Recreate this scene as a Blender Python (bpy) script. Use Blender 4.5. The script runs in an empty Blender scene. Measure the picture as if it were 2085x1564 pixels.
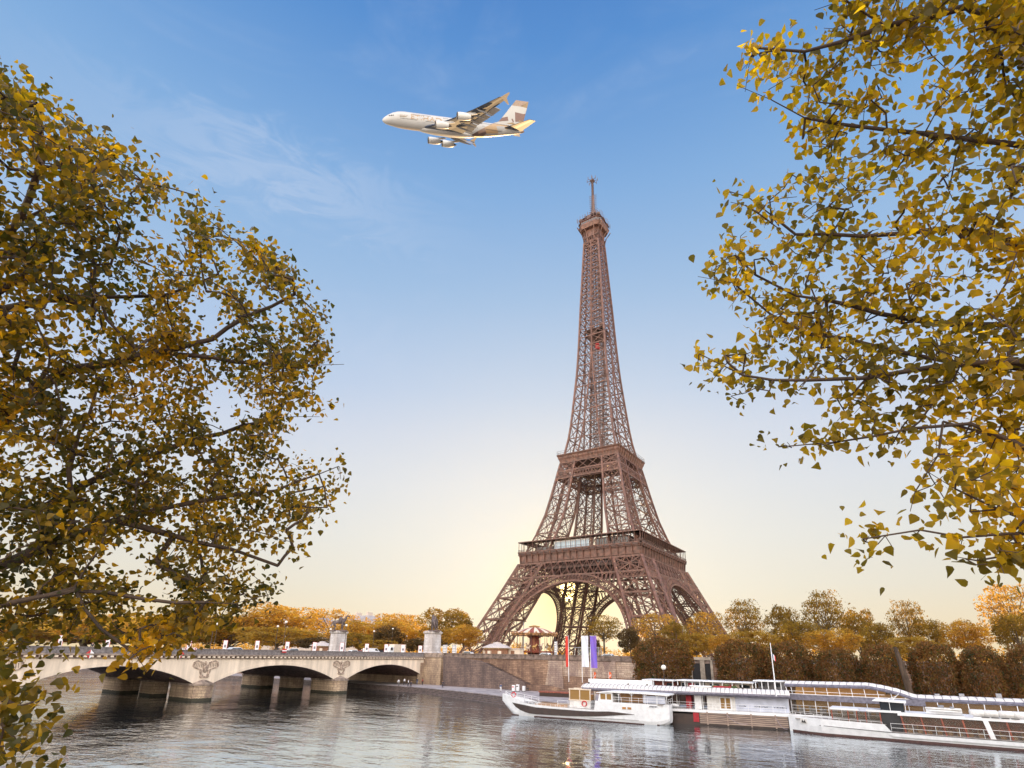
import bpy, math, random
import numpy as np
from mathutils import Vector, Matrix
sc = bpy.context.scene
COL = sc.collection
R_ = math.radians
# ---------------------------------------------------------------- camera
CAM = np.array([132.08456, -290.02724, 5.36032]); YAW, PITCH, ROLL = -.5942, .30539, .01789
FPX, U0, V0 = 1147.4916, 1041.50576, 970.59397          # focal length and principal point, in pixels of a 2085 wide frame
_f = np.array([math.sin(YAW)*math.cos(PITCH), math.cos(YAW)*math.cos(PITCH), math.sin(PITCH)])
_r = np.array([math.cos(YAW), -math.sin(YAW), 0.0]); _u = np.cross(_r, _f)
_r, _u = _r*math.cos(ROLL)+_u*math.sin(ROLL), -_r*math.sin(ROLL)+_u*math.cos(ROLL)
cd = bpy.data.cameras.new('camera'); cam = bpy.data.objects.new('camera', cd); COL.objects.link(cam)
cd.sensor_width = 36; cd.sensor_fit = 'HORIZONTAL'; cd.lens = FPX/2085*36
cd.shift_x = (1042.5-U0)/2085; cd.shift_y = (V0-782)/2085
cd.clip_start = .1; cd.clip_end = 6000
cam.matrix_world = Matrix([[_r[i], _u[i], -_f[i], CAM[i]] for i in range(3)]+[[0, 0, 0, 1]])
sc.camera = cam
# ---------------------------------------------------------------- render settings
sc.render.engine = 'CYCLES'
cy = sc.cycles
cy.max_bounces = 6; cy.diffuse_bounces = 2; cy.glossy_bounces = 3; cy.transmission_bounces = 4
cy.transparent_max_bounces = 8; cy.volume_bounces = 0
cy.use_denoising = True; cy.sample_clamp_indirect = 6; cy.sample_clamp_direct = 0
cy.caustics_reflective = False; cy.caustics_refractive = False
sc.view_settings.view_transform = 'Standard'; sc.view_settings.look = 'None'
sc.view_settings.exposure = 0.0; sc.view_settings.gamma = 1
# ---------------------------------------------------------------- sun and sky
SUN = Vector((-.46799, .87729, .10657)).normalized()      # towards the sun
sun_el = math.asin(SUN.z)
sd = bpy.data.lights.new('sun', 'SUN'); sd.energy = 5.0; sd.angle = R_(.6); sd.color = (1.0, .62, .27)
so = bpy.data.objects.new('sun', sd); COL.objects.link(so)
so.rotation_euler = SUN.to_track_quat('Z', 'Y').to_euler()
W = bpy.data.worlds.new('World'); sc.world = W; W.use_nodes = True
def N(nt, t, **k):
    n = nt.nodes.new(t)
    for a, b in k.items():
        if a == 'ins':
            for i, v in b.items(): n.inputs[i].default_value = v
        else: setattr(n, a, b)
    return n
def ramp(nt, pts, interp='LINEAR'):
    n = nt.nodes.new('ShaderNodeValToRGB'); cr = n.color_ramp; cr.interpolation = interp
    while len(cr.elements) < len(pts): cr.elements.new(.5)
    for e, (p, c) in zip(cr.elements, pts): e.position = p; e.color = (*c, 1) if len(c) == 3 else c
    return n
def S(r, g, b):      # sRGB 0-255 -> linear
    return tuple((c/255/12.92 if c <= 10 else ((c/255+.055)/1.055)**2.4) for c in (r, g, b))
def mth(nt, op, a, b=None, c=None, clamp=False):
    n = nt.nodes.new('ShaderNodeMath'); n.operation = op; n.use_clamp = clamp
    for i, v in enumerate((a, b, c)):
        if v is None: continue
        if hasattr(v, 'links'): nt.links.new(v, n.inputs[i])
        else: n.inputs[i].default_value = v
    return n.outputs[0]
def mixc(nt, fac, a, b, bt='MIX'):
    n = nt.nodes.new('ShaderNodeMix'); n.data_type = 'RGBA'; n.blend_type = bt
    for i, v in ((0, fac), (6, a), (7, b)):
        if hasattr(v, 'links'): nt.links.new(v, n.inputs[i])
        else: n.inputs[i].default_value = (*v, 1) if isinstance(v, tuple) and len(v) == 3 else v
    return n.outputs[2]
def make_world():
    nt = W.node_tree; nt.nodes.clear(); L = nt.links.new
    out = N(nt, 'ShaderNodeOutputWorld'); tc = N(nt, 'ShaderNodeTexCoord')
    sky = N(nt, 'ShaderNodeTexSky', sky_type='NISHITA', sun_disc=False, sun_elevation=sun_el,
            sun_rotation=math.atan2(SUN.x, SUN.y), air_density=1.0, dust_density=1.5, ozone_density=2.0)
    b1 = N(nt, 'ShaderNodeBackground', ins={1: .10}); L(sky.outputs[0], b1.inputs[0])
    sep = N(nt, 'ShaderNodeSeparateXYZ'); L(tc.outputs['Generated'], sep.inputs[0])
    el = mth(nt, 'MULTIPLY', mth(nt, 'ARCSINE', sep.outputs[2]), 2/math.pi)        # 0 horizon .. 1 zenith
    grad = ramp(nt, [(0, S(246, 222, 176)), (.07, S(234, 228, 212)), (.12, S(228, 229, 226)), (.178, S(219, 225, 234)), (.235, S(206, 217, 236)), (.285, S(188, 208, 236)),
                     (.39, S(158, 192, 230)), (.49, S(132, 176, 225)), (.61, S(92, 147, 212)), (.7, S(72, 126, 198)), (1, S(50, 100, 180))])
    L(el, grad.inputs[0])
    # angle to the sun and to the antisolar point
    dot = N(nt, 'ShaderNodeVectorMath', operation='DOT_PRODUCT'); L(tc.outputs['Generated'], dot.inputs[0]); dot.inputs[1].default_value = SUN
    d = dot.outputs['Value']
    glow = mth(nt, 'POWER', mth(nt, 'MAXIMUM', d, 0.0), 14.0)
    col = mixc(nt, mth(nt, 'MULTIPLY', glow, .55), grad.outputs[0], S(254, 249, 232))
    # thin cirrus
    mp = N(nt, 'ShaderNodeMapping'); mp.inputs['Scale'].default_value = (1.0, 1.0, 3.2); mp.inputs['Rotation'].default_value = (.25, .5, .2)
    L(tc.outputs['Generated'], mp.inputs[0])
    nz = N(nt, 'ShaderNodeTexNoise', ins={'Scale': 2.1, 'Detail': 7.0, 'Roughness': .55, 'Distortion': 1.3}); L(mp.outputs[0], nz.inputs[0])
    cr = ramp(nt, [(.54, (0, 0, 0)), (.74, (1, 1, 1))]); L(nz.outputs[0], cr.inputs[0])
    nz2 = N(nt, 'ShaderNodeTexNoise', ins={'Scale': 9.0, 'Detail': 6.0, 'Roughness': .6, 'Distortion': 2.0}); L(mp.outputs[0], nz2.inputs[0])
    cr2 = ramp(nt, [(.42, (0, 0, 0)), (.75, (1, 1, 1))]); L(nz2.outputs[0], cr2.inputs[0])
    cl = mth(nt, 'MULTIPLY', mth(nt, 'MULTIPLY', cr.outputs[0], mth(nt, 'ADD', mth(nt, 'MULTIPLY', cr2.outputs[0], .7), .3)), .2)
    # one brighter wisp where the photograph has it
    WD = Vector(tuple(wisp)).normalized()
    dv = N(nt, 'ShaderNodeVectorMath', operation='SUBTRACT'); L(tc.outputs['Generated'], dv.inputs[0]); dv.inputs[1].default_value = WD
    side = WD.cross(Vector((0, 0, 1))).normalized(); upv = side.cross(WD).normalized()
    def dt(vec, v):
        n = N(nt, 'ShaderNodeVectorMath', operation='DOT_PRODUCT'); L(v, n.inputs[0]); n.inputs[1].default_value = vec; return n.outputs['Value']
    a = mth(nt, 'POWER', mth(nt, 'ABSOLUTE', mth(nt, 'DIVIDE', dt(side, dv.outputs[0]), .2)), 2)
    b = mth(nt, 'POWER', mth(nt, 'ABSOLUTE', mth(nt, 'DIVIDE', mth(nt, 'ADD', dt(upv, dv.outputs[0]), mth(nt, 'MULTIPLY', mth(nt, 'SUBTRACT', nz2.outputs[0], .5), .2)), .04)), 2)
    wz = mth(nt, 'MULTIPLY', mth(nt, 'POWER', 2.718, mth(nt, 'MULTIPLY', mth(nt, 'ADD', a, b), -1.0)), .26)
    col = mixc(nt, mth(nt, 'ADD', cl, wz, clamp=True), col, S(226, 232, 246))
    # unseen sky behind the camera, boosted as added fill for the near faces
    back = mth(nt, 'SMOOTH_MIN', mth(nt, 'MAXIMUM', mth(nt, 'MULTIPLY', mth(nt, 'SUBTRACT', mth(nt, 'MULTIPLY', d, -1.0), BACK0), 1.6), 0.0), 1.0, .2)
    bs = mth(nt, 'ADD', mth(nt, 'MULTIPLY', back, BACK_FILL), SKYB)
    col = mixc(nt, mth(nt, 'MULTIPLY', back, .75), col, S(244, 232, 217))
    # sun disc
    disc = mth(nt, 'MULTIPLY', mth(nt, 'SMOOTH_MAX', mth(nt, 'MULTIPLY', mth(nt, 'SUBTRACT', d, math.cos(R_(1.1))), 1.5/(1-math.cos(R_(1.1)))), 0.0, .05), 1.0, clamp=True)
    col = mixc(nt, disc, col, (1.0, .74, .28))
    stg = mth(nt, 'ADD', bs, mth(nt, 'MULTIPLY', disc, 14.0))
    aur = mth(nt, 'POWER', mth(nt, 'MAXIMUM', d, 0.0), 260.0); stg = mth(nt, 'ADD', stg, mth(nt, 'MULTIPLY', aur, .25))
    col = mixc(nt, mth(nt, 'MULTIPLY', aur, .85), col, (1.0, .74, .28))
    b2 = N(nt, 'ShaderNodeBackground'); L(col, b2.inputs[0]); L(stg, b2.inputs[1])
    mx = N(nt, 'ShaderNodeMixShader', ins={0: .97}); L(b1.outputs[0], mx.inputs[1]); L(b2.outputs[0], mx.inputs[2])
    L(mx.outputs[0], out.inputs[0])
    W.cycles.sampling_method = 'MANUAL'; W.cycles.sample_map_resolution = 2048
SKYB, BACK_FILL, BACK0 = 1.0, 3.1, -.3
# ---------------------------------------------------------------- pixel helper: where a line of sight meets a plane
def ray(px, py):
    return _r*(px-U0)/FPX-_u*(py-V0)/FPX+_f
def P(px, py, x=None, y=None, z=None, d=None, line=None):
    v = ray(px, py)
    if x is not None: t = (x-CAM[0])/v[0]
    elif y is not None: t = (y-CAM[1])/v[1]
    elif z is not None: t = (z-CAM[2])/v[2]
    elif line is not None:
        A, B = np.array(line[0], float), np.array(line[1], float); e = B-A; n = np.array([-e[1], e[0]])
        t = ((A-CAM[:2])@n)/(v[:2]@n)
    else: t = d/np.linalg.norm(v)
    return Vector(CAM+t*v)
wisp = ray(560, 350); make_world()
# ---------------------------------------------------------------- object helpers
def tag(o, label=None, cat=None, group=None, kind=None):
    if label: o['label'] = label
    if cat: o['category'] = cat
    if group: o['group'] = group
    if kind: o['kind'] = kind
    return o
def empty(name, loc, rz=0, label=None, cat=None, group=None):
    o = bpy.data.objects.new(name, None); COL.objects.link(o); o.location = loc; o.rotation_euler = (0, 0, rz); o.empty_display_size = .3
    return tag(o, label, cat, group)
def copy_tree(o, parent=None, loc=None, rz=None):
    c = o.copy(); COL.objects.link(c)
    if parent is not None: c.parent = parent
    if loc is not None: c.location = loc
    if rz is not None: c.rotation_euler = (0, 0, rz)
    for ch in list(o.children): copy_tree(ch, c)
    return c
class MB:
    def __init__(s): s.v = []; s.f = []; s.mi = []; s.cur = 0
    def add(s, vs, fs):
        b = len(s.v); s.v += [tuple(x) for x in vs]
        for f in fs: s.f.append(tuple(b+i for i in f)); s.mi.append(s.cur)
    def box(s, c, d, rz=0):
        x, y, z = d[0]/2, d[1]/2, d[2]/2; ca, sa = math.cos(rz), math.sin(rz)
        vs = [(c[0]+a*x*ca-b*y*sa, c[1]+a*x*sa+b*y*ca, c[2]+e*z) for e in (-1, 1) for a, b in ((-1, -1), (1, -1), (1, 1), (-1, 1))]
        s.add(vs, [(3, 2, 1, 0), (4, 5, 6, 7), (0, 1, 5, 4), (1, 2, 6, 5), (2, 3, 7, 6), (3, 0, 4, 7)]); return s
    def bb(s, x0, x1, y0, y1, z0, z1): return s.box(((x0+x1)/2, (y0+y1)/2, (z0+z1)/2), (abs(x1-x0), abs(y1-y0), abs(z1-z0)))
    def bar(s, a, b, w=.3, h=None, up=None):
        a = np.array(a, float); b = np.array(b, float); d = b-a; n = np.linalg.norm(d)
        if n < 1e-6: return s
        d /= n; u = np.array(up if up is not None else ((0, 0, 1) if abs(d[2]) < .9 else (0, 1, 0)), float)
        sd_ = np.cross(d, u); sd_ /= np.linalg.norm(sd_); u = np.cross(sd_, d); h = h or w
        vs = [p+sd_*i*w/2+u*j*h/2 for p in (a, b) for i, j in ((-1, -1), (1, -1), (1, 1), (-1, 1))]
        s.add(vs, [(0, 1, 2, 3), (7, 6, 5, 4), (4, 5, 1, 0), (5, 6, 2, 1), (6, 7, 3, 2), (7, 4, 0, 3)]); return s
    def tube(s, pts, r, n=6, cap=True):
        pts = [np.array(p, float) for p in pts]; rr = r if hasattr(r, '__len__') else [r]*len(pts); vs = []; u0 = None
        for i, p in enumerate(pts):
            d = pts[min(i+1, len(pts)-1)]-pts[max(i-1, 0)]; d = d/(np.linalg.norm(d)+1e-9)
            if u0 is None: u0 = np.cross(d, (0, 0, 1) if abs(d[2]) < .9 else (0, 1, 0))
            a = u0-d*(u0@d); a /= np.linalg.norm(a)+1e-9; b = np.cross(d, a); u0 = a
            vs += [p+rr[i]*(a*math.cos(2*math.pi*k/n)+b*math.sin(2*math.pi*k/n)) for k in range(n)]
        fs = [(i*n+k, i*n+(k+1) % n, (i+1)*n+(k+1) % n, (i+1)*n+k) for i in range(len(pts)-1) for k in range(n)]
        if cap: fs += [tuple(range(n))[::-1], tuple((len(pts)-1)*n+k for k in range(n))]
        s.add(vs, fs); return s
    def lathe(s, prof, c=(0, 0, 0), n=16, a0=0):
        vs = [(c[0]+r*math.cos(a0+2*math.pi*k/n), c[1]+r*math.sin(a0+2*math.pi*k/n), c[2]+z) for r, z in prof for k in range(n)]
        fs = [(i*n+k, i*n+(k+1) % n, (i+1)*n+(k+1) % n, (i+1)*n+k) for i in range(len(prof)-1) for k in range(n)]
        s.add(vs, fs+[tuple(range(n))[::-1], tuple((len(prof)-1)*n+k for k in range(n))]); return s
    def prism(s, poly, fn, t0, t1):
        """poly: 2D points; fn(a, b, t) -> 3D"""
        n = len(poly); vs = [fn(a, b, t) for t in (t0, t1) for a, b in poly]
        s.add(vs, [tuple(range(n))[::-1], tuple(range(n, 2*n))]+[(i, (i+1) % n, n+(i+1) % n, n+i) for i in range(n)]); return s
    def ell(s, c, r, n=8, m=6, M=None):
        vs = []
        for j in range(m+1):
            t = math.pi*j/m
            for k in range(n):
                p = Vector((r[0]*math.sin(t)*math.cos(2*math.pi*k/n), r[1]*math.sin(t)*math.sin(2*math.pi*k/n), r[2]*math.cos(t)))
                if M is not None: p = M @ p
                vs.append((c[0]+p.x, c[1]+p.y, c[2]+p.z))
        s.add(vs, [(j*n+k, j*n+(k+1) % n, (j+1)*n+(k+1) % n, (j+1)*n+k) for j in range(m) for k in range(n)]); return s
    def build(s, name, mats, parent=None, smooth=False, loc=None):
        me = bpy.data.meshes.new(name); me.from_pydata(s.v, [], s.f)
        mats = mats if isinstance(mats, (list, tuple)) else [mats]
        for m in mats: me.materials.append(m)
        if len(mats) > 1: me.polygons.foreach_set('material_index', s.mi)
        if smooth: me.polygons.foreach_set('use_smooth', [True]*len(s.f))
        me.update(); o = bpy.data.objects.new(name, me); COL.objects.link(o)
        if parent is not None: o.parent = parent
        if loc is not None: o.location = loc
        return o
# ---------------------------------------------------------------- materials
def new_mat(name):
    m = bpy.data.materials.new(name); m.use_nodes = True; nt = m.node_tree
    return m, nt, nt.nodes['Principled BSDF']
def mat(name, col, rough=.6, var=.15, scale=2.0, metal=0.0, bump=0.0, bscale=None, spec=.5, col2=None, island=0.0, stretch=None):
    m, nt, p = new_mat(name); L = nt.links.new
    tc = N(nt, 'ShaderNodeTexCoord'); src = tc.outputs['Object']
    if stretch:
        mp = N(nt, 'ShaderNodeMapping'); mp.inputs['Scale'].default_value = stretch; L(src, mp.inputs[0]); src = mp.outputs[0]
    nz = N(nt, 'ShaderNodeTexNoise', ins={'Scale': scale, 'Detail': 6.0, 'Roughness': .62}); L(src, nz.inputs[0])
    c2 = col2 or tuple(max(0, c*(1-var*2.2)) for c in col); c1 = tuple(min(1, c*(1+var)) for c in col)
    cr = ramp(nt, [(.32, c2), (.66, c1)]); L(nz.outputs[0], cr.inputs[0]); c = cr.outputs[0]
    if island:
        g = N(nt, 'ShaderNodeNewGeometry'); v = mth(nt, 'ADD', mth(nt, 'MULTIPLY', g.outputs['Random Per Island'], island), 1-island/2)
        cmb = N(nt, 'ShaderNodeCombineColor'); [L(v, cmb.inputs[i]) for i in range(3)]
        c = mixc(nt, 1.0, c, cmb.outputs[0], 'MULTIPLY')
    L(c, p.inputs['Base Color']); p.inputs['Roughness'].default_value = rough; p.inputs['Metallic'].default_value = metal
    p.inputs['Specular IOR Level'].default_value = spec
    if bump:
        nb = N(nt, 'ShaderNodeTexNoise', ins={'Scale': bscale or scale*5, 'Detail': 4.0}); L(src, nb.inputs[0])
        b = N(nt, 'ShaderNodeBump', ins={'Strength': bump, 'Distance': .05}); L(nb.outputs[0], b.inputs['Height']); L(b.outputs[0], p.inputs['Normal'])
    return m
def stone_wall(name, c1, c2, bw, bh, stain, axis='y', mortar=.02, stainscale=.35, wl=False):
    m, nt, p = new_mat(name); L = nt.links.new
    tc = N(nt, 'ShaderNodeTexCoord'); sp = N(nt, 'ShaderNodeSeparateXYZ'); L(tc.outputs['Object'], sp.inputs[0])
    cb = N(nt, 'ShaderNodeCombineXYZ')
    L(sp.outputs[0 if axis == 'y' else 1], cb.inputs[0]); L(sp.outputs[2], cb.inputs[1])
    bk = N(nt, 'ShaderNodeTexBrick', ins={'Scale': 1.0, 'Mortar Size': mortar, 'Brick Width': bw, 'Row Height': bh, 'Bias': -.2,
            'Color1': (*c1, 1), 'Color2': (*c2, 1), 'Mortar': (*[x*.45 for x in c2], 1)}); L(cb.outputs[0], bk.inputs[0])
    mp = N(nt, 'ShaderNodeMapping'); mp.inputs['Scale'].default_value = (1, 1, .3); L(tc.outputs['Object'], mp.inputs[0])
    n1 = N(nt, 'ShaderNodeTexNoise', ins={'Scale': stainscale, 'Detail': 8.0, 'Roughness': .65}); L(mp.outputs[0], n1.inputs[0])
    r1 = ramp(nt, [(.42, (0, 0, 0)), (.62, (1, 1, 1))]); L(n1.outputs[0], r1.inputs[0])
    c = mixc(nt, mth(nt, 'MULTIPLY', r1.outputs[0], .8), bk.outputs[0], stain)
    n2 = N(nt, 'ShaderNodeTexNoise', ins={'Scale': 4.0, 'Detail': 6.0}); L(tc.outputs['Object'], n2.inputs[0])
    r2 = ramp(nt, [(.3, (.7, .7, .7)), (.7, (1.1, 1.1, 1.1))]); L(n2.outputs[0], r2.inputs[0])
    c = mixc(nt, 1.0, c, r2.outputs[0], 'MULTIPLY')
    if wl:      # damp weedy band just above the water line
        w_ = mth(nt, 'ADD', sp.outputs[2], mth(nt, 'MULTIPLY', n2.outputs[0], -.5)); c = mixc(nt, mth(nt, 'LESS_THAN', w_, -3.85), c, (.045, .04, .025))
    L(c, p.inputs['Base Color']); p.inputs['Roughness'].default_value = .85
    b = N(nt, 'ShaderNodeBump', ins={'Strength': .5, 'Distance': .04}); L(bk.outputs['Fac'], b.inputs['Height']); b.invert = True
    L(b.outputs[0], p.inputs['Normal']); return m
M = {}
M['iron'] = mat('iron_paint', (.155, .07, .048), .5, .3, .6)
M['iron_dark'] = mat('iron_dark', (.12, .07, .058), .6, .2, .8)
M['iron_light'] = mat('iron_light', (.32, .2, .16), .5, .18, .8)
M['bridge'] = mat('bridge_limestone', (.8, .67, .54), .85, .13, .6, bump=.25, bscale=3, stretch=(1, 1, .12))
M['cornice'] = mat('weathered_limestone', (.34, .26, .21), .9, .3, .9, bump=.3)
M['parapet'] = mat('granite_parapet', (.21, .185, .185), .9, .25, 3.0, bump=.2)
M['parapet_brown'] = mat('stained_parapet', (.2, .145, .12), .9, .3, 1.0, bump=.2)
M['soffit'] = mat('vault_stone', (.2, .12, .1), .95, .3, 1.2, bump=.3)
M['pier'] = stone_wall('pier_blocks', (.62, .46, .31), (.46, .33, .22), 1.3, .55, (.25, .17, .13), 'x', .03, .5, wl=True)
M['pier_y'] = stone_wall('pier_blocks_side', (.44, .36, .28), (.33, .27, .22), 1.3, .55, (.14, .1, .09), 'y', .02, .5)
M['quay'] = stone_wall('quay_ashlar', (.40, .25, .165), (.25, .145, .1), 1.25, .42, (.085, .045, .038), 'y', .03, .3)
M['quay_light'] = stone_wall('quay_ashlar_clean', (.56, .43, .33), (.4, .28, .21), 1.4, .45, (.2, .13, .12), 'y', .03, .35)
M['quay_dark'] = stone_wall('quay_ashlar_dark', (.25, .17, .14), (.16, .11, .095), 1.25, .42, (.07, .05, .05), 'y', .03, .3)
M['cobble'] = mat('cobbles', (.38, .33, .33), .8, .25, 1.2, bump=.5, bscale=8, stretch=(.4, 1, 1))
M['medallion'] = mat('carved_limestone', (.45, .34, .27), .9, .3, 2.0)
M['steps'] = mat('wet_steps', (.13, .095, .085), .7, .3, 1.5, bump=.3)
M['asphalt'] = mat('asphalt', (.06, .058, .06), .85, .2, 2.0)
M['gravel'] = mat('pale_gravel', (.3, .24, .18), .95, .2, 2.0)
M['grass'] = mat('grass', (.07, .09, .03), .95, .4, .6)
M['white'] = mat('white_paint', (.82, .82, .84), .4, .05, 3.0)
M['offwhite'] = mat('off_white', (.7, .68, .66), .5, .1, 2.0)
M['red'] = mat('red_paint', (.55, .03, .03), .5, .1, 3.0)
M['black'] = mat('black_paint', (.02, .018, .02), .5, .2, 3.0)
M['grey'] = mat('grey_metal', (.3, .3, .33), .45, .15, 3.0)
M['concrete'] = mat('masonry_base', (.4, .33, .26), .9, .2, 1.0)
def glass_mat(name, col=(.08, .1, .12), rough=.05, alpha=.45):
    m, nt, p = new_mat(name); p.inputs['Base Color'].default_value = (*col, 1); p.inputs['Roughness'].default_value = rough
    p.inputs['Alpha'].default_value = alpha; p.inputs['Specular IOR Level'].default_value = .8; return m
M['glass'] = glass_mat('window_glass'); M['glass_dark'] = glass_mat('dark_window', (.03, .035, .04), .06, 1.0)
M['glass_blue'] = glass_mat('pavilion_glass', (.45, .6, .72), .08, .9)
# ---------------------------------------------------------------- water
def water_mat():
    m, nt, p = new_mat('river_water'); L = nt.links.new
    p.inputs['Base Color'].default_value = (.012, .02, .022, 1); p.inputs['Roughness'].default_value = .06; p.inputs['IOR'].default_value = 1.33
    tc = N(nt, 'ShaderNodeTexCoord')
    mp = N(nt, 'ShaderNodeMapping'); mp.inputs['Rotation'].default_value = (0, 0, R_(-34)); mp.inputs['Scale'].default_value = (.6, 1.1, 1); L(tc.outputs['Object'], mp.inputs[0])
    hs = None
    for sc_, wgt, det in ((.10, .34, 2.0), (.34, .5, 3.0), (1.1, .2, 3.0)):
        n = N(nt, 'ShaderNodeTexNoise', ins={'Scale': sc_, 'Detail': det, 'Roughness': .55, 'Distortion': .6}); L(mp.outputs[0], n.inputs[0])
        h = mth(nt, 'MULTIPLY', n.outputs[0], wgt); hs = h if hs is None else mth(nt, 'ADD', hs, h)
    lo = N(nt, 'ShaderNodeTexNoise', ins={'Scale': .022, 'Detail': 2.0, 'Distortion': 1.5}); L(tc.outputs['Object'], lo.inputs[0]); lr = ramp(nt, [(.38, (.45, .45, .45)), (.6, (1, 1, 1))]); L(lo.outputs[0], lr.inputs[0]); hs = mth(nt, 'MULTIPLY', hs, lr.outputs[0])
    b = N(nt, 'ShaderNodeBump', ins={'Strength': 1.0, 'Distance': WAVE}); L(hs, b.inputs['Height']); L(b.outputs[0], p.inputs['Normal'])
    gl = N(nt, 'ShaderNodeBsdfGlossy', ins={'Roughness': .03}); gl.inputs['Color'].default_value = (.86, .93, 1.0, 1); L(b.outputs[0], gl.inputs['Normal'])
    mx = N(nt, 'ShaderNodeMixShader', ins={0: .68}); L(p.outputs[0], mx.inputs[1]); L(gl.outputs[0], mx.inputs[2]); L(mx.outputs[0], nt.nodes['Material Output'].inputs[0])
    return m
WAVE = .34
WZ = -4.13
M['water'] = water_mat()
def sheet(name, pts, z, m, label=None):
    s = MB(); s.add([(x, y, z) for x, y in pts], [tuple(range(len(pts)))]); o = s.build(name, m); tag(o, kind='structure'); return o
sheet('water', [(-650, -430), (650, -430), (650, -120), (-650, -120)], WZ, M['water'])
# ================================================================ TOWER
TZ = [0, 15.5, 25.4, 36.7, 51.4, 57.6, 66, 72, 78, 94, 110.8, 121, 137, 156, 171, 187, 200, 219, 237, 245, 265, 270, 330]
TW = [58.3, 51, 46.3, 41.2, 34.8, 32.2, 28.6, 26.7, 24.6, 21.1, 17.9, 14.9, 12.9, 11.2, 9.9, 9.0, 8.4, 7.6, 6.7, 6.3, 5.3, 5.1, 5]
def tw(z): return float(np.interp(z, TZ, TW))
def ti(z): return tw(z)-float(np.interp(z, [0, 57.6, 66, 110, 121, 188], [16, 14.5, 13, 9.5, 8.3, 9.1])) if z < 188 else 0.0
tower = empty('lattice_tower', (0, 0, 0), 0, 'tall brown wrought iron lattice tower with three platforms and four splayed arched legs', 'tower')
def leg_section(mb, sx, sy, zs, rw, xw, sec):
    def c(a, b, z):
        wa = tw(z) if a else ti(z); wb = tw(z) if b else ti(z); return (sx*wa, sy*wb, z)
    order = [(1, 1), (1, 0), (0, 0), (0, 1)]
    for z0, z1 in zip(zs[:-1], zs[1:]):
        for a, b in order: mb.bar(c(a, b, z0), c(a, b, z1+.15), rw*(1.1 if a+b else .9), rw)
        for k in range(4):
            A, B = order[k], order[(k+1) % 4]; zm = (z0+z1)/2
            p00, p10, p01, p11 = map(np.array, (c(*A, z0), c(*B, z0), c(*A, z1), c(*B, z1)))
            mb.bar(p01, p11, xw*1.1, xw*1.6); mb.bar(p00, p11, xw); mb.bar(p10, p01, xw)
            ctr = (p00+p10+p01+p11)/4
            mb.box(ctr, (xw*2.2, xw*2.2, xw*2.2))
            if sec:
                ma, mbb = np.array(c(*A, zm)), np.array(c(*B, zm))
                mb.bar(ma, mbb, sec)
                for q0, q1 in ((p00, p10), (p01, p11)):
                    mq = (q0+q1)/2; mb.bar(ma, mq, sec); mb.bar(mbb, mq, sec)
                mb.bar((p00+p10)/2, (p01+p11)/2, sec)
                # fine lacing beside every rafter
                for E0, E1, F0, F1 in ((p00, p01, p10, p11), (p10, p11, p00, p01)):
                    n = 6
                    for j in range(n):
                        t0, t1 = j/n, (j+1)/n
                        a0 = E0+(E1-E0)*t0; a1 = E0+(E1-E0)*t1; b1 = a1+(F0+(F1-F0)*t1-a1)*.14; b0 = a0+(F0+(F1-F0)*t0-a0)*.14
                        mb.bar(a0, b1, sec*.45); mb.bar(b0, b1, sec*.6)
for sx in (-1, 1):
    for sy in (-1, 1):
        mb = MB()
        leg_section(mb, sx, sy, [0.5, 11, 22.5, 33.5, 43.7, 51.5], 1.25, .5, .26)
        # lift track inside the leg
        for o_ in (-1.6, 1.6):
            mb.bar((sx*(50+o_), sy*(50-o_), 3), (sx*(26+o_), sy*(26-o_), 54), .7)
        for k in range(30):
            t = k/29; z = 3+51*t; r = 50-24*t; mb.bar((sx*(r-1.8), sy*(r+1.8), z), (sx*(r+1.8), sy*(r-1.8), z), .22)
        mb.build('pillar', M['iron'], tower)
        mb = MB()
        leg_section(mb, sx, sy, [58.5, 69, 80, 91, 101.6, 106, 111.3], .95, .38, .2)
        for k in range(26):
            t = k/25; z = 60+50*t; r = 24-10*t; mb.bar((sx*(r-1.5), sy*(r+1.5), z), (sx*(r+1.5), sy*(r-1.5), z+1.4), .3)
        for o_ in (-1.5, 1.5): mb.bar((sx*(24+o_), sy*(24-o_), 60), (sx*(14+o_), sy*(14-o_), 110), .5)
        mb.build('upper_pillar', M['iron'], tower)
        for a in (tw(0)-1.2, ti(0)+1.2):
            for b in (tw(0)-1.2, ti(0)+1.2):
                mb = MB(); c = (sx*a, sy*b); mb.prism([(-3.4, -3.4), (3.4, -3.4), (3.4, 3.4), (-3.4, 3.4)], lambda u, v, t: (c[0]+u*(1-.25*t), c[1]+v*(1-.25*t), -1+t*3), 0, 1); mb.build('masonry_base', M['concrete'], tower)
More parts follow.
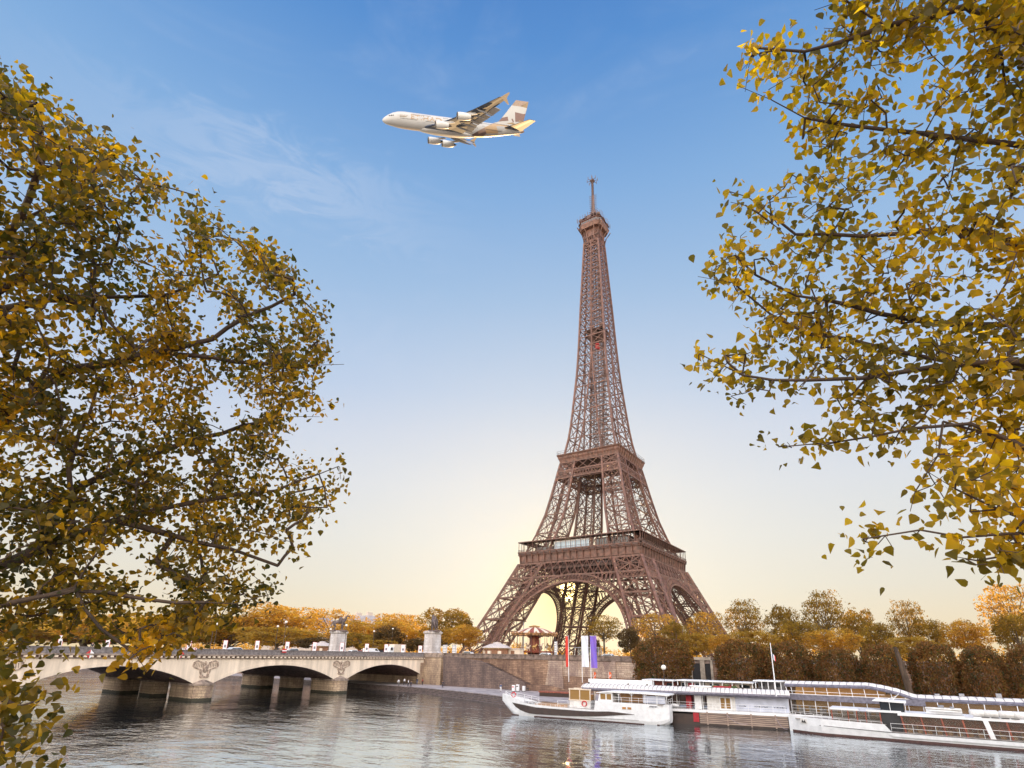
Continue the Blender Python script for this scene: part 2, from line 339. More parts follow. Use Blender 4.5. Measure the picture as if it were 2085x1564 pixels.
# upper shaft
mb = MB(); zs = [117.5]; h = 9.5
while zs[-1] < 262: zs.append(min(zs[-1]+h, 268)); h = max(4.6, h*.955)
if zs[-1] < 268: zs.append(268)
for z0, z1 in zip(zs[:-1], zs[1:]):
    for s4 in range(4):
        ca, sa = [(1, 0), (0, 1), (-1, 0), (0, -1)][s4]
        def fp(u, z, off=0):
            w_ = tw(z)+off; return np.array((ca*w_-sa*u, sa*w_+ca*u, z))
        us0 = sorted({-tw(z0), -ti(z0), ti(z0), tw(z0)}); us1 = sorted({-tw(z1), -ti(z1), ti(z1), tw(z1)})
        if len(us0) != len(us1): us1 = [-tw(z1), 0, 0, tw(z1)] if len(us0) == 4 else us1
        mb.bar(fp(us0[0], z0), fp(us1[0], z1+.1), .95)
        for k in range(1, len(us0)-1): mb.bar(fp(us0[k], z0), fp(us1[k], z1+.1), .62, .8)
        mb.bar(fp(us1[0], z1), fp(us1[-1], z1), .42, .6)
        for k in range(len(us0)-1):
            if us0[k+1]-us0[k] < .8: continue
            if len(us0) == 4 and k == 1 and z0 > 150: continue
            a, b, c_, d_ = fp(us0[k], z0), fp(us0[k+1], z0), fp(us1[k], z1), fp(us1[k+1], z1)
            mb.bar(a, d_, .3); mb.bar(b, c_, .3); mb.box((a+b+c_+d_)/4, (.6, .6, .6))
            m0, m1 = (a+c_)/2, (b+d_)/2; mb.bar(m0, m1, .1)
            for e0, e1, g0, g1 in ((a, c_, b, d_), (b, d_, a, c_)):
                for j in range(6):
                    t0, t1 = j/6, (j+1)/6; q0 = e0+(e1-e0)*t0; q1 = e0+(e1-e0)*t1; i1 = q1+(g0+(g1-g0)*t1-q1)*.17
                    mb.bar(q0, i1, .09)
        for x in (-1, 1): mb.box(fp(us1[0]*1.0 if x < 0 else us1[-1], z1), (.8, .8, .7))
mb.build('upper_shaft', M['iron'], tower)
# lift shaft and stairs in the middle of the upper shaft
mb = MB()
for x in (-3.2, -1.1, 1.1, 3.2):
    for y in (-3.2, -1.1, 1.1, 3.2):
        if z0 and (abs(x) > 2 or abs(y) > 2): mb.bar((x, y, 117), (x*.8, y*.8, 268), .32)
for z in np.arange(120, 266, 3.2):
    r = 3.2-.6*(z-117)/150
    for a, b in (((-r, -r), (r, -r)), ((r, -r), (r, r)), ((r, r), (-r, r)), ((-r, r), (-r, -r))):
        mb.bar((*a, z), (*b, z), .18); mb.bar((*a, z), (*b, z+3.2), .14)
        if z < 170: mb.bar((a[0]*1.6, a[1]*1.6, z), (b[0]*1.6, b[1]*1.6, z+1.8), .28)
mb.build('lift_shaft', M['iron_dark'], tower)
mb = MB(); mb.box((0, 0, 197.7), (11.5, 11.5, .6)); mb.box((0, 0, 201.2), (12.5, 12.5, .5))
for a in range(4):
    ca, sa = [(1, 0), (0, 1), (-1, 0), (0, -1)][a]
    for u in (-5.4, -1.8, 1.8, 5.4): mb.bar((ca*5.4-sa*u, sa*5.4+ca*u, 198), (ca*5.4-sa*u, sa*5.4+ca*u, 201), .4)
    for u in (-3.6, 3.6): mb.bar((ca*1-sa*u*.2, sa*1+ca*u*.2, 190), (ca*5.4-sa*u, sa*5.4+ca*u, 197.5), .35)
    mb.box((ca*3.4, sa*3.4, 199.3), (3, 3, 3))
mb.build('middle_landing', M['iron_dark'], tower)
MB().box((1.0, -2.4, 189.5), (2.0, 1.8, 2.6)).box((1.0, -2.4, 191.6), (2.0, 1.8, .6)).build('lift_cabin', M['red'], tower)
# faces: arches, girders
def frame(k):
    ca, sa = [(0, -1), (1, 0), (0, 1), (-1, 0)][k]      # outward normal
    ta, tb = -sa, ca                                    # tangent
    return lambda u, z, off=0.0: np.array((ca*(tw(z)+off)+ta*u, sa*(tw(z)+off)+tb*u, z))
AR, AZ, AT = 34.2, 6.5, 3.4
for k in range(4):
    F = frame(k); mb = MB(); n = 56; th0, th1 = R_(5), R_(175)
    def ap(th, r, off=0.0): return F(r*math.cos(th), AZ+r*math.sin(th), off)
    for off in (.3, -3.2):
        for j in range(n):
            a, b = th0+(th1-th0)*j/n, th0+(th1-th0)*(j+1)/n
            mb.bar(ap(a, AR, off), ap(b, AR, off), .7, .9); mb.bar(ap(a, AR+AT, off), ap(b, AR+AT, off), .6, .7)
            mb.bar(ap(a, AR, off), ap(a, AR+AT, off), .3)
            mb.bar(ap(a, AR+.3, off), ap(b, AR+AT-.3, off), .17); mb.bar(ap(b, AR+.3, off), ap(a, AR+AT-.3, off), .17)
            if off < 0 and j % 1 == 0: mb.bar(ap(a, AR, .3), ap(a, AR, -3.2), .3); mb.bar(ap(a, AR+AT, .3), ap(a, AR+AT, -3.2), .25)
    mb.build('arch', M['iron'], tower)
    # ring arcade between arch and girder
    mb = MB()
    for j in list(range(-11, 12)):
        if j == 0: mb.build('arch_tracery', M['iron'], tower); mb = MB()
        u = j*2.15; ze = AZ+math.sqrt(max(0, (AR+AT)**2-u*u)); top = 43.8
        if top-ze < .7: continue
        hh = top-ze; cx_, cz_ = u, (top+ze)/2; r1, r2 = .95, hh/2
        for q in range(10):
            a, b = 2*math.pi*q/10, 2*math.pi*(q+1)/10
            mb.bar(F(cx_+r1*math.cos(a), cz_+r2*math.sin(a)), F(cx_+r1*math.cos(b), cz_+r2*math.sin(b)), .3, .5)
    mb.build('arch_tracery', M['iron'], tower)
    for s in (-1, 1):
        mb = MB()
        for z in np.arange(10, 33, 2.6):
            xa = math.sqrt(max(0, (AR+AT)**2-(z-AZ)**2)); xi = ti(z)
            if xi-xa > .6: mb.bar(F(s*xa, z, -.3), F(s*xi, z+1.3, -.3), .22); mb.bar(F(s*xa, z+1.3, -.3), F(s*xi, z, -.3), .22)
        mb.build('spandrel_lattice', M['iron'], tower)
    mb = MB()
    def lattice(z0, z1, nn, bw, hw, u0=None, off=0.0, off2=None, both=True):
        W0, W1 = tw(z0), tw(z1)
        for zz, ww in ((z0, W0), (z1, W1)): mb.bar(F(-ww, zz, off), F(ww, zz, off), hw, hw)
        for j in range(nn):
            a, b = -1+2*j/nn, -1+2*(j+1)/nn
            mb.bar(F(a*W0, z0, off), F(b*W1, z1, off), bw, bw*.6); mb.bar(F(b*W0, z0, off), F(a*W1, z1, off), bw, bw*.6)
    # great girder under the first platform: double lattice
    lattice(43.8, 51.4, 17, .42, .75)
    for j in range(35):
        a = -1+2*j/34; mb.bar(F(a*tw(43.8), 43.8, -.1), F(a*tw(51.4), 51.4, -.1), .14)
    for s in (-1, 1):
        u1, u0 = tw(41), ti(41)+1
        for z in (40.9, 43.6): mb.bar(F(s*ti(z), z), F(s*tw(z), z), .45)
        for j in range(9):
            a, b = j/9, (j+1)/9
            mb.bar(F(s*(u0+(u1-u0)*a), 40.9), F(s*(u0+(u1-u0)*b), 43.6), .25); mb.bar(F(s*(u0+(u1-u0)*b), 40.9), F(s*(u0+(u1-u0)*a), 43.6), .25)
    mb.build('great_girder', M['iron'], tower)
    mb = MB()
    lattice(106.2, 111.3, 6, .42, .6); lattice(101.8, 106.0, 22, .22, .6); lattice(102.6, 105.2, 22, .16, .2)
    lattice(101.8, 106.0, 14, .3, .5, off=-2.5)
    mb.build('upper_girder', M['iron'], tower)
# inner cross girders between legs, seen through the lattice
mb = MB()
for s in (-1, 1):
    for z in (49, 54):
        for v in (18, 32):
            mb.bar((-v, s*v, z), (v, s*v, z), .8, 1.2); mb.bar((s*v, -v, z), (s*v, v, z), .8, 1.2)
    for j in range(12):
        a = -18+3*j; mb.bar((a, s*18, 49), (a+3, s*18, 54), .4); mb.bar((s*18, a+3, 49), (s*18, a, 54), .4); mb.bar((a+3, s*18, 49), (a, s*18, 54), .4)
for v in np.arange(-32, 33, 4): mb.bar((v, -33, 54.8), (v, -15, 54.8), .5, 1.4); mb.bar((v, 15, 54.8), (v, 33, 54.8), .5, 1.4); mb.bar((-33, v, 54.8), (-15, v, 54.8), .5, 1.4); mb.bar((15, v, 54.8), (33, v, 54.8), .5, 1.4)
mb.build('floor_beams', M['iron_dark'], tower)
# ---- first platform
HG = 34.94
pf = MB()
for x0, x1, y0, y1 in ((-HG, HG, -HG, -13), (-HG, HG, 13, HG), (-HG, -13, -13, 13), (13, HG, -13, 13)): pf.bb(x0, x1, y0, y1, 57.0, 57.7)
plat = pf.build('first_platform', M['iron_dark'], tower)
mb = MB()
for k in range(4):
    ca, sa = [(0, -1), (1, 0), (0, 1), (-1, 0)][k]; ta, tb = -sa, ca
    def G(u, r, z): return (ca*r+ta*u, sa*r+tb*u, z)
    H2 = HG+.25
    for z, r, hh, ww in ((57.95, H2, .5, .8), (51.6, HG-.7, .6, .9), (56.5, H2-.1, .25, .4), (52.6, HG-.55, .25, .5)): mb.bar(G(-r, r-ww/2, z), G(r, r-ww/2, z), ww, hh)
    r = HG-1.1; mb.add([G(-r, r, 51.7), G(r, r, 51.7), G(r+.3, r+.3, 57.8), G(-r-.3, r+.3, 57.8)], [(0, 1, 2, 3)])
    for j in range(19):
        u = -HG+1+(2*HG-2)*j/18
        mb.bar(G(u, HG-.85, 51.9), G(u, HG-.35, 56.2), .32, .55); mb.bar(G(u, HG-.5, 56.1), G(u, HG+.25, 57.5), .5, .8); mb.box(G(u, HG-.3, 56.6), (.7, .7, .6))
mb.build('frieze', M['iron'], plat)
mb = MB(); rl = MB()
for k in range(4):
    ca, sa = [(0, -1), (1, 0), (0, 1), (-1, 0)][k]; ta, tb = -sa, ca
    def G(u, r, z): return (ca*r+ta*u, sa*r+tb*u, z)
    r = HG-.2; mb.bar(G(-HG, r, 63.6), G(HG, r, 63.6), .9, .4)
    for j in range(25):
        u = -HG+.3+(2*HG-.6)*j/24; mb.bar(G(u, r, 58), G(u, r, 63.5), .22)
    s = MB
    mb.bar(G(-HG, HG-3.2, 63.75), G(HG, HG-3.2, 63.75), 6.2, .18, up=(0, 0, 1))
    rl.bar(G(-HG, HG, 59.3), G(HG, HG, 59.3), .12); rl.bar(G(-HG, HG, 58.6), G(HG, HG, 58.6), .06)
    for j in range(140): u = -HG+2*HG*j/139; rl.bar(G(u, HG, 58.1), G(u, HG, 59.3), .06)
mb.build('gallery_roof', M['iron'], plat); rl.build('railing', M['iron_dark'], plat)
# glazed rooms along the gallery
gp = MB(); gp.bb(-14, 6, -31.6, -31.4, 58.2, 62.3)
glp = gp.build('glazed_pavilion', M['glass_blue'], plat)
mb = MB()
for u in np.arange(-14, 6.1, 1.25): mb.bar((u, -31.7, 58), (u, -31.7, 62.6), .14)
mb.bb(-14.2, 6.2, -31.8, -31.3, 62.3, 62.9); mb.build('mullion', M['white'], glp)
for q in ((9, 27, -30, -20, 58, 62.8), (20, 30, -14, 12, 58, 62.8), (-29, -18, -27, -22, 58, 61.6), (-26, 26, 20, 30, 58, 62.5)): MB().bb(*q).build('restaurant_block', M['glass_dark'], plat)
mb = MB()
for u in np.arange(9, 27.1, 2.25): mb.bar((u, -30.1, 58), (u, -30.1, 62.8), .3)
mb.bb(9, 27, -30.25, -29.95, 62.6, 62.8); mb.build('restaurant_frame', M['iron_light'], plat); mb = MB(); mb.bb(29.95, 30.25, -14, 12, 62.6, 62.8)
for u in np.arange(-14, 12.1, 2.6): mb.bar((30.1, u, 58), (30.1, u, 62.8), .3)
for u in np.arange(-14, 10, 2.6): mb.bb(30.15, 30.25, u+.5, u+1.9, 59.5, 61.6)
mb.build('restaurant_frame', M['iron_light'], plat)
# ---- second platform
H2 = 19.25
pf = MB(); pf.bb(-H2+.3, H2-.3, -H2+.3, H2-.3, 115.6, 116.0); plat2 = pf.build('second_platform', M['iron_dark'], tower)
mb = MB(); rl = MB()
prof = [(tw(111.2)-.1, 111.2), (tw(111.2)+.1, 112.2), (tw(111.2)+.35, 113.2), (tw(111.2)+.8, 114.1), (H2-.5, 115.1), (H2, 115.7), (H2+.1, 116.2), (H2-.4, 116.3)]
for k in range(4):
    ca, sa = [(0, -1), (1, 0), (0, 1), (-1, 0)][k]; ta, tb = -sa, ca
    def G(u, r, z): return (ca*r+ta*u, sa*r+tb*u, z)
    for (r0, z0), (r1, z1) in zip(prof[:-1], prof[1:]): mb.add([G(-r0, r0, z0), G(r0, r0, z0), G(r1, r1, z1), G(-r1, r1, z1)], [(0, 1, 2, 3)])
    for j in range(13):
        t = -1+2*j/12
        for (r0, z0), (r1, z1) in zip(prof[:5], prof[1:6]): mb.bar(G(t*r0, r0+.12, z0), G(t*r1, r1+.12, z1), .28, .3)
    mb.bar(G(-H2, H2, 116.1), G(H2, H2, 116.1), .5, .35); mb.bar(G(-tw(111.2), tw(111.2)+.1, 111.3), G(tw(111.2), tw(111.2)+.1, 111.3), .5, .4)
    for z in (117.3, 118.4): rl.bar(G(-H2, H2, z), G(H2, H2, z), .09)
    for j in range(60): u = -H2+2*H2*j/59; rl.bar(G(u, H2, 116.2), G(u, H2, 117.3 if j % 4 else 118.4), .06)
mb.build('cornice', M['iron'], plat2); rl.build('railing', M['iron_dark'], plat2)
mb = MB(); mb.bb(-9, 9, -9, 9, 116, 119.5); mb.bb(-10, 10, -10, 10, 119.5, 120); mb.bb(-11.5, -4, -12, -9, 117, 119.2)
for u in np.arange(-9, 9.1, 1.8): mb.bar((u, -9.1, 116), (u, -9.1, 119.5), .2); mb.bar((9.1, u, 116), (9.1, u, 119.5), .2)
mb.build('lift_station', M['iron_dark'], plat2)
for z in (112, ): MB().bb(-16, 16, -16, 16, 111.6, 112).build('floor_deck', M['iron_dark'], plat2)
# ---- summit
mb = MB()
for k in range(4):
    ca, sa = [(0, -1), (1, 0), (0, 1), (-1, 0)][k]; ta, tb = -sa, ca
    def G(u, r, z): return (ca*r+ta*u, sa*r+tb*u, z)
    pr = [(5.2, 268.5), (5.3, 271), (6.0, 275), (7.6, 278.6), (8.3, 280.6)]
    for (r0, z0), (r1, z1) in zip(pr[:-1], pr[1:]):
        for t in (-1, -.45, .45, 1): mb.bar(G(t*r0, r0, z0), G(t*r1, r1, z1), .5)
    mb.bar(G(-5.3, 5.3, 268.6), G(5.3, 5.3, 268.6), .5); mb.bar(G(-5.5, 5.5, 272.2), G(5.5, 5.5, 272.2), .45)
    for j in range(8): t = -.9+1.8*j/7; mb.bar(G(t*5.2, 5.0, 268.6), G(t*5.4, 5.2, 278), .28)
    for j in range(6): t0, t1 = -1+2*j/6, -1+2*(j+1)/6; mb.bar(G(t0*5.3, 5.3, 268.6), G(t1*5.5, 5.5, 272.2), .2); mb.bar(G(t1*5.3, 5.3, 268.6), G(t0*5.5, 5.5, 272.2), .2)
mb.build('summit_bracket', M['iron'], tower)
mb = MB()
def oct_(r, c=.32): return [(r*a, r*b) for a, b in ((-1+c, -1), (1-c, -1), (1, -1+c), (1, 1-c), (1-c, 1), (-1+c, 1), (-1, 1-c), (-1, -1+c))]
def slab(mb, r0, z0, r1, z1, c=.32): mb.prism(oct_(1, c), lambda a, b, t: (a*(r0+(r1-r0)*t), b*(r0+(r1-r0)*t), z0+(z1-z0)*t), 0, 1)
slab(mb, 5.0, 272.5, 5.4, 278); slab(mb, 7.6, 278.2, 8.5, 280.4); slab(mb, 8.6, 280.4, 8.6, 281.2); slab(mb, 8.1, 281.2, 8.1, 283.8); slab(mb, 8.7, 283.8, 8.4, 284.4)
cab = mb.build('summit_cabin', M['iron'], tower)
mb = MB()
for k in range(8):
    o8 = oct_(8.16); a, b = np.array(o8[k]), np.array(o8[(k+1) % 8])
    nn = 8 if k % 2 == 0 else 4
    for j in range(nn):
        p0, p1 = a+(b-a)*(j+.15)/nn, a+(b-a)*(j+.85)/nn; mb.add([(*p0, 281.8), (*p1, 281.8), (*p1, 283.3), (*p0, 283.3)], [(0, 1, 2, 3)])
mb.build('cabin_window', M['glass_dark'], cab)
mb = MB(); slab(mb, 6.6, 284.4, 6.2, 287.2); slab(mb, 7.2, 287.2, 6.8, 287.8); slab(mb, 4.6, 287.8, 4.2, 290.5); slab(mb, 4.8, 290.5, 3.0, 292.5)
for k in range(4):
    ca, sa = [(0, -1), (1, 0), (0, 1), (-1, 0)][k]; mb.ell((ca*6.3+(-sa)*6.3, sa*6.3+ca*6.3, 286.6), (1.6, 1.6, 1.3))
    mb.tube([(ca*5.6, sa*5.6, 285.8), (ca*7.9, sa*7.9, 286.2)], [.9, 1.7], 8)
    for j in range(-4, 5): mb.bar((ca*8.4-sa*j*2, sa*8.4+ca*j*2, 284.2), (ca*8.5-sa*j*2, sa*8.5+ca*j*2, 287+abs(math.sin(j*7.))*2.2), .16)
    for j in range(-2, 3): mb.bar((ca*4.8-sa*j*2, sa*4.8+ca*j*2, 288), (ca*5-sa*j*2, sa*5+ca*j*2, 291+abs(math.sin(j*5.+k))*2.4), .22)
mb.build('summit_equipment', M['iron_dark'], tower)
mb = MB(); mb.lathe([(2.6, 291.5), (2.2, 294), (1.25, 297), (1.0, 309.5), (.6, 310.5), (.45, 322.6)], n=8)
for z in np.arange(292, 310, 1.6):
    for a in range(4): r = 2.6+(z < 298)*.8; mb.bar((0, 0, z), (r*math.cos(a*1.57+z), r*math.sin(a*1.57+z), z+.3), .25)
for z in np.arange(311, 322, 1.3): mb.box((0, 0, z), (1.5, 1.5, .25))
mb.box((0, 0, 322.9), (2.6, 2.6, 1.2))
for a in range(8): x, y = 3.6*math.cos(a*.785+.3), 3.6*math.sin(a*.785+.3); mb.bar((0, 0, 323), (x, y, 322.8), .22); mb.bar((x, y, 322), (x, y, 324.6), .25)
mb.bar((0, 0, 323), (0, 0, 327), .3)
mb.build('antenna_mast', M['iron_dark'], tower)

# ================================================================ GROUND, QUAYS
YW = -163.5
g = MB()
g.add([(-650, YW+.8, 4.4), (650, YW+.8, 4.4), (650, -112, 4.3), (-650, -112, 4.3), (650, -76, -.1), (-650, -76, -.1), (650, 420, -.1), (-650, 420, -.1)], [(0, 1, 2, 3), (3, 2, 4, 5), (5, 4, 6, 7)])
tag(g.build('ground', M['gravel']), kind='structure')
sheet('road', [(-640, -156), (640, -156), (640, -144), (-640, -144)], 4.404, M['asphalt'])
mb = MB()
for x in np.arange(-200, 300, 6): mb.bb(x, x+3, -150.1, -149.9, 4.408, 4.41)
tag(mb.build('road_markings', M['white']), kind='structure')
# near bank where the camera stands
mb = MB(); E_ = [(-400, -400), (18, -345), (60, -316), (100, -298), (120, -287), (132, -284.5), (150, -282.5), (170, -281), (500, -262), (640, -262)]
poly = E_+[(640, -430), (-640, -430), (-640, -400)]
mb.prism(poly, lambda a, b, t: (a, b, t), WZ-2, 3.75); tag(mb.build('near_quay_pavement', M['cobble']), kind='structure')
# lower quay of the far bank, with a stepped edge
EDGE = [(-600, -176), (-60, -175), (2, -174.6), (30, -176.6), (42, -179.5), (53, -183.0), (63, -187.0), (76, -191.8), (110, -191), (240, -190), (600, -190)]
WE = [(-600, -178), (-60, -177), (2, -177), (28, -179.6), (41, -183.6), (52, -187.6), (61, -191.2), (75, -196.0), (110, -194), (240, -193), (600, -193)]
LQ = -3.0
mb = MB(); mb.prism(EDGE+[(600, YW+.2), (-600, YW+.2)], lambda a, b, t: (a, b, t), WZ-2, LQ); tag(mb.build('lower_quay_pavement', M['cobble']), kind='structure')
mb = MB(); ns = 5
for j in range(ns):
    for i in range(len(EDGE)-1):
        t0, t1 = j/ns, (j+1)/ns; z = LQ-.06-(j+.2)*(LQ-WZ)/ns
        def L2(i, t): return (EDGE[i][0]+(WE[i][0]-EDGE[i][0])*t, EDGE[i][1]+(WE[i][1]-EDGE[i][1])*t)
        a, b, c, d = L2(i, t0-.02), L2(i+1, t0-.02), L2(i+1, t1), L2(i, t1)
        mb.prism([a, d, c, b], lambda u, v, t: (u, v, t), WZ-1, z)
tag(mb.build('quay_steps', M['steps']), 'dark worn stone steps running down from the lower quay into the river', 'steps')
# quay walls
XA = 18.4
def wall(name, x0, x1, label, m=None, parts=True):
    w = MB(); w.bb(x0, x1, YW, YW+1.6, LQ-.5, 4.45); o = w.build(name, m or M['quay']); tag(o, label, 'quay wall')
    p = MB(); p.bb(x0, x1, YW-.12, YW+.55, 4.45, 5.2); p.bb(x0, x1, YW-.22, YW+.62, 5.2, 5.42); p.bb(x0, x1, YW-.25, YW, 4.2, 4.46); p.build('parapet', M['parapet_brown'], o)
    return o
qw = wall('quay_wall', XA+6.2, 420, 'long brown ashlar quay wall right of the stone bridge below the tower')
qw2 = wall('quay_wall', -420, -XA-4, 'distant stone quay wall seen through the bridge arches')
mb = MB()      # pale panels, pilasters
for p0, p1 in ((1120, 1147), ):
    a, b = P(p0, 1345, y=YW).x, P(p1, 1345, y=YW).x
    mb.prism([(a-1.3, LQ), (b+.2, LQ), (b-.2, 4.1), (a, 4.1)], lambda u, v, t: (u, YW-t, v), -.0, .5)
for px in (1250, 1295): 
    a = P(px, 1345, y=YW).x; mb.bb(a-.5, a+.5, YW-.35, YW, LQ, 4.2)
mb.build('buttress', M['quay_light'], qw)
a, b = P(1116, 1345, y=YW).x, P(1292, 1345, y=YW).x
MB().bb(a, b, YW-.08, YW-.003, .6, 4.1).build('pale_course', M['quay_light'], qw)
# openings in the wall: their inner shade given as flat black panels
for i, (p0, p1) in enumerate(((1410, 1426), (1436, 1447))):
    a, b = P(p0, 1360, y=YW).x, P(p1, 1360, y=YW).x; MB().bb(a, b, YW-.06, YW+.1, LQ+.3, P(1420, 1345, y=YW).z).build('dark_opening_panel', M['black'], qw)
a, b = P(1400, 1360, y=YW).x, P(1449, 1360, y=YW).x
mb = MB()
for p0, p1 in ((1404, 1410), (1426.5, 1435.5), (1447.5, 1452)): mb.bb(P(p0, 1360, y=YW).x, P(p1, 1360, y=YW).x, YW-.3, YW-.01, LQ, P(1420, 1344, y=YW).z)
mb.bb(a, b, YW-.35, YW-.01, P(1420, 1344, y=YW).z, P(1420, 1338, y=YW).z); mb.build('doorway_frame', M['concrete'], qw)
# ramp wall in front
yr = YW-3.2
p = [P(px, py, y=yr) for px, py in ((902, 1334), (978, 1346), (1066, 1390), (1075, 1397), (902, 1399))]
mb = MB(); mb.prism([(q.x, q.z) for q in p[:3]]+[(p[3].x, LQ-.3), (p[4].x, LQ-.3)], lambda u, v, t: (u, yr+t, v), 0, .5)
o = mb.build('ramp_wall', M['quay_dark']); tag(o, 'brown stone stair wall with sloping top beside the bridge abutment', 'wall')
mb = MB()
for i in range(22):
    t = i/22; x0 = p[1].x+(p[2].x-p[1].x)*t; x1 = p[1].x+(p[2].x-p[1].x)*(t+1/22); z = p[1].z+(p[2].z-p[1].z)*t-.4; mb.bb(x0, x1, yr+.5, YW, LQ-.3, z)
mb.bb(p[0].x, p[1].x, yr+.5, YW, LQ-.3, p[1].z-.5); mb.build('stair', M['quay_dark'], o)
yr2 = YW-2.4; a = P(1066, 1388, y=yr2); b = P(1118, 1385, y=yr2); c = P(1172, 1410, y=yr2)
mb = MB(); mb.prism([(a.x, LQ-.2), (a.x, -1.6), (b.x, -1.6), (c.x, LQ+.1), (c.x, LQ-.2)], lambda u, v, t: (u, yr2+t, v), 0, 1.2)
tag(mb.build('low_wall', M['quay']), 'low stone wall at the foot of the quay wall behind the white ticket machines', 'wall')

# ================================================================ BRIDGE
bridge = empty('stone_bridge', (0, -240, WZ), 0, 'pale stone river bridge with five flat arches and carved eagles', 'bridge')
def bp(mb, name, m, parent=None, smooth=False):
    o = mb.build(name, m, None, smooth); 
    par = parent or bridge
    o.parent = par; 
    if par is bridge: o.matrix_parent_inverse = Matrix.Translation((0, 240, -WZ))
    return o
PIERS = [(-191.7, -195.4), (-225.0, -228.7), (-256.2, -259.8), (-288.0, -291.6)]
SPN = [(-164.2, -191.7), (-195.4, -225.0), (-228.7, -256.2), (-259.8, -288.0), (-291.6, -319.5)]
ZS, ZC, ZT = -1.0, 2.25, 3.75
prof = [(-164.2, ZT)]
pts = []
for a, b in SPN:
    c, hw = (a+b)/2, abs(b-a)/2; rise = ZC-ZS; Rr = (hw*hw+rise*rise)/(2*rise); n = 22
    seg = []
    for i in range(n+1):
        y = a+(b-a)*i/n; seg.append((y, ZC-Rr+math.sqrt(max(0, Rr*Rr-(y-c)**2))))
    pts.append(seg)
mb = MB()
def vault(mb, x0, x1):
    for seg in pts:
        for (y0, z0), (y1, z1) in zip(seg[:-1], seg[1:]):
            for x, flip in ((x1, 0), (x0, 1)):
                q = [(x, y0, z0), (x, y1, z1), (x, y1, ZT), (x, y0, ZT)]; mb.cur = 0; mb.add(q, [(3, 2, 1, 0) if not flip else (0, 1, 2, 3)])
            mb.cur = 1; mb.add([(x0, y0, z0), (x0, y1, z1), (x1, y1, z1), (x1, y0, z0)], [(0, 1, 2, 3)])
    mb.cur = 0
    for a, b in PIERS:
        for x, flip in ((x1, 0), (x0, 1)): mb.add([(x, a, ZS), (x, b, ZS), (x, b, ZT), (x, a, ZT)], [(3, 2, 1, 0) if not flip else (0, 1, 2, 3)])
        mb.add([(x0, a, ZS), (x0, b, ZS), (x1, b, ZS), (x1, a, ZS)], [(0, 1, 2, 3)])
    mb.add([(x0, -164.2, ZT), (x1, -164.2, ZT), (x1, -319.5, ZT), (x0, -319.5, ZT)], [(0, 1, 2, 3)])
vault(mb, -XA, XA)
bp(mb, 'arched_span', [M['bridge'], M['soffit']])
# voussoir ring and pier blocks
for seg in pts:
    mb = MB()
    for (y0, z0), (y1, z1) in zip(seg[:-1], seg[1:]): mb.bar((XA+.03, y0, z0+.28), (XA+.03, y1, z1+.28), .08, .56, up=(0, 0, 1))
    bp(mb, 'arch_ring', M['bridge'])
for i, (a, b) in enumerate(PIERS):
    c = (a+b)/2; hw = abs(a-b)/2+.35
    for x0, x1, nose in ((11.3, XA-.2, 1), (-2.2, 2.2, 2), (-XA+.2, -11.3, 1)):
        mb = MB(); mb.cur = 0; hw = abs(a-b)/2+(.35 if nose == 1 else -.2)
        n0, n1 = (1.6 if x1 > 10 else .8), (1.6 if x0 < -10 else .8)
        ply = [(x0, c-hw), (x1, c-hw)]+[(x1+math.sin(t)*(n0 if x1 > 10 else hw*.9), c-hw*math.cos(t)) for t in (.5, 1.0, 1.57, 2.1, 2.6)]+[(x1, c+hw), (x0, c+hw)]+[(x0-math.sin(t)*(n1 if x0 < -10 else hw*.9), c+hw*math.cos(t)) for t in (.5, 1.0, 1.57, 2.1, 2.6)]
        mb.prism(ply, lambda u, v, t: (u, v, t), WZ-3, ZS-.35)
        mb.cur = 1; cx_ = (x0+x1)/2
        mb.prism([(cx_+(u-cx_)*1.03, c+(v-c)*1.1) for u, v in ply], lambda u, v, t: (u, v, t), ZS-.35, ZS+.02)
        for xe, s in ((x1, 1), (x0, -1)):
            nn = 8; base = [(xe+s*math.sin(math.pi*k/nn)*1.4, c-hw*.95*math.cos(math.pi*k/nn)) for k in range(nn+1)]
            mb.add([(u, v, ZS+.02) for u, v in base]+[(xe-.1*s, c, ZS+.9)], [(k, k+1, nn+1) for k in range(nn)])
        bp(mb, 'pier', [M['pier'], M['cornice']])
# cornice with modillions, parapet
dk = MB()
for s in (-1, 1):
    mb = MB(); mo = MB(); pp = MB(); x = s*XA; Y0, Y1 = -322, -160.5
    mb.bb(min(x-.2*s, x+.55*s), max(x-.2*s, x+.55*s), Y0, Y1, 4.02, 4.3); sc_ = MB(); sc_.bb(min(x, x+.2*s), max(x, x+.2*s), Y0, Y1, 3.5, 3.68); bp(sc_, 'string_course', M['cornice'])
    ys_ = list(np.arange(Y0+.3, Y1, 1.0))[::-1]; first = None
    for i_, y in enumerate(ys_):
        if s > 0 and i_ < 100:
            if first is None: first = bp(MB().bb(x, x+.48, y-.24, y+.24, 3.7, 4.0), 'modillion', M['bridge'])
            else: c_ = first.copy(); COL.objects.link(c_); c_.location.y = y-ys_[0]
        else: mo.bb(min(x, x+.48*s), max(x, x+.48*s), y-.24, y+.24, 3.7, 4.0)
    pp.bb(min(x-.35*s, x+.1*s), max(x-.35*s, x+.1*s), Y0, Y1, 4.3, 5.2); pp.bb(min(x-.42*s, x+.18*s), max(x-.42*s, x+.18*s), Y0, Y1, 5.2, 5.38)
    bp(mb, 'cornice', M['cornice']); tag(bp(mo, 'modillion_row', M['bridge']), kind='stuff'); fb = MB(); fb.bb(s*XA+min(0, .02*s), s*XA+max(0, .02*s), -322, -160.5, 3.68, 4.02); bp(fb, 'frieze_recess', M['soffit']); bp(pp, 'parapet', M['parapet'])
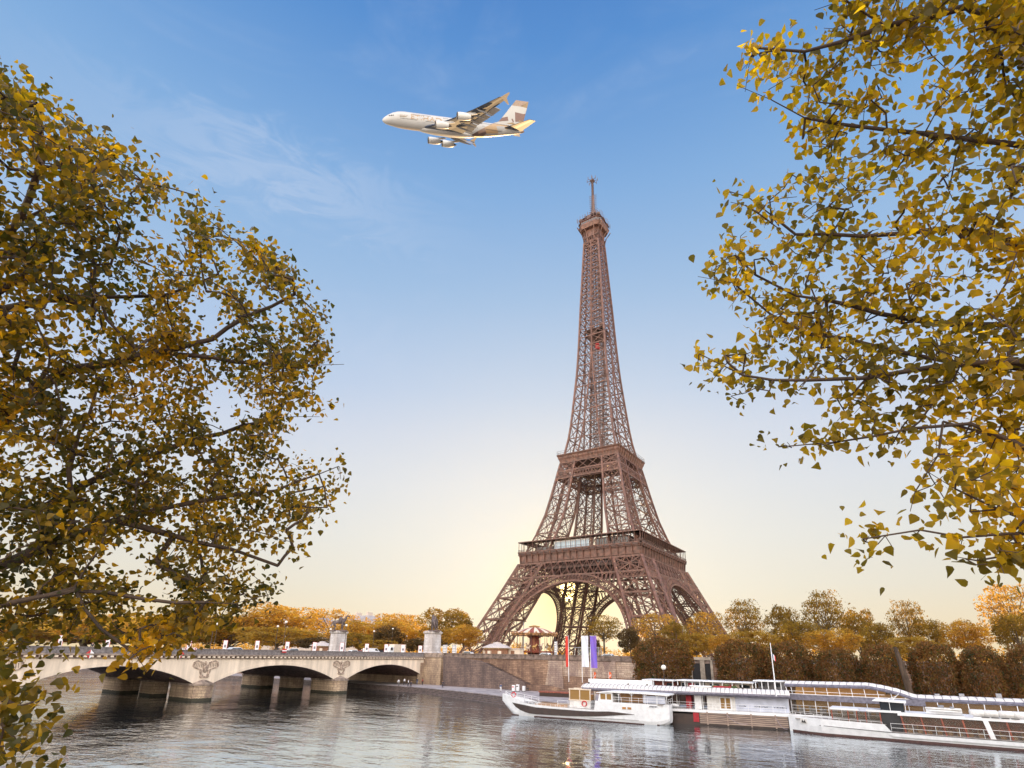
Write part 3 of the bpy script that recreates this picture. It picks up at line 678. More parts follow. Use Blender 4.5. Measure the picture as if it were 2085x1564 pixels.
dk.bb(-XA+.3, XA-.3, -322, YW+.8, ZT+.01, 4.35); bp(dk, 'deck', M['asphalt'])
# abutment with coursed stone
mb = MB()
for i in range(13):
    z0 = LQ-1.2+i*.53; mb.bb(XA-1, XA+.30-(.08 if i % 2 else 0), YW-2.2, YW+3.4, z0, z0+.5); mb.bb(XA-1, XA+.15, YW-2.1, YW+3.3, z0+.5, z0+.53)
mb.bb(XA, XA+6.4, YW-.9, YW+3, LQ-1, 4.2)
mb.bb(-XA-4.4, XA-.9, YW-.7, YW+3, LQ-1.2, 3.7)
bp(mb, 'abutment', M['pier'])
mb = MB(); mb.bb(XA-.5, XA+6.6, YW-1.1, YW+.4, 4.2, 5.38); bp(mb, 'parapet_end', M['cornice'])
# eagle medallions over each pier
def eagle(c):
    mb = MB(); X = XA+.05
    def e(u, v): return (X, c+u, v)      # u to the left of the picture = -y
    for s in (-1, 1):
        fe = [(0.35, 2.2), (.9, 2.9), (1.7, 3.15), (2.35, 2.85), (2.5, 2.25), (2.1, 1.9), (1.5, 1.75), (1.0, 1.55), (.5, 1.3)]
        for k in range(len(fe)-1): mb.bar((X, c+s*fe[k][0], fe[k][1]), (X, c+s*fe[k+1][0], fe[k+1][1]), .16, .22)
        for k in range(6): mb.bar((X, c+s*(.6+.3*k), 2.9-.02*k), (X, c+s*(.55+.34*k), 1.75+.08*k), .12, .12)
        mb.bar((X, c+s*.5, 1.5), (X, c+s*.75, .45), .3, .2); mb.bar((X, c+s*.3, .5), (X, c+s*.9, .2), .2, .3)
    mb.ell((X, c, 1.75), (.22, .5, .85)); mb.ell((X+.05, c-.12, 2.75), (.22, .25, .32)); mb.bar((X+.05, c-.3, 2.78), (X+.05, c-.6, 2.66), .14)
    mb.tube([(X, c+1.0*math.cos(t), 1.4+1.15*math.sin(t)) for t in np.linspace(math.pi, 2*math.pi, 12)], .12, 5)
    mb.bb(X-.1, X+.12, c-.75, c+.75, .02, .3)
    return bp(mb, 'carved_eagle', M['medallion'])
for a, b in PIERS: eagle((a+b)/2)
# ================================================================ VEGETATION
def leaf_mat(name, cols, trans=.5, rough=.55, var_scale=.25, tcol=None, face=1.0):
    m = bpy.data.materials.new(name); m.use_nodes = True; nt = m.node_tree; nt.nodes.clear(); L = nt.links.new
    out = N(nt, 'ShaderNodeOutputMaterial'); g = N(nt, 'ShaderNodeNewGeometry'); tc = N(nt, 'ShaderNodeTexCoord')
    nz = N(nt, 'ShaderNodeTexNoise', ins={'Scale': var_scale, 'Detail': 2.0}); L(tc.outputs['Object'], nz.inputs[0])
    k = mth(nt, 'ADD', mth(nt, 'MULTIPLY', g.outputs['Random Per Island'], .55), mth(nt, 'SUBTRACT', mth(nt, 'MULTIPLY', nz.outputs[0], 1.3), .42), clamp=True)
    cr = ramp(nt, [(i/(len(cols)-1), c) for i, c in enumerate(cols)]); L(k, cr.inputs[0])
    p = N(nt, 'ShaderNodeBsdfPrincipled', ins={'Roughness': rough}); p.inputs['Specular IOR Level'].default_value = .3; L(mixc(nt, 1.0, cr.outputs[0], (face, face, face), 'MULTIPLY'), p.inputs['Base Color'])
    t = N(nt, 'ShaderNodeBsdfTranslucent')
    tcol_ = mixc(nt, 1.0, cr.outputs[0], tcol or (2.2, 1.9, .8), 'MULTIPLY'); L(tcol_, t.inputs[0])
    mx = N(nt, 'ShaderNodeMixShader', ins={0: trans}); L(p.outputs[0], mx.inputs[1]); L(t.outputs[0], mx.inputs[2]); L(mx.outputs[0], out.inputs[0])
    return m
M['bark'] = mat('bark', (.07, .045, .03), .9, .3, 3.0, bump=.5, stretch=(1, 1, .2))
M['bark_plane'] = mat('plane_tree_bark', (.16, .12, .085), .9, .3, 2.0)
M['leaf_gold'] = leaf_mat('autumn_gold_leaves', [(.12, .07, .02), (.25, .15, .035), (.38, .24, .05), (.5, .34, .07)], .68, tcol=(2.3, 2.1, 1.1))
M['leaf_green'] = leaf_mat('olive_leaves', [(.07, .055, .02), (.14, .095, .025), (.22, .14, .03), (.32, .22, .04)], .65, tcol=(2.4, 2.2, .9))
M['leaf_dark'] = leaf_mat('dark_leaves', [(.04, .033, .014), (.09, .055, .02), (.14, .08, .025)], .4)
M['leaf_hedge'] = leaf_mat('clipped_lime_leaves', [(.022, .035, .012), (.055, .06, .018), (.16, .065, .022), (.20, .10, .028), (.10, .13, .03)], .4, var_scale=.5)
M['leaf_light'] = leaf_mat('yellow_leaves', [(.18, .11, .025), (.28, .185, .035), (.38, .27, .06)], .55)
def quads(name, C, s, m, parent=None, seed=0, aspect=.8):
    rng = np.random.default_rng(seed); n = len(C)
    a = rng.normal(size=(n, 3)); a /= np.linalg.norm(a, axis=1)[:, None]; b = np.cross(a, rng.normal(size=(n, 3))); b /= np.linalg.norm(b, axis=1)[:, None]
    s = (s*rng.uniform(.6, 1.3, n))[:, None]
    V = np.stack([C-a*s, C-b*s*aspect*.6+a*s*.1, C+a*s, C+b*s*aspect*.6+a*s*.1], 1).reshape(-1, 3)
    return raw_mesh(name, V, np.arange(4*n).reshape(-1, 4), m, parent)
def raw_mesh(name, V, F, m, parent=None, smooth=False):
    me = bpy.data.meshes.new(name); nv, nf, k = len(V), len(F), F.shape[1]
    me.vertices.add(nv); me.vertices.foreach_set('co', V.astype(np.float32).ravel()); me.loops.add(nf*k); me.loops.foreach_set('vertex_index', F.astype(np.int32).ravel())
    me.polygons.add(nf); me.polygons.foreach_set('loop_start', np.arange(nf, dtype=np.int32)*k); me.materials.append(m); me.update(calc_edges=True); me.validate()
    o = bpy.data.objects.new(name, me); COL.objects.link(o)
    if parent is not None: o.parent = parent
    return o
def make_tree(seed, H, Rw, base, n, ls, lm, kind='round', gap=.0, bark='bark_plane', name='broadleaf_tree'):
    """tree of height H, crown half-width Rw, crown starting at base"""
    rng = np.random.default_rng(seed); t = empty(name, (0, 0, 0)); ch = (H-base)/2; cz = base+ch
    # limbs
    mb = MB(); lobes = []
    nl = 13 if kind == 'round' else 20
    mb.tube([(0, 0, -.3), (rng.normal()*.1, rng.normal()*.1, base*.6), (rng.normal()*.25, rng.normal()*.25, base+ch*.5), (rng.normal()*.3, rng.normal()*.3, base+ch*1.2)], [H*.022, H*.017, H*.012, H*.005], 7)
    for i in range(nl):
        az = i*2.399+rng.uniform(-.4, .4); v = (i+.5)/nl; zz = 1-1.9*v; rr = math.sqrt(max(0, 1-zz*zz)); k = rng.uniform(.55, .78)
        c = np.array((math.cos(az)*rr*Rw*k, math.sin(az)*rr*Rw*k, cz+zz*ch*k)); r = rng.uniform(.28, .46)
        lobes.append((c, r))
        s = np.array((0, 0, base+rng.uniform(.1, .5)*ch)); m1 = s*.5+c*.5+rng.normal(size=3)*.05*H*.3
        mb.tube([s, m1, c], [H*.009, H*.006, H*.003], 5)
        for q in range(3): e = c+rng.normal(size=3)*r*Rw*.5; mb.tube([m1*.4+c*.6, e], [H*.003, H*.0012], 4)
    mb.build('trunk', M[bark], t)
    P_ = []
    cnt = n//nl
    for c, r in lobes:
        d = rng.normal(size=(cnt, 3)); d /= np.linalg.norm(d, axis=1)[:, None]; rad = rng.uniform(.25, 1, cnt)**.45
        R3 = np.array((r*Rw*1.05, r*Rw*1.05, r*ch*.95)); pts = c+d*rad[:, None]*R3
        if gap > 0:
            f = np.sin(pts[:, 0]*2.1+c[0])+np.sin(pts[:, 1]*2.3+1)+np.sin(pts[:, 2]*2.6+c[2]); pts = pts[f > -1.5+gap*2]
        P_.append(pts)
    # twiggy outline clumps
    Pt = np.concatenate(P_); idx = rng.integers(0, len(Pt), len(Pt)//8); out = (Pt[idx]-np.array((0, 0, cz)))*rng.uniform(1.0, 1.12, (len(idx), 1))+np.array((0, 0, cz)); Pt = np.concatenate([Pt, out])
    quads('crown', Pt, ls, M[lm], t, seed)
    return t
def make_hedge_tree(seed, H, Rw, base, n, ls, lm):
    rng = np.random.default_rng(seed); t = empty('clipped_tree', (0, 0, 0))
    mb = MB(); mb.tube([(0, 0, -.2), (0, 0, base+1.5)], [.22, .16], 7)
    for i in range(9): a = i*2.4; mb.tube([(0, 0, base+.4), (math.cos(a)*Rw*.6, math.sin(a)*Rw*.6, base+(H-base)*rng.uniform(.3, .85))], [.12, .04], 5)
    mb.build('trunk', M['bark'], t)
    d = rng.normal(size=(n, 3)); d /= np.linalg.norm(d, axis=1)[:, None]
    # superellipsoid with a ragged surface
    q = d/(np.abs(d)**3.2).sum(1)[:, None]**(1/3.2)
    bump = 1+.05*np.sin(q[:, 0]*9+seed)*np.sin(q[:, 1]*8)+.06*np.sin(q[:, 2]*7+q[:, 0]*6)
    rad = rng.uniform(.35, 1, n)**.3
    C = q*rad[:, None]*bump[:, None]*np.array((Rw, Rw*.85, (H-base)/2))+np.array((0, 0, (H+base)/2))
    quads('crown', C, ls, M[lm], t, seed+1); return t
PROTO = {}
def plant(kind, px, ytop, y, w_px, label, group, zg=4.3, cat='tree', rz=None, zbase=None):
    """stand a tree on the ground at depth y so that it spans the width w_px and reaches ytop"""
    c = P(px, ytop, y=y); l = P(px-w_px/2, ytop, y=y); r = P(px+w_px/2, ytop, y=y); Rw = (r.x-l.x)/2*.97; H = c.z-zg
    pr, H0, R0 = PROTO[kind]
    o = pr if not pr.get('used') else copy_tree(pr)
    pr['used'] = 1
    if 'used' in o.keys() and o is not pr: del o['used']
    o.location = (c.x, y, zg); o.rotation_euler = (0, 0, rz if rz is not None else (px*7.3) % 6.28); o.scale = (Rw/R0, Rw/R0, H/H0)
    tag(o, label, cat, group); return o
PROTO['a'] = (make_tree(1, 16, 7, 4, 9000, .30, 'leaf_gold', gap=.15), 16, 7)
PROTO['b'] = (make_tree(2, 16, 7, 3, 8000, .30, 'leaf_green', gap=.3), 16, 7)
PROTO['c'] = (make_tree(3, 18, 7, 6, 5200, .30, 'leaf_green', kind='loose', gap=.65), 18, 7)
PROTO['d'] = (make_tree(4, 9, 5, 1.5, 7000, .24, 'leaf_dark', gap=.05), 9, 5)
PROTO['e'] = (make_tree(5, 9, 5, 1.0, 6500, .24, 'leaf_light', gap=.15), 9, 5)
PROTO['f'] = (make_tree(6, 16, 7, 5, 5000, .28, 'leaf_gold', kind='loose', gap=.6), 16, 7)
GB = 'trees behind the far quay'
T = [  # kind, px, ytop, y, width, label
 ('a', 60, 1262, -70, 200, 'hazy golden tree farthest left behind the bridge'),
 ('b', 190, 1258, -60, 170, 'hazy broad tree behind the bridge left of the tall street lamps'),
 ('a', 300, 1252, -66, 170, 'hazy golden tree behind the bridge second carved eagle'),
 ('a', 395, 1256, -75, 150, 'hazy round tree behind the chevron sign on the bridge'),
 ('b', 480, 1250, -70, 130, 'hazy tree left of the pale tree tops behind the bridge'),
 ('a', 575, 1229, -55, 110, 'tall pale golden tree behind the two thin bridge lamps'),
 ('e', 570, 1272, -115, 110, 'bright yellow low tree behind the left bridge lamps'),
 ('f', 683, 1234, -50, 78, 'pale tree top standing above the left horse statue'),
 ('d', 655, 1296, -125, 80, 'dark low tree left of the left horse statue'),
 ('a', 735, 1262, -80, 90, 'golden tree right behind the left horse statue'),
 ('b', 735, 1287, -125, 70, 'dull olive low tree right of the left pedestal'),
 ('f', 792, 1243, -40, 84, 'hazy tree rising left of the gap between the statues'),
 ('f', 838, 1246, -40, 60, 'hazy tree with airy top halfway between the statues'),
 ('a', 815, 1262, -70, 100, 'golden broad tree filling the gap between the two statues'),
 ('d', 793, 1271, -128, 50, 'small dark pointed tree standing between the two statues'),
 ('e', 775, 1300, -132, 60, 'low yellow tree under the small dark pointed tree'),
 ('b', 912, 1233, -95, 100, 'big olive tree standing behind the right horse statue'),
 ('d', 850, 1297, -125, 46, 'dark shrub-like tree left of the right pedestal'),
 ('a', 945, 1272, -112, 66, 'golden tree between the right statue and the tower foot'),
 ('c', 1228, 1250, -118, 84, 'gnarly tree with visible limbs under the tower arch'),
 ('d', 1200, 1296, -124, 46, 'small dark tree beside the white hanging banner'),
 ('f', 1332, 1244, -112, 100, 'glowing orange tree in front of the near tower leg'),
 ('d', 1281, 1274, -122, 52, 'dark tree between the gnarly tree and the orange tree'),
 ('b', 1375, 1262, -126, 60, 'olive tree right of the orange tree by the tower leg'),
 ('f', 1436, 1240, -108, 88, 'loose tree in front of the right tower foot'),
 ('e', 1415, 1284, -128, 80, 'yellow low tree in front of the right tower foot'),
 ('c', 1512, 1217, -105, 96, 'tall airy tree right of the tower with forked trunk'),
 ('b', 1590, 1226, -95, 76, 'olive tree behind the boat flagpole'),
 ('c', 1672, 1198, -100, 112, 'tallest airy tree with forked limbs right of the flagpole'),
 ('b', 1740, 1234, -90, 90, 'olive tree right of the tallest airy tree'),
 ('b', 1620, 1258, -120, 110, 'broad brown tree below the tallest airy tree'),
 ('c', 1836, 1218, -100, 84, 'airy tree alone against the pale sky at right'),
 ('b', 1885, 1254, -105, 90, 'low olive tree between the airy tree and the right edge'),
 ('e', 1530, 1278, -130, 110, 'golden low tree behind the clipped row right of the tower'),
 ('a', 1690, 1280, -128, 130, 'golden brown low tree behind the clipped row'),
 ('e', 1850, 1290, -134, 110, 'yellow green low tree above the dark slanted trunk'),
 ('a', 1960, 1262, -118, 110, 'golden brown tree in the second row at right'),
 ('f', 2045, 1180, -110, 170, 'great golden tree at the right edge'),
 ('b', 2060, 1240, -132, 130, 'brown tree low at the right edge'),
 ('b', 1780, 1262, -118, 90, 'russet tree between the tallest and the lone airy tree'),
 ('a', 1470, 1290, -134, 70, 'golden shrub-like tree left of the flagpole'),
]
for k, px, yt, y, w_, lab in T: plant(k, px, yt, y, w_, lab, GB, zg=(4.3 if y < -112 else (-.1 if y > -76 else 4.3-4.4*(y+112)/36)))
for p, _, _ in PROTO.values():
    if 'used' in p.keys(): del p['used']
PROTO['h'] = (make_hedge_tree(11, 11, 4.6, 1.6, 15000, .20, 'leaf_hedge'), 11, 4.6)
PROTO['h2'] = (make_hedge_tree(12, 11, 4.6, 1.4, 15000, .20, 'leaf_hedge'), 11, 4.6)
HT = [('h', 1346, 1299, -176, 112, 'round clipped tree standing alone left of the quay doorways'),
      ('h', 1505, 1306, -176, 104, 'clipped tree directly right of the quay doorways'),
      ('h2', 1602, 1309, -175.5, 108, 'clipped tree behind the boat flagpole with small flag'),
      ('h', 1700, 1322, -176.5, 100, 'lower clipped tree behind the glass boat roof crest'),
      ('h2', 1790, 1314, -176, 104, 'clipped tree left of the dark slanted trunk'),
      ('h', 1893, 1310, -175.5, 108, 'clipped tree right of the dark slanted trunk'),
      ('h2', 1990, 1318, -176, 112, 'clipped tree second from the right edge'),
      ('h', 2085, 1316, -175.5, 116, 'clipped tree at the right edge behind the glass boat')]
for k, px, yt, y, w_, lab in HT: plant(k, px, yt, y, w_, lab, 'clipped trees along the lower quay', zg=LQ, cat='clipped tree')
for k in ('h', 'h2'):
    p = PROTO[k][0]
    if 'used' in p.keys(): del p['used']
# far-off tree belt that reads as one mass
rng = np.random.default_rng(77); C = []
for i in range(260):
    x = rng.uniform(-600, 600); y = rng.uniform(60, 240); hh = rng.uniform(9, 15)*(1+.1*math.sin(x*.03))
    d = rng.normal(size=(220, 3)); d /= np.linalg.norm(d, axis=1)[:, None]; C.append(np.array((x, y, hh*.55))+d*rng.uniform(.5, 1, (220, 1))*np.array((7, 7, hh*.5)))
o = quads('distant_wood', np.concatenate(C), .9, M['leaf_gold'], None, 78); tag(o, 'hazy far belt of park trees on the horizon', 'distant trees', kind='stuff')
# ================================================================ FOREGROUND TREES
def leaf_template(L_=1.0):
    # poplar leaf folded along its midrib: two halves
    o = [(0, 0), (.22, .36), (.5, .47), (.78, .28), (1.1, 0)]
    V = [(x, 0, 0) for x in (0, 1.1)]
    half = [(.0, .0, .0), (.10, .42, .10), (.38, .52, .14), (.72, .30, .08), (1.12, .0, -.06)]
    return np.array(half)*L_, np.array([(x, -y, z) for x, y, z in half])*L_
def polymask(poly, pts):
    x, y = pts[:, 0], pts[:, 1]; ins = np.zeros(len(pts), bool); n = len(poly)
    for i in range(n):
        x0, y0 = poly[i]; x1, y1 = poly[(i+1) % n]
        c = ((y0 > y) != (y1 > y)) & (x < (x1-x0)*(y-y0)/(y1-y0+1e-9)+x0); ins ^= c
    return ins
def fg_tree(name, label, seed, trunk, limbs, polys, leaf, lm, npertwig, twiglen, hang=.5, maxr=.09, rk=.0032):
    rng = np.random.default_rng(seed); t = empty(name, trunk[0][0], 0, label, 'tree'); o0 = np.array(trunk[0][0])
    nodes, par = [], []
    def addnode(p, pa): nodes.append(np.array(p, float)); par.append(pa); return len(nodes)-1
    last = -1; tn = []
    for p, r in trunk: last = addnode(p, last); tn.append(last)
    base_end = len(nodes)
    for lb in limbs:
        pts = [np.array(P(a, b, d=dd)) for a, b, dd in lb]
        j = min(range(len(nodes)), key=lambda k: np.linalg.norm(nodes[k]-pts[0])+(nodes[k][2] > pts[0][2]-.1)*.6)
        prev = j; path = [nodes[j]]+pts
        for a, b in zip(path[:-1], path[1:]):
            n = max(1, int(np.linalg.norm(b-a)/.22))
            for k in range(1, n+1): prev = addnode(a+(b-a)*k/n+rng.normal(size=3)*.012, prev)
    twigs = []
    A = []
    for poly, n, d0, d1, gapk in polys:
        xs = [p[0] for p in poly]; ys = [p[1] for p in poly]; got = 0
        while got < n:
            c = np.stack([rng.uniform(min(xs), max(xs), 4*n), rng.uniform(min(ys), max(ys), 4*n)], 1); c = c[polymask(poly, c)]
            if gapk:
                f = np.sin(c[:, 0]/47.+1.3*np.sin(c[:, 1]/61.))*np.sin(c[:, 1]/41.+1.1*np.sin(c[:, 0]/53.)); c = c[f > -1+gapk*rng.uniform(.2, 1, len(c))]
            for q in c[:n-got]: A.append(np.array(P(q[0], q[1], d=rng.uniform(d0, d1))))
            got += len(c[:n-got])
    A = np.array(A); nb = np.array(nodes)
    dmin = np.min(np.linalg.norm(A[:, None]-nb[None], axis=2), axis=1); A = A[np.argsort(dmin)]
    buf = np.zeros((len(nodes)+len(A)*6, 3)); buf[:len(nodes)] = nb; cnt = len(nodes)
    for a in A:
        dd = np.linalg.norm(buf[base_end:cnt]-a, axis=1); j = int(np.argmin(dd))+base_end; s = nodes[j]; L_ = dd[j-base_end]
        if L_ < .04: continue
        n = 1 if L_ < .2 else (2 if L_ < .5 else 4); prev = j; mid = (s+a)/2+rng.normal(size=3)*L_*.10+np.array((0, 0, .06*L_))
        for k in range(1, n+1):
            u = k/n; p = s*(1-u)**2+2*mid*u*(1-u)+a*u*u; prev = addnode(p, prev); buf[cnt] = p; cnt += 1
        twigs.append((s, mid, a, L_))
    w = [0]*len(nodes)
    for i in range(len(nodes)-1, -1, -1):
        w[i] += 1
        if par[i] >= 0: w[par[i]] += w[i]
    rad = [min(maxr, rk*(x**.48)) for x in w]
    # branch mesh: 5-sided segments
    V, F = [], []
    for i in range(base_end, len(nodes)):
        a, b = nodes[par[i]], nodes[i]; d = b-a; nn = np.linalg.norm(d)
        if nn < 1e-5: continue
        d /= nn; u = np.cross(d, (0.3, .1, 1)); u /= np.linalg.norm(u); v = np.cross(d, u); r0 = min(rad[par[i]], rad[i]*1.35); r1 = rad[i]; bs = len(V)
        for p, r in ((a, r0), (b+d*r1*.3, r1)):
            for k in range(5): V.append(p+r*(u*math.cos(k*1.2566)+v*math.sin(k*1.2566))-o0)
        for k in range(5): F.append((bs+k, bs+(k+1) % 5, bs+5+(k+1) % 5, bs+5+k))
    raw_mesh('branches', np.array(V), np.array(F), M['bark'], t)
    mb = MB(); mb.tube([np.array(p)-o0 for p, r in trunk], [r for p, r in trunk], 12); mb.build('trunk', M['bark'], t, smooth=True)
    # leaves along the outer twigs
    h1, h2 = leaf_template(); LV = []; n = 0
    for s, mid, a, L_ in twigs:
        d = a-mid; d /= np.linalg.norm(d)+1e-9; k = npertwig+rng.integers(-3, 4)
        for _ in range(k):
            u = rng.uniform(-.0, 1)**.8; base = a-d*twiglen*(1-u)+rng.normal(size=3)*twiglen*.28
            ax = rng.normal(size=3)*.8+d*.4+np.array((0, 0, -hang)); ax /= np.linalg.norm(ax); sd_ = np.cross(ax, rng.normal(size=3)); sd_ /= np.linalg.norm(sd_); up = np.cross(ax, sd_)
            B = np.stack([ax, sd_, up], 1)*leaf*rng.uniform(.5, 1.25); c = base-o0
            cz = np.array((1, 1, rng.uniform(-1.2, 2.6))); cu = np.array((0, 0, 1))*rng.uniform(-.35, .25); a1, a2 = h1*cz+cu*(h1[:, :1]**2), h2*cz+cu*(h2[:, :1]**2); LV.append(a1@B.T+c); LV.append(a2@B.T+c)
    V = np.concatenate(LV); F = np.arange(len(V)).reshape(-1, 5)
    # weld the two halves of a leaf along the midrib so that each leaf is one island
    F2 = F.copy(); F2[1::2, 0] = F[0::2, 0]; F2[1::2, 4] = F[0::2, 4]; F2[1::2] = F2[1::2, ::-1]
    o = raw_mesh('crown', V, F2, M[lm], t); print(name, 'twigs', len(twigs), 'leaves', len(F)//2)
    return t
M['leaf_fg'] = leaf_mat('poplar_leaves', [(.025, .035, .015), (.06, .065, .02), (.15, .12, .02), (.36, .24, .02), (.6, .38, .025)], .55, .42, .9, tcol=(2.3, 1.9, .35), face=.5)
M['leaf_fg2'] = leaf_mat('poplar_leaves_warm', [(.05, .05, .02), (.14, .12, .02), (.34, .25, .02), (.58, .42, .025)], .58, .42, 1.2, tcol=(2.6, 2.2, .4), face=.65)
gx, gy = 122.3, -291.5
LT = [((gx, gy, 3.7), .34), ((gx+.05, gy, 5.5), .3), ((gx+.1, gy-.25, 7.2), .25), ((gx-.1, gy-.6, 9), .18), ((gx-.4, gy-1.2, 11), .12)]
LL = [
 [(-200, 1230, 8.6), (-40, 1165, 8.2), (100, 1110, 8.0), (230, 1060, 7.9), (400, 1020, 7.8), (560, 1000, 7.6), (690, 948, 7.5)],
 [(-160, 1010, 8.8), (-30, 880, 8.6), (120, 755, 8.4), (210, 740, 8.2), (330, 720, 8.1), (430, 690, 8.0), (500, 645, 7.9), (600, 600, 7.8)],
 [(-180, 700, 9.2), (0, 630, 9.0), (100, 612, 8.9), (200, 605, 8.8), (330, 600, 8.6), (450, 560, 8.5)],
 [(150, 1075, 8.0), (140, 960, 8.0), (165, 880, 8.1), (205, 770, 8.2)],
 [(-180, 1290, 7.6), (0, 1235, 7.2), (150, 1200, 7.0), (350, 1225, 6.8), (480, 1228, 6.8), (560, 1210, 6.8)],
 [(-120, 600, 9.6), (40, 450, 9.4), (90, 320, 9.3), (70, 200, 9.2)], [(40, 450, 9.4), (150, 400, 9.2), (260, 360, 9.2), (400, 400, 9.0)],
 [(330, 720, 8.1), (470, 735, 8.0), (600, 750, 7.8), (700, 740, 7.7)], [(230, 1060, 7.9), (350, 1090, 7.8), (470, 1120, 7.6), (570, 1150, 7.5)],
 [(-100, 1010, 9), (80, 1040, 8.8), (220, 960, 8.7), (380, 900, 8.6), (560, 850, 8.5), (650, 850, 8.4)],
 [(-150, 1330, 6.0), (-40, 1400, 5.4), (30, 1440, 5.2), (80, 1430, 5.1)], [(-60, 1390, 5.4), (0, 1480, 5.2), (40, 1510, 5.1)],
 [(150, 1200, 7.0), (200, 1280, 6.8), (280, 1330, 6.7), (300, 1365, 6.7)]]
LPOLY = [(-260, 60), (0, 145), (50, 165), (130, 210), (170, 265), (225, 290), (255, 345), (320, 360), (395, 400), (430, 455), (480, 475), (540, 515), (610, 550), (610, 600), (660, 640), (700, 715), (690, 765), (640, 800), (640, 850), (590, 870), (580, 925), (640, 945), (700, 945), (690, 1010), (630, 1075), (570, 1165), (560, 1215), (510, 1220), (470, 1280), (400, 1290), (340, 1345), (300, 1350), (240, 1290), (160, 1300), (70, 1325), (-40, 1370), (-260, 1400)]
LP2 = [(-60, 1380), (60, 1410), (95, 1440), (60, 1475), (45, 1530), (-60, 1560)]
fg_tree('poplar_tree', 'leafy dark golden poplar filling the left side of the view', 21, LT, LL,
        [(LPOLY, 1450, 6.9, 9.6, .85), (LP2, 22, 5.0, 5.6, 0), ([(230, 1280), (430, 1260), (420, 1310), (300, 1360), (250, 1340)], 14, 6.5, 7.2, 0)], .063, 'leaf_fg', 23, .36)
gx, gy = P(2560, 1400, d=6.6).x, P(2560, 1400, d=6.6).y
RT = [((gx, gy, 3.7), .26), ((gx, gy+.05, 6), .22), ((gx+.1, gy, 8), .18), ((gx, gy, 10), .13), ((gx, gy+.1, 12.5), .07)]
RL = [
 [(2330, 830, 5.4), (2200, 760, 5.3), (2060, 742, 5.2), (1900, 745, 5.1), (1760, 775, 5.0), (1640, 782, 5.0), (1510, 765, 4.9), (1425, 722, 4.9)],
 [(2330, 900, 5.8), (2150, 760, 5.8), (1980, 745, 5.7), (1800, 710, 5.6), (1640, 680, 5.5), (1570, 640, 5.5), (1495, 575, 5.4), (1420, 558, 5.4)],
 [(2330, 700, 6.0), (2150, 660, 6.0), (1950, 660, 5.9), (1790, 640, 5.8), (1620, 600, 5.8), (1540, 560, 5.7), (1500, 520, 5.7)],
 [(2330, 560, 6.2), (2120, 500, 6.1), (1940, 470, 6.0), (1760, 480, 5.9), (1620, 470, 5.8), (1520, 400, 5.8), (1480, 385, 5.8)],
 [(2330, 400, 6.4), (2120, 300, 6.3), (1960, 280, 6.2), (1800, 270, 6.1), (1640, 240, 6.1), (1500, 175, 6.0)],
 [(2330, 250, 6.6), (2100, 90, 6.5), (1960, 20, 6.4), (1800, 60, 6.3), (1640, 110, 6.2), (1540, 95, 6.2)],
 [(1800, 60, 6.3), (1720, 0, 6.3), (1660, 20, 6.2)], [(2330, 1000, 5.2), (2180, 960, 5.0), (2060, 900, 5.0), (1980, 860, 4.9), (1860, 880, 4.9), (1700, 905, 4.8), (1590, 905, 4.8)],
 [(2330, 1080, 5.0), (2160, 1080, 4.8), (2040, 1040, 4.7), (1950, 1000, 4.6), (1880, 960, 4.6)], [(2160, 1080, 4.8), (2060, 1090, 4.6), (1960, 1095, 4.5), (1870, 1075, 4.4), (1760, 1095, 4.4)],
 [(2160, 1100, 4.8), (2060, 1130, 4.6), (1980, 1140, 4.5), (1930, 1130, 4.5)], [(1920, 860, 4.9), (1910, 930, 4.8), (1870, 1000, 4.6), (1850, 1040, 4.5)]]
RP = [
 ([(2300, -120), (1700, -90), (1690, 30), (1640, 50), (1560, 90), (1500, 140), (1495, 190), (1560, 215), (1580, 255), (1650, 320), (1800, 350), (2300, 340)], 460, 5.9, 6.8, .75),
 ([(2300, 330), (1760, 340), (1640, 330), (1560, 400), (1480, 385), (1490, 480), (1490, 520), (1405, 545), (1415, 580), (1500, 640), (1570, 690), (1700, 700), (2300, 700)], 400, 5.2, 6.2, .75),
 ([(2300, 690), (1560, 700), (1500, 725), (1405, 705), (1420, 780), (1520, 825), (1600, 790), (1700, 820), (1700, 860), (1790, 900), (1900, 930), (2300, 930)], 270, 4.8, 5.7, .75),
 ([(2300, 930), (1890, 930), (1860, 990), (1860, 1040), (1930, 1040), (1990, 1080), (2060, 1150), (2300, 1160)], 90, 4.4, 5.2, .4),
 ([(1700, 870), (1590, 895), (1600, 915), (1690, 915)], 14, 4.7, 4.9, 0), ([(1890, 1080), (1750, 1085), (1755, 1120), (1870, 1125)], 8, 4.4, 4.5, 0), ([(2080, 1120), (1940, 1100), (1950, 1140), (2060, 1180)], 14, 4.4, 4.6, 0)]
fg_tree('poplar_tree', 'sparse golden poplar branches reaching in from the right side', 22, RT, RL, RP, 0.058, 'leaf_fg2', 9, .25, hang=.6, maxr=.05, rk=.0022)
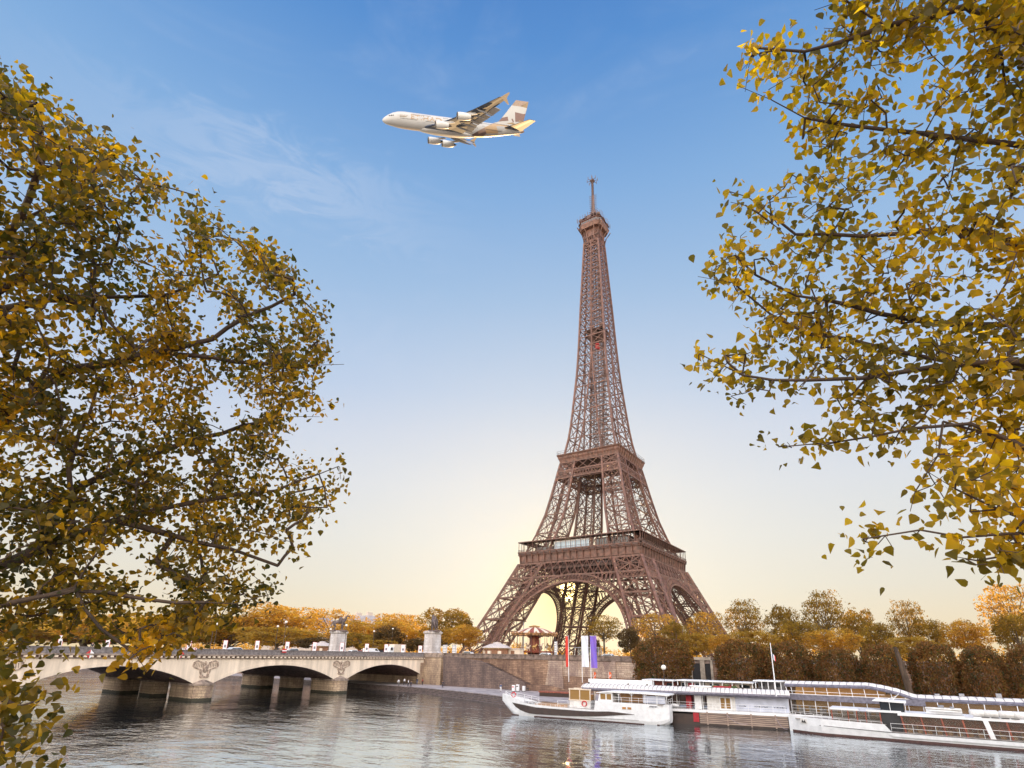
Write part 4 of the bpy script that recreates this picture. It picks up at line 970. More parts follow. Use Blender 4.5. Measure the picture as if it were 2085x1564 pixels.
# ================================================================ STREET FURNITURE, VEHICLES, PEOPLE
M['sign_white'] = mat('sign_white', (.8, .78, .8), .5, .04, 2.0); M['lamp_globe'] = mat('opal_globe', (.85, .82, .75), .4, .03)
M['iron_post'] = mat('dark_post', (.06, .045, .04), .5, .2); M['photo_dark'] = mat('photo_print', (.05, .05, .09), .5, .6, 6.0, col2=(.25, .2, .22))
M['copper'] = mat('bronze_statue', (.13, .095, .09), .7, .35, 2.0, bump=.4); M['pedestal'] = stone_wall('pedestal_stone', (.7, .66, .66), (.58, .54, .53), 1.6, .8, (.42, .36, .33), 'x', .015, .4)
M['pedestal_cap'] = mat('pedestal_cap', (.5, .45, .42), .85, .2, 1.5, bump=.3)
M['kiosk'] = mat('kiosk_wood', (.28, .13, .07), .6, .2, 2.0); M['kiosk_roof'] = mat('zinc_roof', (.55, .48, .45), .6, .15, 3.0)
M['gold_dull'] = mat('worn_gilt', (.42, .22, .1), .6, .5, 1.5); M['gold'] = mat('gilt_paint', (.6, .36, .12), .5, .3, 4.0); M['cream'] = mat('cream_canvas', (.72, .6, .48), .7, .1, 3.0); M['rust'] = mat('red_brown_paint', (.28, .07, .04), .6, .25, 3.0)
M['tyre'] = mat('tyre', (.02, .02, .02), .8); M['silver'] = mat('silver_paint', (.6, .6, .62), .3, .03, metal=.3)
# ---- posts with globes
def lamp(px, pytop, x, h_extra, label, first=None):
    top = P(px, pytop, x=x); z0 = 4.4 if abs(x) < 18 else 4.4; h = top.z-z0
    o = empty('street_lamp', (x, top.y, z0), 0, label, 'street lamp', 'street lamps around the bridge')
    mb = MB(); mb.lathe([(.16, 0), (.16, .5), (.1, .6), (.065, 1.2), (.05, h-.35)], n=8); mb.lathe([(.12, h-.42), (.16, h-.35)], n=8); mb.build('post', M['iron_post'], o)
    mb = MB(); mb.lathe([(.16, h-.35), (.3, h-.2), (.33, h-.02), (.26, h+.14), (.08, h+.22)], n=10); mb.build('globe', M['lamp_globe'], o, smooth=True)
    return o
LMP = [(583, 1266, 14, 'tall dark bridge lamp right of a pair left of centre'), (566, 1275, -13, 'thinner bridge lamp just left of the tall dark one'), (705.5, 1273, 14, 'tall dark lamp in front of the left white pedestal'), (673.5, 1281, -13, 'lamp at the left edge of the left white pedestal'),
       (438, 1259, 14, 'pale lamp among the hanging yellow leaves at left'), (443.5, 1270, -13, 'shorter pale lamp among the hanging yellow leaves'), (762, 1285, -10, 'lamp right of the left pedestal over the white van')]
for px, py, x, lab in LMP: lamp(px, py, x, 0, lab)
def ylamp(px, py, y, lab):
    top = P(px, py, y=y); h = top.z-4.4
    o = empty('street_lamp', (top.x, y, 4.4), 0, lab, 'street lamp', 'street lamps around the bridge')
    mb = MB(); mb.lathe([(.14, 0), (.12, .5), (.06, .9), (.05, h-.3)], n=8); mb.build('post', M['iron_post'], o)
    mb = MB(); mb.lathe([(.14, h-.3), (.28, h-.15), (.3, h), (.2, h+.15)], n=10); mb.build('globe', M['lamp_globe'], o, smooth=True)
ylamp(800, 1280, -139, 'lamp with white globe in front of the small dark tree'); ylamp(812.5, 1291, -120, 'small lamp globe right of the small dark tree')
ylamp(650, 1283, -118, 'small lamp globe in the trees left of the left pedestal'); ylamp(828, 1295, -118, 'thin lamp between the white truck and the right pedestal')
ylamp(986, 1290, -130, 'lamp at the foot of the left tower leg')
def mast(px, py, y, lab):
    top = P(px, py, y=y); h = top.z-4.3; o = empty('light_mast', (top.x, y, 4.3), 0, lab, 'light mast')
    MB().lathe([(.16, 0), (.12, h)], n=8).build('pole', M['grey'], o); MB().box((.35, 0, h+.05), (1.1, .5, .22)).box((-.1, 0, h+.05), (.3, .3, .3)).build('floodlight', M['iron_post'], o)
mast(1066.5, 1266, -128, 'thin grey light mast with dark head beside the carousel')
# ---- poster boards along the bridge
def poster(px, x, ytop=1305, ybot=1324, big=False, lab='', y=None, wpx=7):
    t = P(px, ytop, x=x) if y is None else P(px, ytop, y=y); z0 = 4.4; h = t.z-z0
    b = P(px+wpx, ytop, x=t.x) if False else None
    dist = (np.array(t)-CAM)@_f; w = wpx*dist/FPX*1.02
    ang = math.atan2(t.y-CAM[1], t.x-CAM[0])-math.pi/2
    o = empty('poster_board', (t.x, t.y, z0), ang, lab, 'poster board', 'poster boards standing along the bridge')
    MB().box((0, 0, h/2), (w, .12, h)).build('panel', M['sign_white'] if not big else M['grey'], o)
    if not big:
        MB().box((.02, -.075, h*.55+.1), (w*.5, .02, h*.2)).build('photograph', M['photo_dark'], o)
        MB().box((w/2+.03, 0, h/2), (.06, .14, h)).box((-w/2-.03, 0, h/2), (.06, .14, h)).box((0, 0, h+.02), (w+.1, .13, .05)).build('red_edge', M['red'], o)
    else:
        for k in range(6): MB().box((-.05, -.075, h-.35-k*.42), (w*.75, .02, .2)).build('text_block', M['sign_white'], o)
        MB().box((w/2+.05, 0, h/2), (.14, .14, h)).build('edge', M['sign_white'], o)
    return o
PB = [(126, 1294, 'behind the leaves farthest left'), (222, 1297, 'second from the left, half hidden by leaves'), (308, 1300, 'third from the left beside hanging leaves'), (387, 1302, 'above the red chevron sign'), (460, 1304, 'left of the white parked car'),
      (525, 1305, 'between the white car and the tall lamp pair'), (586, 1307, 'beside the tall dark lamp'), (641.5, 1308, 'in front of the brown kiosk'), (697, 1309, 'in front of the left pedestal'), (747.5, 1311, 'in front of the white van'),
      (787, 1312, 'at the front of the white box truck'), (821, 1313, 'at the back of the white box truck'), (856, 1315, 'directly left of the right pedestal')]
for px, yt, lab in PB: poster(px, 15.8, yt, lab='white photo poster board with red edge '+lab)
for px, lab in ((906, 'dark text panel board directly right of the right pedestal'), (925, 'dark text panel board farther right of the right pedestal')): poster(px, 0, 1313, big=True, lab=lab, y=-160, wpx=8)
poster(1131, 0, 1306, big=True, lab='dark information totem on the quay between carousel and red banner', y=-160, wpx=5)
# ---- navigation signs on the downstream face
def face_sign(name, px, py, sz, label, kind):
    c = P(px, py, x=XA+.45); o = empty(name, tuple(c), 0, label, 'navigation sign')
    h = sz*15.3*0+sz
    if kind == 'diamond':
        for s, m in ((-1, 'white'), (1, 'red')):
            mb = MB(); mb.prism([(0, -h), (s*h, 0), (0, h)] if s > 0 else [(0, -h), (0, h), (s*h, 0)], lambda a, b, t: (t, a, b), 0, .06); mb.build('half_panel', M[m], o)
    if kind == 'diamond2':
        for s, m in ((-1, 'red'), (1, 'white')):
            mb = MB(); mb.prism([(0, -h), (s*h, 0), (0, h)] if s > 0 else [(0, -h), (0, h), (s*h, 0)], lambda a, b, t: (t, a, b), 0, .06); mb.build('half_panel', M[m], o)
    if kind == 'bar':
        MB().bb(0, .06, -h, h, -h*.75, h*.75).build('red_panel', M['red'], o); MB().bb(.062, .09, -h, h, -h*.22, h*.22).build('white_bar', M['white'], o)
    MB().bb(-.3, -.003, -.1, .1, -.1, .1).build('bracket', M['grey'], o)
face_sign('navigation_sign', 367.5, 1332, .72, 'white and red diamond sign on the bridge below the chevron board', 'diamond')
face_sign('navigation_sign', 183, 1332, .72, 'red and white diamond sign on the bridge near the leaves at left', 'diamond2')
face_sign('navigation_sign', 579, 1325, .55, 'red sign with white bar on the bridge below the tall lamp', 'bar')
c = P(386, 1321, x=XA+.3); o = empty('chevron_board', tuple(c), 0, 'small white board with red left pointing chevrons on the bridge parapet', 'sign')
MB().bb(0, .05, -1.35, 1.35, -.22, .22).build('panel', M['white'], o)
for k in range(4):
    y = -1.0+k*.62; mb = MB(); mb.prism([(y, 0), (y+.3, .21), (y+.5, .21), (y+.2, 0), (y+.5, -.21), (y+.3, -.21)], lambda a, b, t: (t, a, b), .052, .07); mb.build('chevron', M['red'], o)
# ---- skin-modifier figures
def skin_mesh(name, V, E, Rd, m, parent=None, sub=1, root=0):
    me = bpy.data.meshes.new(name+'_cage'); me.from_pydata(V, E, []); ob = bpy.data.objects.new(name+'_cage', me); COL.objects.link(ob)
    sk = ob.modifiers.new('s', 'SKIN'); sk.use_smooth_shade = True
    ly = me.skin_vertices[0] if len(me.skin_vertices) else None
    if ly is None: bpy.context.view_layer.update(); ly = me.skin_vertices[0]
    for i, r in enumerate(Rd): ly.data[i].radius = (r, r) if not isinstance(r, tuple) else r; ly.data[i].use_root = (i == root)
    sb = ob.modifiers.new('u', 'SUBSURF'); sb.levels = sub; sb.render_levels = sub
    dg = bpy.context.evaluated_depsgraph_get(); dg.update()
    nm = bpy.data.meshes.new_from_object(ob.evaluated_get(dg)); nm.name = name; nm.materials.clear(); nm.materials.append(m)
    nm.polygons.foreach_set('use_smooth', [True]*len(nm.polygons))
    bpy.data.objects.remove(ob); o = bpy.data.objects.new(name, nm); COL.objects.link(o)
    if parent is not None: o.parent = parent
    return o
M['skin'] = mat('skin', (.45, .27, .19), .6, .05); M['hair'] = mat('hair', (.05, .03, .02), .7, .2)
def cloth(n, c): M[n] = mat(n, c, .85, .1, 4.0); return n
for n, c in (('c_white', (.72, .72, .74)), ('c_dark', (.03, .03, .045)), ('c_blue', (.06, .1, .2)), ('c_red', (.4, .05, .05)), ('c_grey', (.2, .19, .2)), ('c_tan', (.3, .22, .15))): cloth(n, c)
def person(loc, rz, label, top, legs, pose=0, h=1.75):
    o = empty('person', loc, rz, label, 'person'); o['group'] = 'people walking by the river'
    st = (.16, .22, .0)[pose]; s = h/1.75
    def sc3(L_): return [(a*s, b*s, c*s) for a, b, c in L_]
    # body, one surface: pelvis 0
    V = sc3([(0, 0, .95), (0, 0, 1.15), (0, .01, 1.38), (0, 0, 1.5), (0, -.01, 1.6), (0, -.02, 1.7),
             (.1, 0, .9), (.11, -st*.6, .5), (.11, -st*.9+.05, .08), (.11, -st-.1, .04), (-.1, 0, .9), (-.11, st*.5, .5), (-.11, st+.08, .1), (-.11, st-.05, .04),
             (.19, 0, 1.42), (.25, st*.4, 1.15), (.24, st*.3-.12, .92), (.24, st*.2-.16, .84), (-.19, 0, 1.42), (-.25, -st*.4, 1.15), (-.24, -st*.5-.1, .92), (-.24, -st*.5-.14, .84)])
    E = [(0, 1), (1, 2), (2, 3), (3, 4), (4, 5), (0, 6), (6, 7), (7, 8), (8, 9), (0, 10), (10, 11), (11, 12), (12, 13), (2, 14), (14, 15), (15, 16), (16, 17), (2, 18), (18, 19), (19, 20), (20, 21)]
    Rd = [.13, .12, .14, .06, .09, .08, .085, .06, .04, .035, .085, .06, .04, .035, .055, .042, .032, .03, .055, .042, .032, .03]
    b = skin_mesh('body', V, E, [r*s for r in Rd], M['skin'], o)
    skin_mesh('jacket', [V[i] for i in (0, 1, 2, 3, 14, 15, 16, 18, 19, 20)], [(0, 1), (1, 2), (2, 3), (2, 4), (4, 5), (5, 6), (2, 7), (7, 8), (8, 9)], [r*s for r in (.16, .155, .175, .075, .075, .058, .046, .075, .058, .046)], M[top], o)
    skin_mesh('trousers', [V[i] for i in (0, 6, 7, 8, 10, 11, 12)], [(0, 1), (1, 2), (2, 3), (0, 4), (4, 5), (5, 6)], [r*s for r in (.155, .105, .078, .06, .105, .078, .06)], M[legs], o)
    MB().ell((0, .012*s, 1.715*s), (.098*s, .108*s, .1*s), 10, 6).build('hair', M['hair'], o, smooth=True)
    MB().ell((V[9][0], V[9][1]+.02, .045), (.05, .13, .045), 8, 4).build('shoe', M['black'], o); MB().ell((V[13][0], V[13][1]+.02, .045), (.05, .13, .045), 8, 4).build('shoe', M['black'], o)
    return o
PE = [(811, 1397, 'c_white', 'c_grey', 0, 'person in white top under the right bridge arch, leftmost of the walkers', .3), (823, 1395, 'c_white', 'c_dark', 1, 'taller person in white shirt under the right bridge arch', 1.2), (831, 1398, 'c_white', 'c_dark', 0, 'person in white top and dark trousers beside the taller one', 2.0),
      (836.5, 1402, 'c_dark', 'c_dark', 0, 'person all in dark clothes nearest the water by the bridge arch', 0.), (849, 1394, 'c_dark', 'c_blue', 2, 'person in dark jacket by the arch end at the abutment', 1.), (860, 1395, 'c_red', 'c_dark', 2, 'person in red jacket close to the bridge abutment', 2.),
      (901, 1401, 'c_dark', 'c_dark', 2, 'lone person in dark clothes standing by the quay wall right of the abutment', .5), (1019.5, 1408, 'c_blue', 'c_white', 2, 'person in blue jacket and white trousers left of the white ticket machines', .2)]
for px, py, a, b, ps, lab, rz in PE: person(tuple(P(px, py, z=LQ)), rz, lab, a, b, ps)
PD = [(190, 1310, 'c_dark', 'person in dark clothes on the bridge left of the chevron board'), (351, 1312, 'c_red', 'person in red on the bridge left of the poster over the chevrons'), (369, 1313, 'c_tan', 'person in tan jacket on the bridge above the white and red diamond'), (568, 1316, 'c_dark', 'dark clothed person on the bridge left of the tall lamp'),
      (585.5, 1316, 'c_dark', 'dark clothed person on the bridge right of the tall lamp'), (943, 1325, 'c_tan', 'person in tan beside the quay parapet near the car'), (915, 1327, 'c_dark', 'person in dark between the two text panel boards')]
for px, py, a, lab in PD:
    q = P(px, py-3, x=13.5) if px < 900 else P(px, py-3, y=-158); person((q.x, q.y, 4.38), px % 3, lab, a, 'c_dark', 2)
# ---- monuments
def monument(px, py, x, yw, label, flip):
    b = P(px, py, y=yw) if x is None else P(px, py, x=x); bx, by = b.x, b.y; g = 4.4
    hw = 1.9; o = empty('horse_monument', (bx, by, g), 0, label, 'monument')
    mb = MB(); H = 7.1
    def blk(r0, r1, z0, z1): mb.prism([(-1, -1.25), (1, -1.25), (1, 1.25), (-1, 1.25)], lambda a, c, t: (a*.76*(r0+(r1-r0)*t), c*.76*(r0+(r1-r0)*t), z0+(z1-z0)*t), 0, 1)
    blk(2.75, 2.75, -.6, .9); blk(2.6, 2.15, .9, 1.3); blk(2.12, 2.0, 1.3, H-.9); mb.build('pedestal', M['pedestal'], o)
    mb = MB(); blk(2.1, 2.35, H-.9, H-.6); blk(2.38, 2.38, H-.6, H-.25); blk(2.1, 2.0, H-.25, H); mb.build('cap', M['pedestal_cap'], o)
    st = empty('statue', (0, 0, H), .9 if not flip else 2.4); st.parent = o
    # horse: nose forward = +x
    V = [(-1.1, 0, 2.0), (-.4, 0, 1.95), (.4, 0, 2.0), (.95, 0, 2.25), (1.25, 0, 2.9), (1.4, 0, 3.35), (1.75, 0, 3.25), (2.05, 0, 2.95),
         (-1.2, .22, 1.5), (-.95, .25, .95), (-1.2, .25, .55), (-1.1, .25, .08), (-1.15, -.22, 1.5), (-.8, -.25, .95), (-1.05, -.25, .55), (-.9, -.25, .08),
         (.7, .22, 1.4), (.75, .25, .8), (.7, .25, .08), (.95, -.22, 1.5), (1.35, -.25, 1.25), (1.25, -.25, .75), (-1.5, 0, 2.0), (-1.75, 0, 1.3), (-1.7, 0, .8)]
    E = [(0, 1), (1, 2), (2, 3), (3, 4), (4, 5), (5, 6), (6, 7), (0, 8), (8, 9), (9, 10), (10, 11), (0, 12), (12, 13), (13, 14), (14, 15), (2, 16), (16, 17), (17, 18), (2, 19), (19, 20), (20, 21), (0, 22), (22, 23), (23, 24)]
    Rd = [.45, .42, .46, .4, .28, .22, .17, .12, .26, .15, .1, .11, .26, .15, .1, .11, .2, .12, .1, .2, .12, .09, .12, .16, .08]
    skin_mesh('horse', V, E, Rd, M['copper'], st)
    V = [(.5, -.75, 1.15), (.5, -.75, 1.5), (.52, -.75, 1.95), (.52, -.75, 2.2), (.52, -.75, 2.45), (.45, -.9, .6), (.4, -.9, .08), (.6, -.6, .6), (.75, -.6, .08), (.7, -.95, 1.95), (.95, -.9, 1.6), (.5, -.5, 2.05), (.9, -.35, 2.3), (1.2, -.2, 2.5)]
    E = [(0, 1), (1, 2), (2, 3), (3, 4), (0, 5), (5, 6), (0, 7), (7, 8), (2, 9), (9, 10), (2, 11), (11, 12), (12, 13)]
    skin_mesh('warrior', V, E, [.24, .24, .27, .11, .17, .14, .1, .14, .1, .12, .08, .12, .09, .07], M['copper'], st)
    MB().ell((.1, -.35, 2.35), (.5, .25, .75)).build('cloak', M['copper'], st, smooth=True)
    MB().box((0, -.2, .0), (3.4, 2.2, .3)).build('plinth', M['copper'], st); st.scale = (1.42, 1.42, 1.42); return o
m1 = monument(881, 1300, None, -160.2, 'white stone pedestal with dark horse and warrior statue at the bridge end, right one', True)
m2 = monument(689, 1300, -15.8, None, 'white stone pedestal with brown horse and warrior statue, the left one', False)
# ---- vehicles
def car(loc, rz, label, paint, L_=4.3, Wd=1.75, Hh=1.45, van=False, cat='car'):
    o = empty('parked_car' if not van else 'parked_van', loc, rz, label, cat); o['group'] = 'vehicles on the bridge and quay'
    if van: side = [(-L_/2, .35), (L_/2, .35), (L_/2, 1.0), (L_/2-.5, 1.25), (L_/2-1.3, Hh), (-L_/2+.05, Hh), (-L_/2, 1.0)]
    else: side = [(-L_/2, .35), (L_/2, .35), (L_/2, .75), (L_/2-.9, .92), (L_/2-1.5, Hh), (-L_/2+1.0, Hh), (-L_/2+.3, .98), (-L_/2, .9)]
    mb = MB(); mb.prism(side, lambda a, b, t: (a, (t-.5)*Wd*(1 if b < 1 else .86), b), 0, 1); mb.build('body', M[paint], o)
    mb = MB()
    if van: g = [(L_/2-1.35, Hh-.12), (L_/2-.62, 1.12), (L_/2-1.9, 1.12), (L_/2-1.9, Hh-.12)]
    else: g = [(-L_/2+1.1, Hh-.08), (L_/2-1.52, Hh-.08), (L_/2-1.1, .96), (-L_/2+.5, .96)]
    for s in (-1, 1): mb = MB(); mb.prism(g, lambda a, b, t: (a, s*(Wd*(.5 if b < 1 else .43)+.005+t*.012), b), 0, 1); mb.build('side_window', M['glass_dark'], o)
    mb = MB(); a0 = (L_/2-1.5, Hh) if not van else (L_/2-1.3, Hh); a1 = (L_/2-.95, .93) if not van else (L_/2-.55, 1.24)
    mb.add([(a1[0]+.02, -Wd*.42, a1[1]+.02), (a1[0]+.02, Wd*.42, a1[1]+.02), (a0[0]+.03, Wd*.39, a0[1]-.03), (a0[0]+.03, -Wd*.39, a0[1]-.03)], [(0, 1, 2, 3)]); mb.build('windscreen', M['glass_dark'], o)
    for x in (-L_/2+.8, L_/2-.85):
        for s in (-1, 1):
            w_ = MB(); w_.tube([(x, s*Wd*.5-.1*s, .32), (x, s*Wd*.5+.02*s, .32)], .32, 14); ww = w_.build('wheel', M['tyre'], o)
            r = MB(); r.tube([(x, s*Wd*.5+.021*s, .32), (x, s*Wd*.5+.035*s, .32)], .19, 10); r.build('rim', M['silver'], ww)
    for s in (-1, 1): MB().box((L_/2+.005, s*Wd*.38, .68), (.04, .3, .14)).build('headlight', M['lamp_globe'], o)
    return o
def bridge_car(px, label, paint, x=9, **k): q = P(px, 1320, x=x); return car((x, q.y, 4.36), math.pi/2*(1 if x > 0 else -1), label, paint, **k)
bridge_car(481, 'white car on the bridge between two poster boards at left', 'silver'); bridge_car(597, 'silver white car on the bridge right of the tall lamp', 'silver', x=8)
bridge_car(757, 'white van on the bridge under a poster board', 'white', x=10, van=True, Hh=1.95, L_=5, cat='van'); bridge_car(775, 'dark car on the bridge right of the white van', 'c_dark', x=6)
bridge_car(718, 'white car on the bridge right of the left pedestal', 'white', x=-12); bridge_car(738, 'dark red car between pedestal and white van', 'rust', x=-9)
q = P(955, 1325, y=-154); car((q.x, -154, 4.41), .15, 'white car on the quay road right of the text panel boards', 'white', Hh=1.6)
q = P(1113, 1322, y=-150); car((q.x, -150, 4.41), 0, 'white car on the quay road right of the carousel', 'white', Hh=1.5)
q = P(1240, 1322, y=-150); car((q.x, -150, 4.41), 0, 'pale car on the quay road right of the blue banner', 'silver', Hh=1.5)
q = P(805, 1318, x=4)
o = empty('box_truck', (4, q.y, 4.36), -math.pi/2, 'white box truck on the bridge between two poster boards', 'truck'); o['group'] = 'vehicles on the bridge and quay'
MB().bb(-3.4, 1.5, -1.1, 1.1, .8, 3.3).build('cargo_box', M['cream'], o); MB().prism([(1.6, .5), (3.4, .5), (3.4, 1.5), (3.0, 2.6), (1.6, 2.6)], lambda a, b, t: (a, -1.05+2.1*t, b), 0, 1).build('cab', M['white'], o)
MB().bb(2.0, 2.9, -1.07, 1.07, 1.5, 2.3).build('cab_window', M['glass_dark'], o)
for x in (-2.2, 2.5):
    for s in (-1, 1): MB().tube([(x, s*.8, .45), (x, s*1.08, .45)], .45, 14).build('wheel', M['tyre'], o)
q = P(1082, 1322, y=-151)
# ---- kiosks
def kiosk(px, y, r, h, label, cap='kiosk_roof', n=8):
    q = P(px, 1320, y=y); o = empty('round_kiosk', (q.x, y, 4.4), 0, label, 'kiosk')
    MB().lathe([(r*.93, 0), (r*.93, h*.62)], n=n).build('wall', M['kiosk'], o)
    mb = MB(); mb.lathe([(r*1.12, h*.62), (r*1.12, h*.66), (r*.55, h*.88), (r*.3, h*.93), (r*.3, h), (r*.05, h*1.03)], n=n*2); mb.build('roof', M[cap], o)
    for k in range(3):
        a = -math.pi/2+(k-1)*.8; MB().box((r*.9*math.cos(a), r*.9*math.sin(a), h*.33), (.9, .9, h*.22), a).build('window', M['cream'], o)
    MB().lathe([(r*.99, h*.56), (r*.99, h*.61)], n=n).build('gilt_fascia', M['gold'], o); return o  # band of gilt paint just below the roof
kiosk(1012, -158.3, 3.7, 4.0, 'brown round kiosk with pale tiered roof left of the carousel'); kiosk(656, -150, 4.0, 4.2, 'brown kiosk with pale conical roof left of the left pedestal')
a, b = P(1040, 1320, y=-155).x, P(1048, 1320, y=-155).x
o = empty('ticket_hut', (P(1048, 1320, y=-156.5).x, -156.5, 4.4), 0, 'small tan ticket hut between round kiosk and carousel', 'hut'); MB().bb(-1.4, 2.2, -1, 1, 0, 2.3).build('wall', M['cream'], o); MB().bb(-1.6, 2.4, -1.2, 1.2, 2.3, 2.5).build('roof', M['kiosk_roof'], o); MB().bb(-.6, .6, -1.03, -1.005, .9, 1.9).build('window', M['kiosk'], o)
# ---- carousel
def carousel():
    y = -146.0; c = P(1088, 1325, y=y); r = (P(1128, 1295, y=y).x-P(1050, 1295, y=y).x)/2; zt = P(1088, 1275, y=y).z-4.4; ze = P(1088, 1296, y=y).z-4.4; zu = P(1088, 1290, y=y).z-4.4
    o = empty('carousel', (c.x, y, 4.4), 0, 'ornate merry-go-round with striped conical roof on the quay below the tower', 'carousel')
    MB().lathe([(r*.95, .1), (r*.95, .45), (r*.9, .5)], n=32).build('platform', M['rust'], o); MB().lathe([(r*.86, 1.5), (r*.88, 1.9), (r*.84, 1.95)], n=32).build('upper_platform', M['rust'], o)
    for k in range(24):
        mb = MB(); a0, a1 = 2*math.pi*k/24, 2*math.pi*(k+1)/24
        R = [(r*1.0, zu), (r*.55, zu+(zt-zu)*.55), (r*.2, zt-.35)]
        for (r0, z0), (r1, z1) in zip(R[:-1], R[1:]): mb.add([(r0*math.cos(a0), r0*math.sin(a0), z0), (r0*math.cos(a1), r0*math.sin(a1), z0), (r1*math.cos(a1), r1*math.sin(a1), z1), (r1*math.cos(a0), r1*math.sin(a0), z1)], [(0, 1, 2, 3)])
        mb.build('roof_panel', M['rust' if k % 2 else 'cream'], o)
    MB().lathe([(r*.2, zt-.4), (r*.27, zt-.1), (r*.2, zt), (r*.04, zt+.25)], n=20).build('crown_cap', M['gold'], o)
    mb = MB(); mb.lathe([(r*.95, ze+.15), (r*1.0, zu)], n=32)
    for k in range(20): a = 2*math.pi*k/20; mb.ell((r*math.cos(a), r*math.sin(a), zu), (.35, .35, .42)); mb.ell((r*.97*math.cos(a+.157), r*.97*math.sin(a+.157), ze+.25), (.22, .22, .3))
    mb.build('rounding_board', M['gold_dull'], o)
    MB().lathe([(r*.3, .5), (r*.3, 3.0), (r*.36, 3.2), (r*.24, 3.5), (r*.2, ze-.6), (r*.35, ze)], n=12).build('centre_drum', M['rust'], o)
    for k in range(16):
        a = 2*math.pi*k/16; rr = r*.92; mb = MB(); mb.tube([(rr*math.cos(a), rr*math.sin(a), .4), (rr*math.cos(a), rr*math.sin(a), ze)], .09, 6); mb.build('pole', M['iron_post'], o)
    for k in range(12):
        a = 2*math.pi*k/12; rr = r*(.55 if k % 2 else .75); x, yy, z = rr*math.cos(a), rr*math.sin(a), 2.75+.35*(k % 3); ta, tb = -math.sin(a), math.cos(a)
        mb = MB(); mb.ell((x, yy, z), (.35+.35*abs(ta), .35+.35*abs(tb), .35)); mb.tube([(x+ta*.5, yy+tb*.5, z+.1), (x+ta*.8, yy+tb*.8, z+.7), (x+ta*1.1, yy+tb*1.1, z+.5)], [.22, .17, .1], 6)
        for s in (-.4, .4): mb.tube([(x+ta*s, yy+tb*s, z-.1), (x+ta*(s+.3), yy+tb*(s+.3), z-.75)], [.12, .06], 5)
        mb.tube([(x, yy, .5), (x, yy, ze)], .04, 5); mb.build('horse', M['cream' if k % 2 else 'gold'], o)
carousel()
# ---- glass shelter
q0, q1 = P(1173, 1320, y=-160), P(1222, 1320, y=-160)
o = empty('bus_shelter', ((q0.x+q1.x)/2, -160, 4.4), 0, 'grey framed glass shelter on the quay behind the hanging banners', 'shelter'); w = (q1.x-q0.x)/2
MB().bb(-w, w, -1, 1, 2.75, 2.9).build('roof', M['grey'], o)
for u in (-w+.1, -w/3, w/3, w-.1): MB().bb(u-.06, u+.06, -.95, -.85, 0, 2.75).bb(u-.06, u+.06, .85, .95, 0, 2.75).build('post', M['grey'], o)
MB().bb(-w+.1, w-.1, .87, .9, .3, 2.6).build('glass_pane', M['glass'], o)
# ---- ticket machines
for i, (px, m, lab) in enumerate(((1045.5, 'red', 'white ticket machine with red panel, leftmost of three'), (1054, 'black', 'white ticket machine with dark square panel, middle of three'), (1066.5, None, 'plain small white ticket machine, rightmost of three'))):
    q = P(px, 1408, z=LQ); o = empty('ticket_machine', tuple(q), 0, lab, 'machine', 'ticket machines on the lower quay'); h = 1.45 if i == 1 else (1.3 if i == 0 else 1.1); w = .62 if i < 2 else .55
    MB().box((0, 0, h/2+.12), (w, .5, h)).build('cabinet', M['white'], o); MB().box((0, 0, .06), (w+.2, .6, .12)).build('foot', M['black'], o)
    if m: MB().box((0, -.26, h*.78), (w*.7, .02, .25)).build('panel', M[m], o)
q = P(1074.5, 1407, z=LQ); o = empty('bollard', tuple(q), 0, 'squat dark mooring bollard beside the plain white ticket machine', 'bollard'); MB().lathe([(.28, 0), (.22, .15), (.2, .5), (.3, .62), (.2, .72)], n=12).build('drum', M['iron_post'], o)
# ---- far buildings
M['facade'] = mat('pale_limestone_facade', (.62, .52, .44), .9, .1, .1); M['zinc'] = mat('zinc_mansard', (.4, .38, .42), .6, .1, .3)
def block(px0, px1, ytop, y, lab, chim):
    a, b = P(px0, ytop, y=y), P(px1, ytop, y=y); H = a.z+.1; w = b.x-a.x
    o = empty('apartment_building', ((a.x+b.x)/2, y+8, -.1), 0, lab, 'building', 'far apartment blocks above the trees')
    MB().bb(-w/2, w/2, -8, 8, 0, H*.84).build('wall', M['facade'], o)
    r = MB(); r.prism([(-w/2, H*.84), (w/2, H*.84), (w/2-1.5, H*.97), (-w/2+1.5, H*.97)], lambda u, v, t: (u, -8.2+16.4*t, v), 0, 1); rf = r.build('roof', M['zinc'], o)
    for c in chim: MB().bb(w*c-1.2, w*c+1.2, -3, 3, H*.95, H*1.06).build('chimney', M['facade'], rf)
    for k in range(4):
        for j in range(int(w/4)): 
            x = -w/2+2+j*4; zz = H*.84-3-k*3.2
            MB().bb(x-.6, x+.6, -8.06, -8.01, zz, zz+2).build('window', M['glass_dark'], o)
block(602, 652, 1256, 60, 'pale far apartment block with chimneys above the trees left of the left statue', (-.25, .1, .4)); block(708, 752, 1252, 75, 'pale far apartment block above the trees right of the left statue', (-.3, .2))
block(540, 590, 1258, 90, 'pale far building mostly hidden by hazy trees behind the bridge lamps', (.2,))
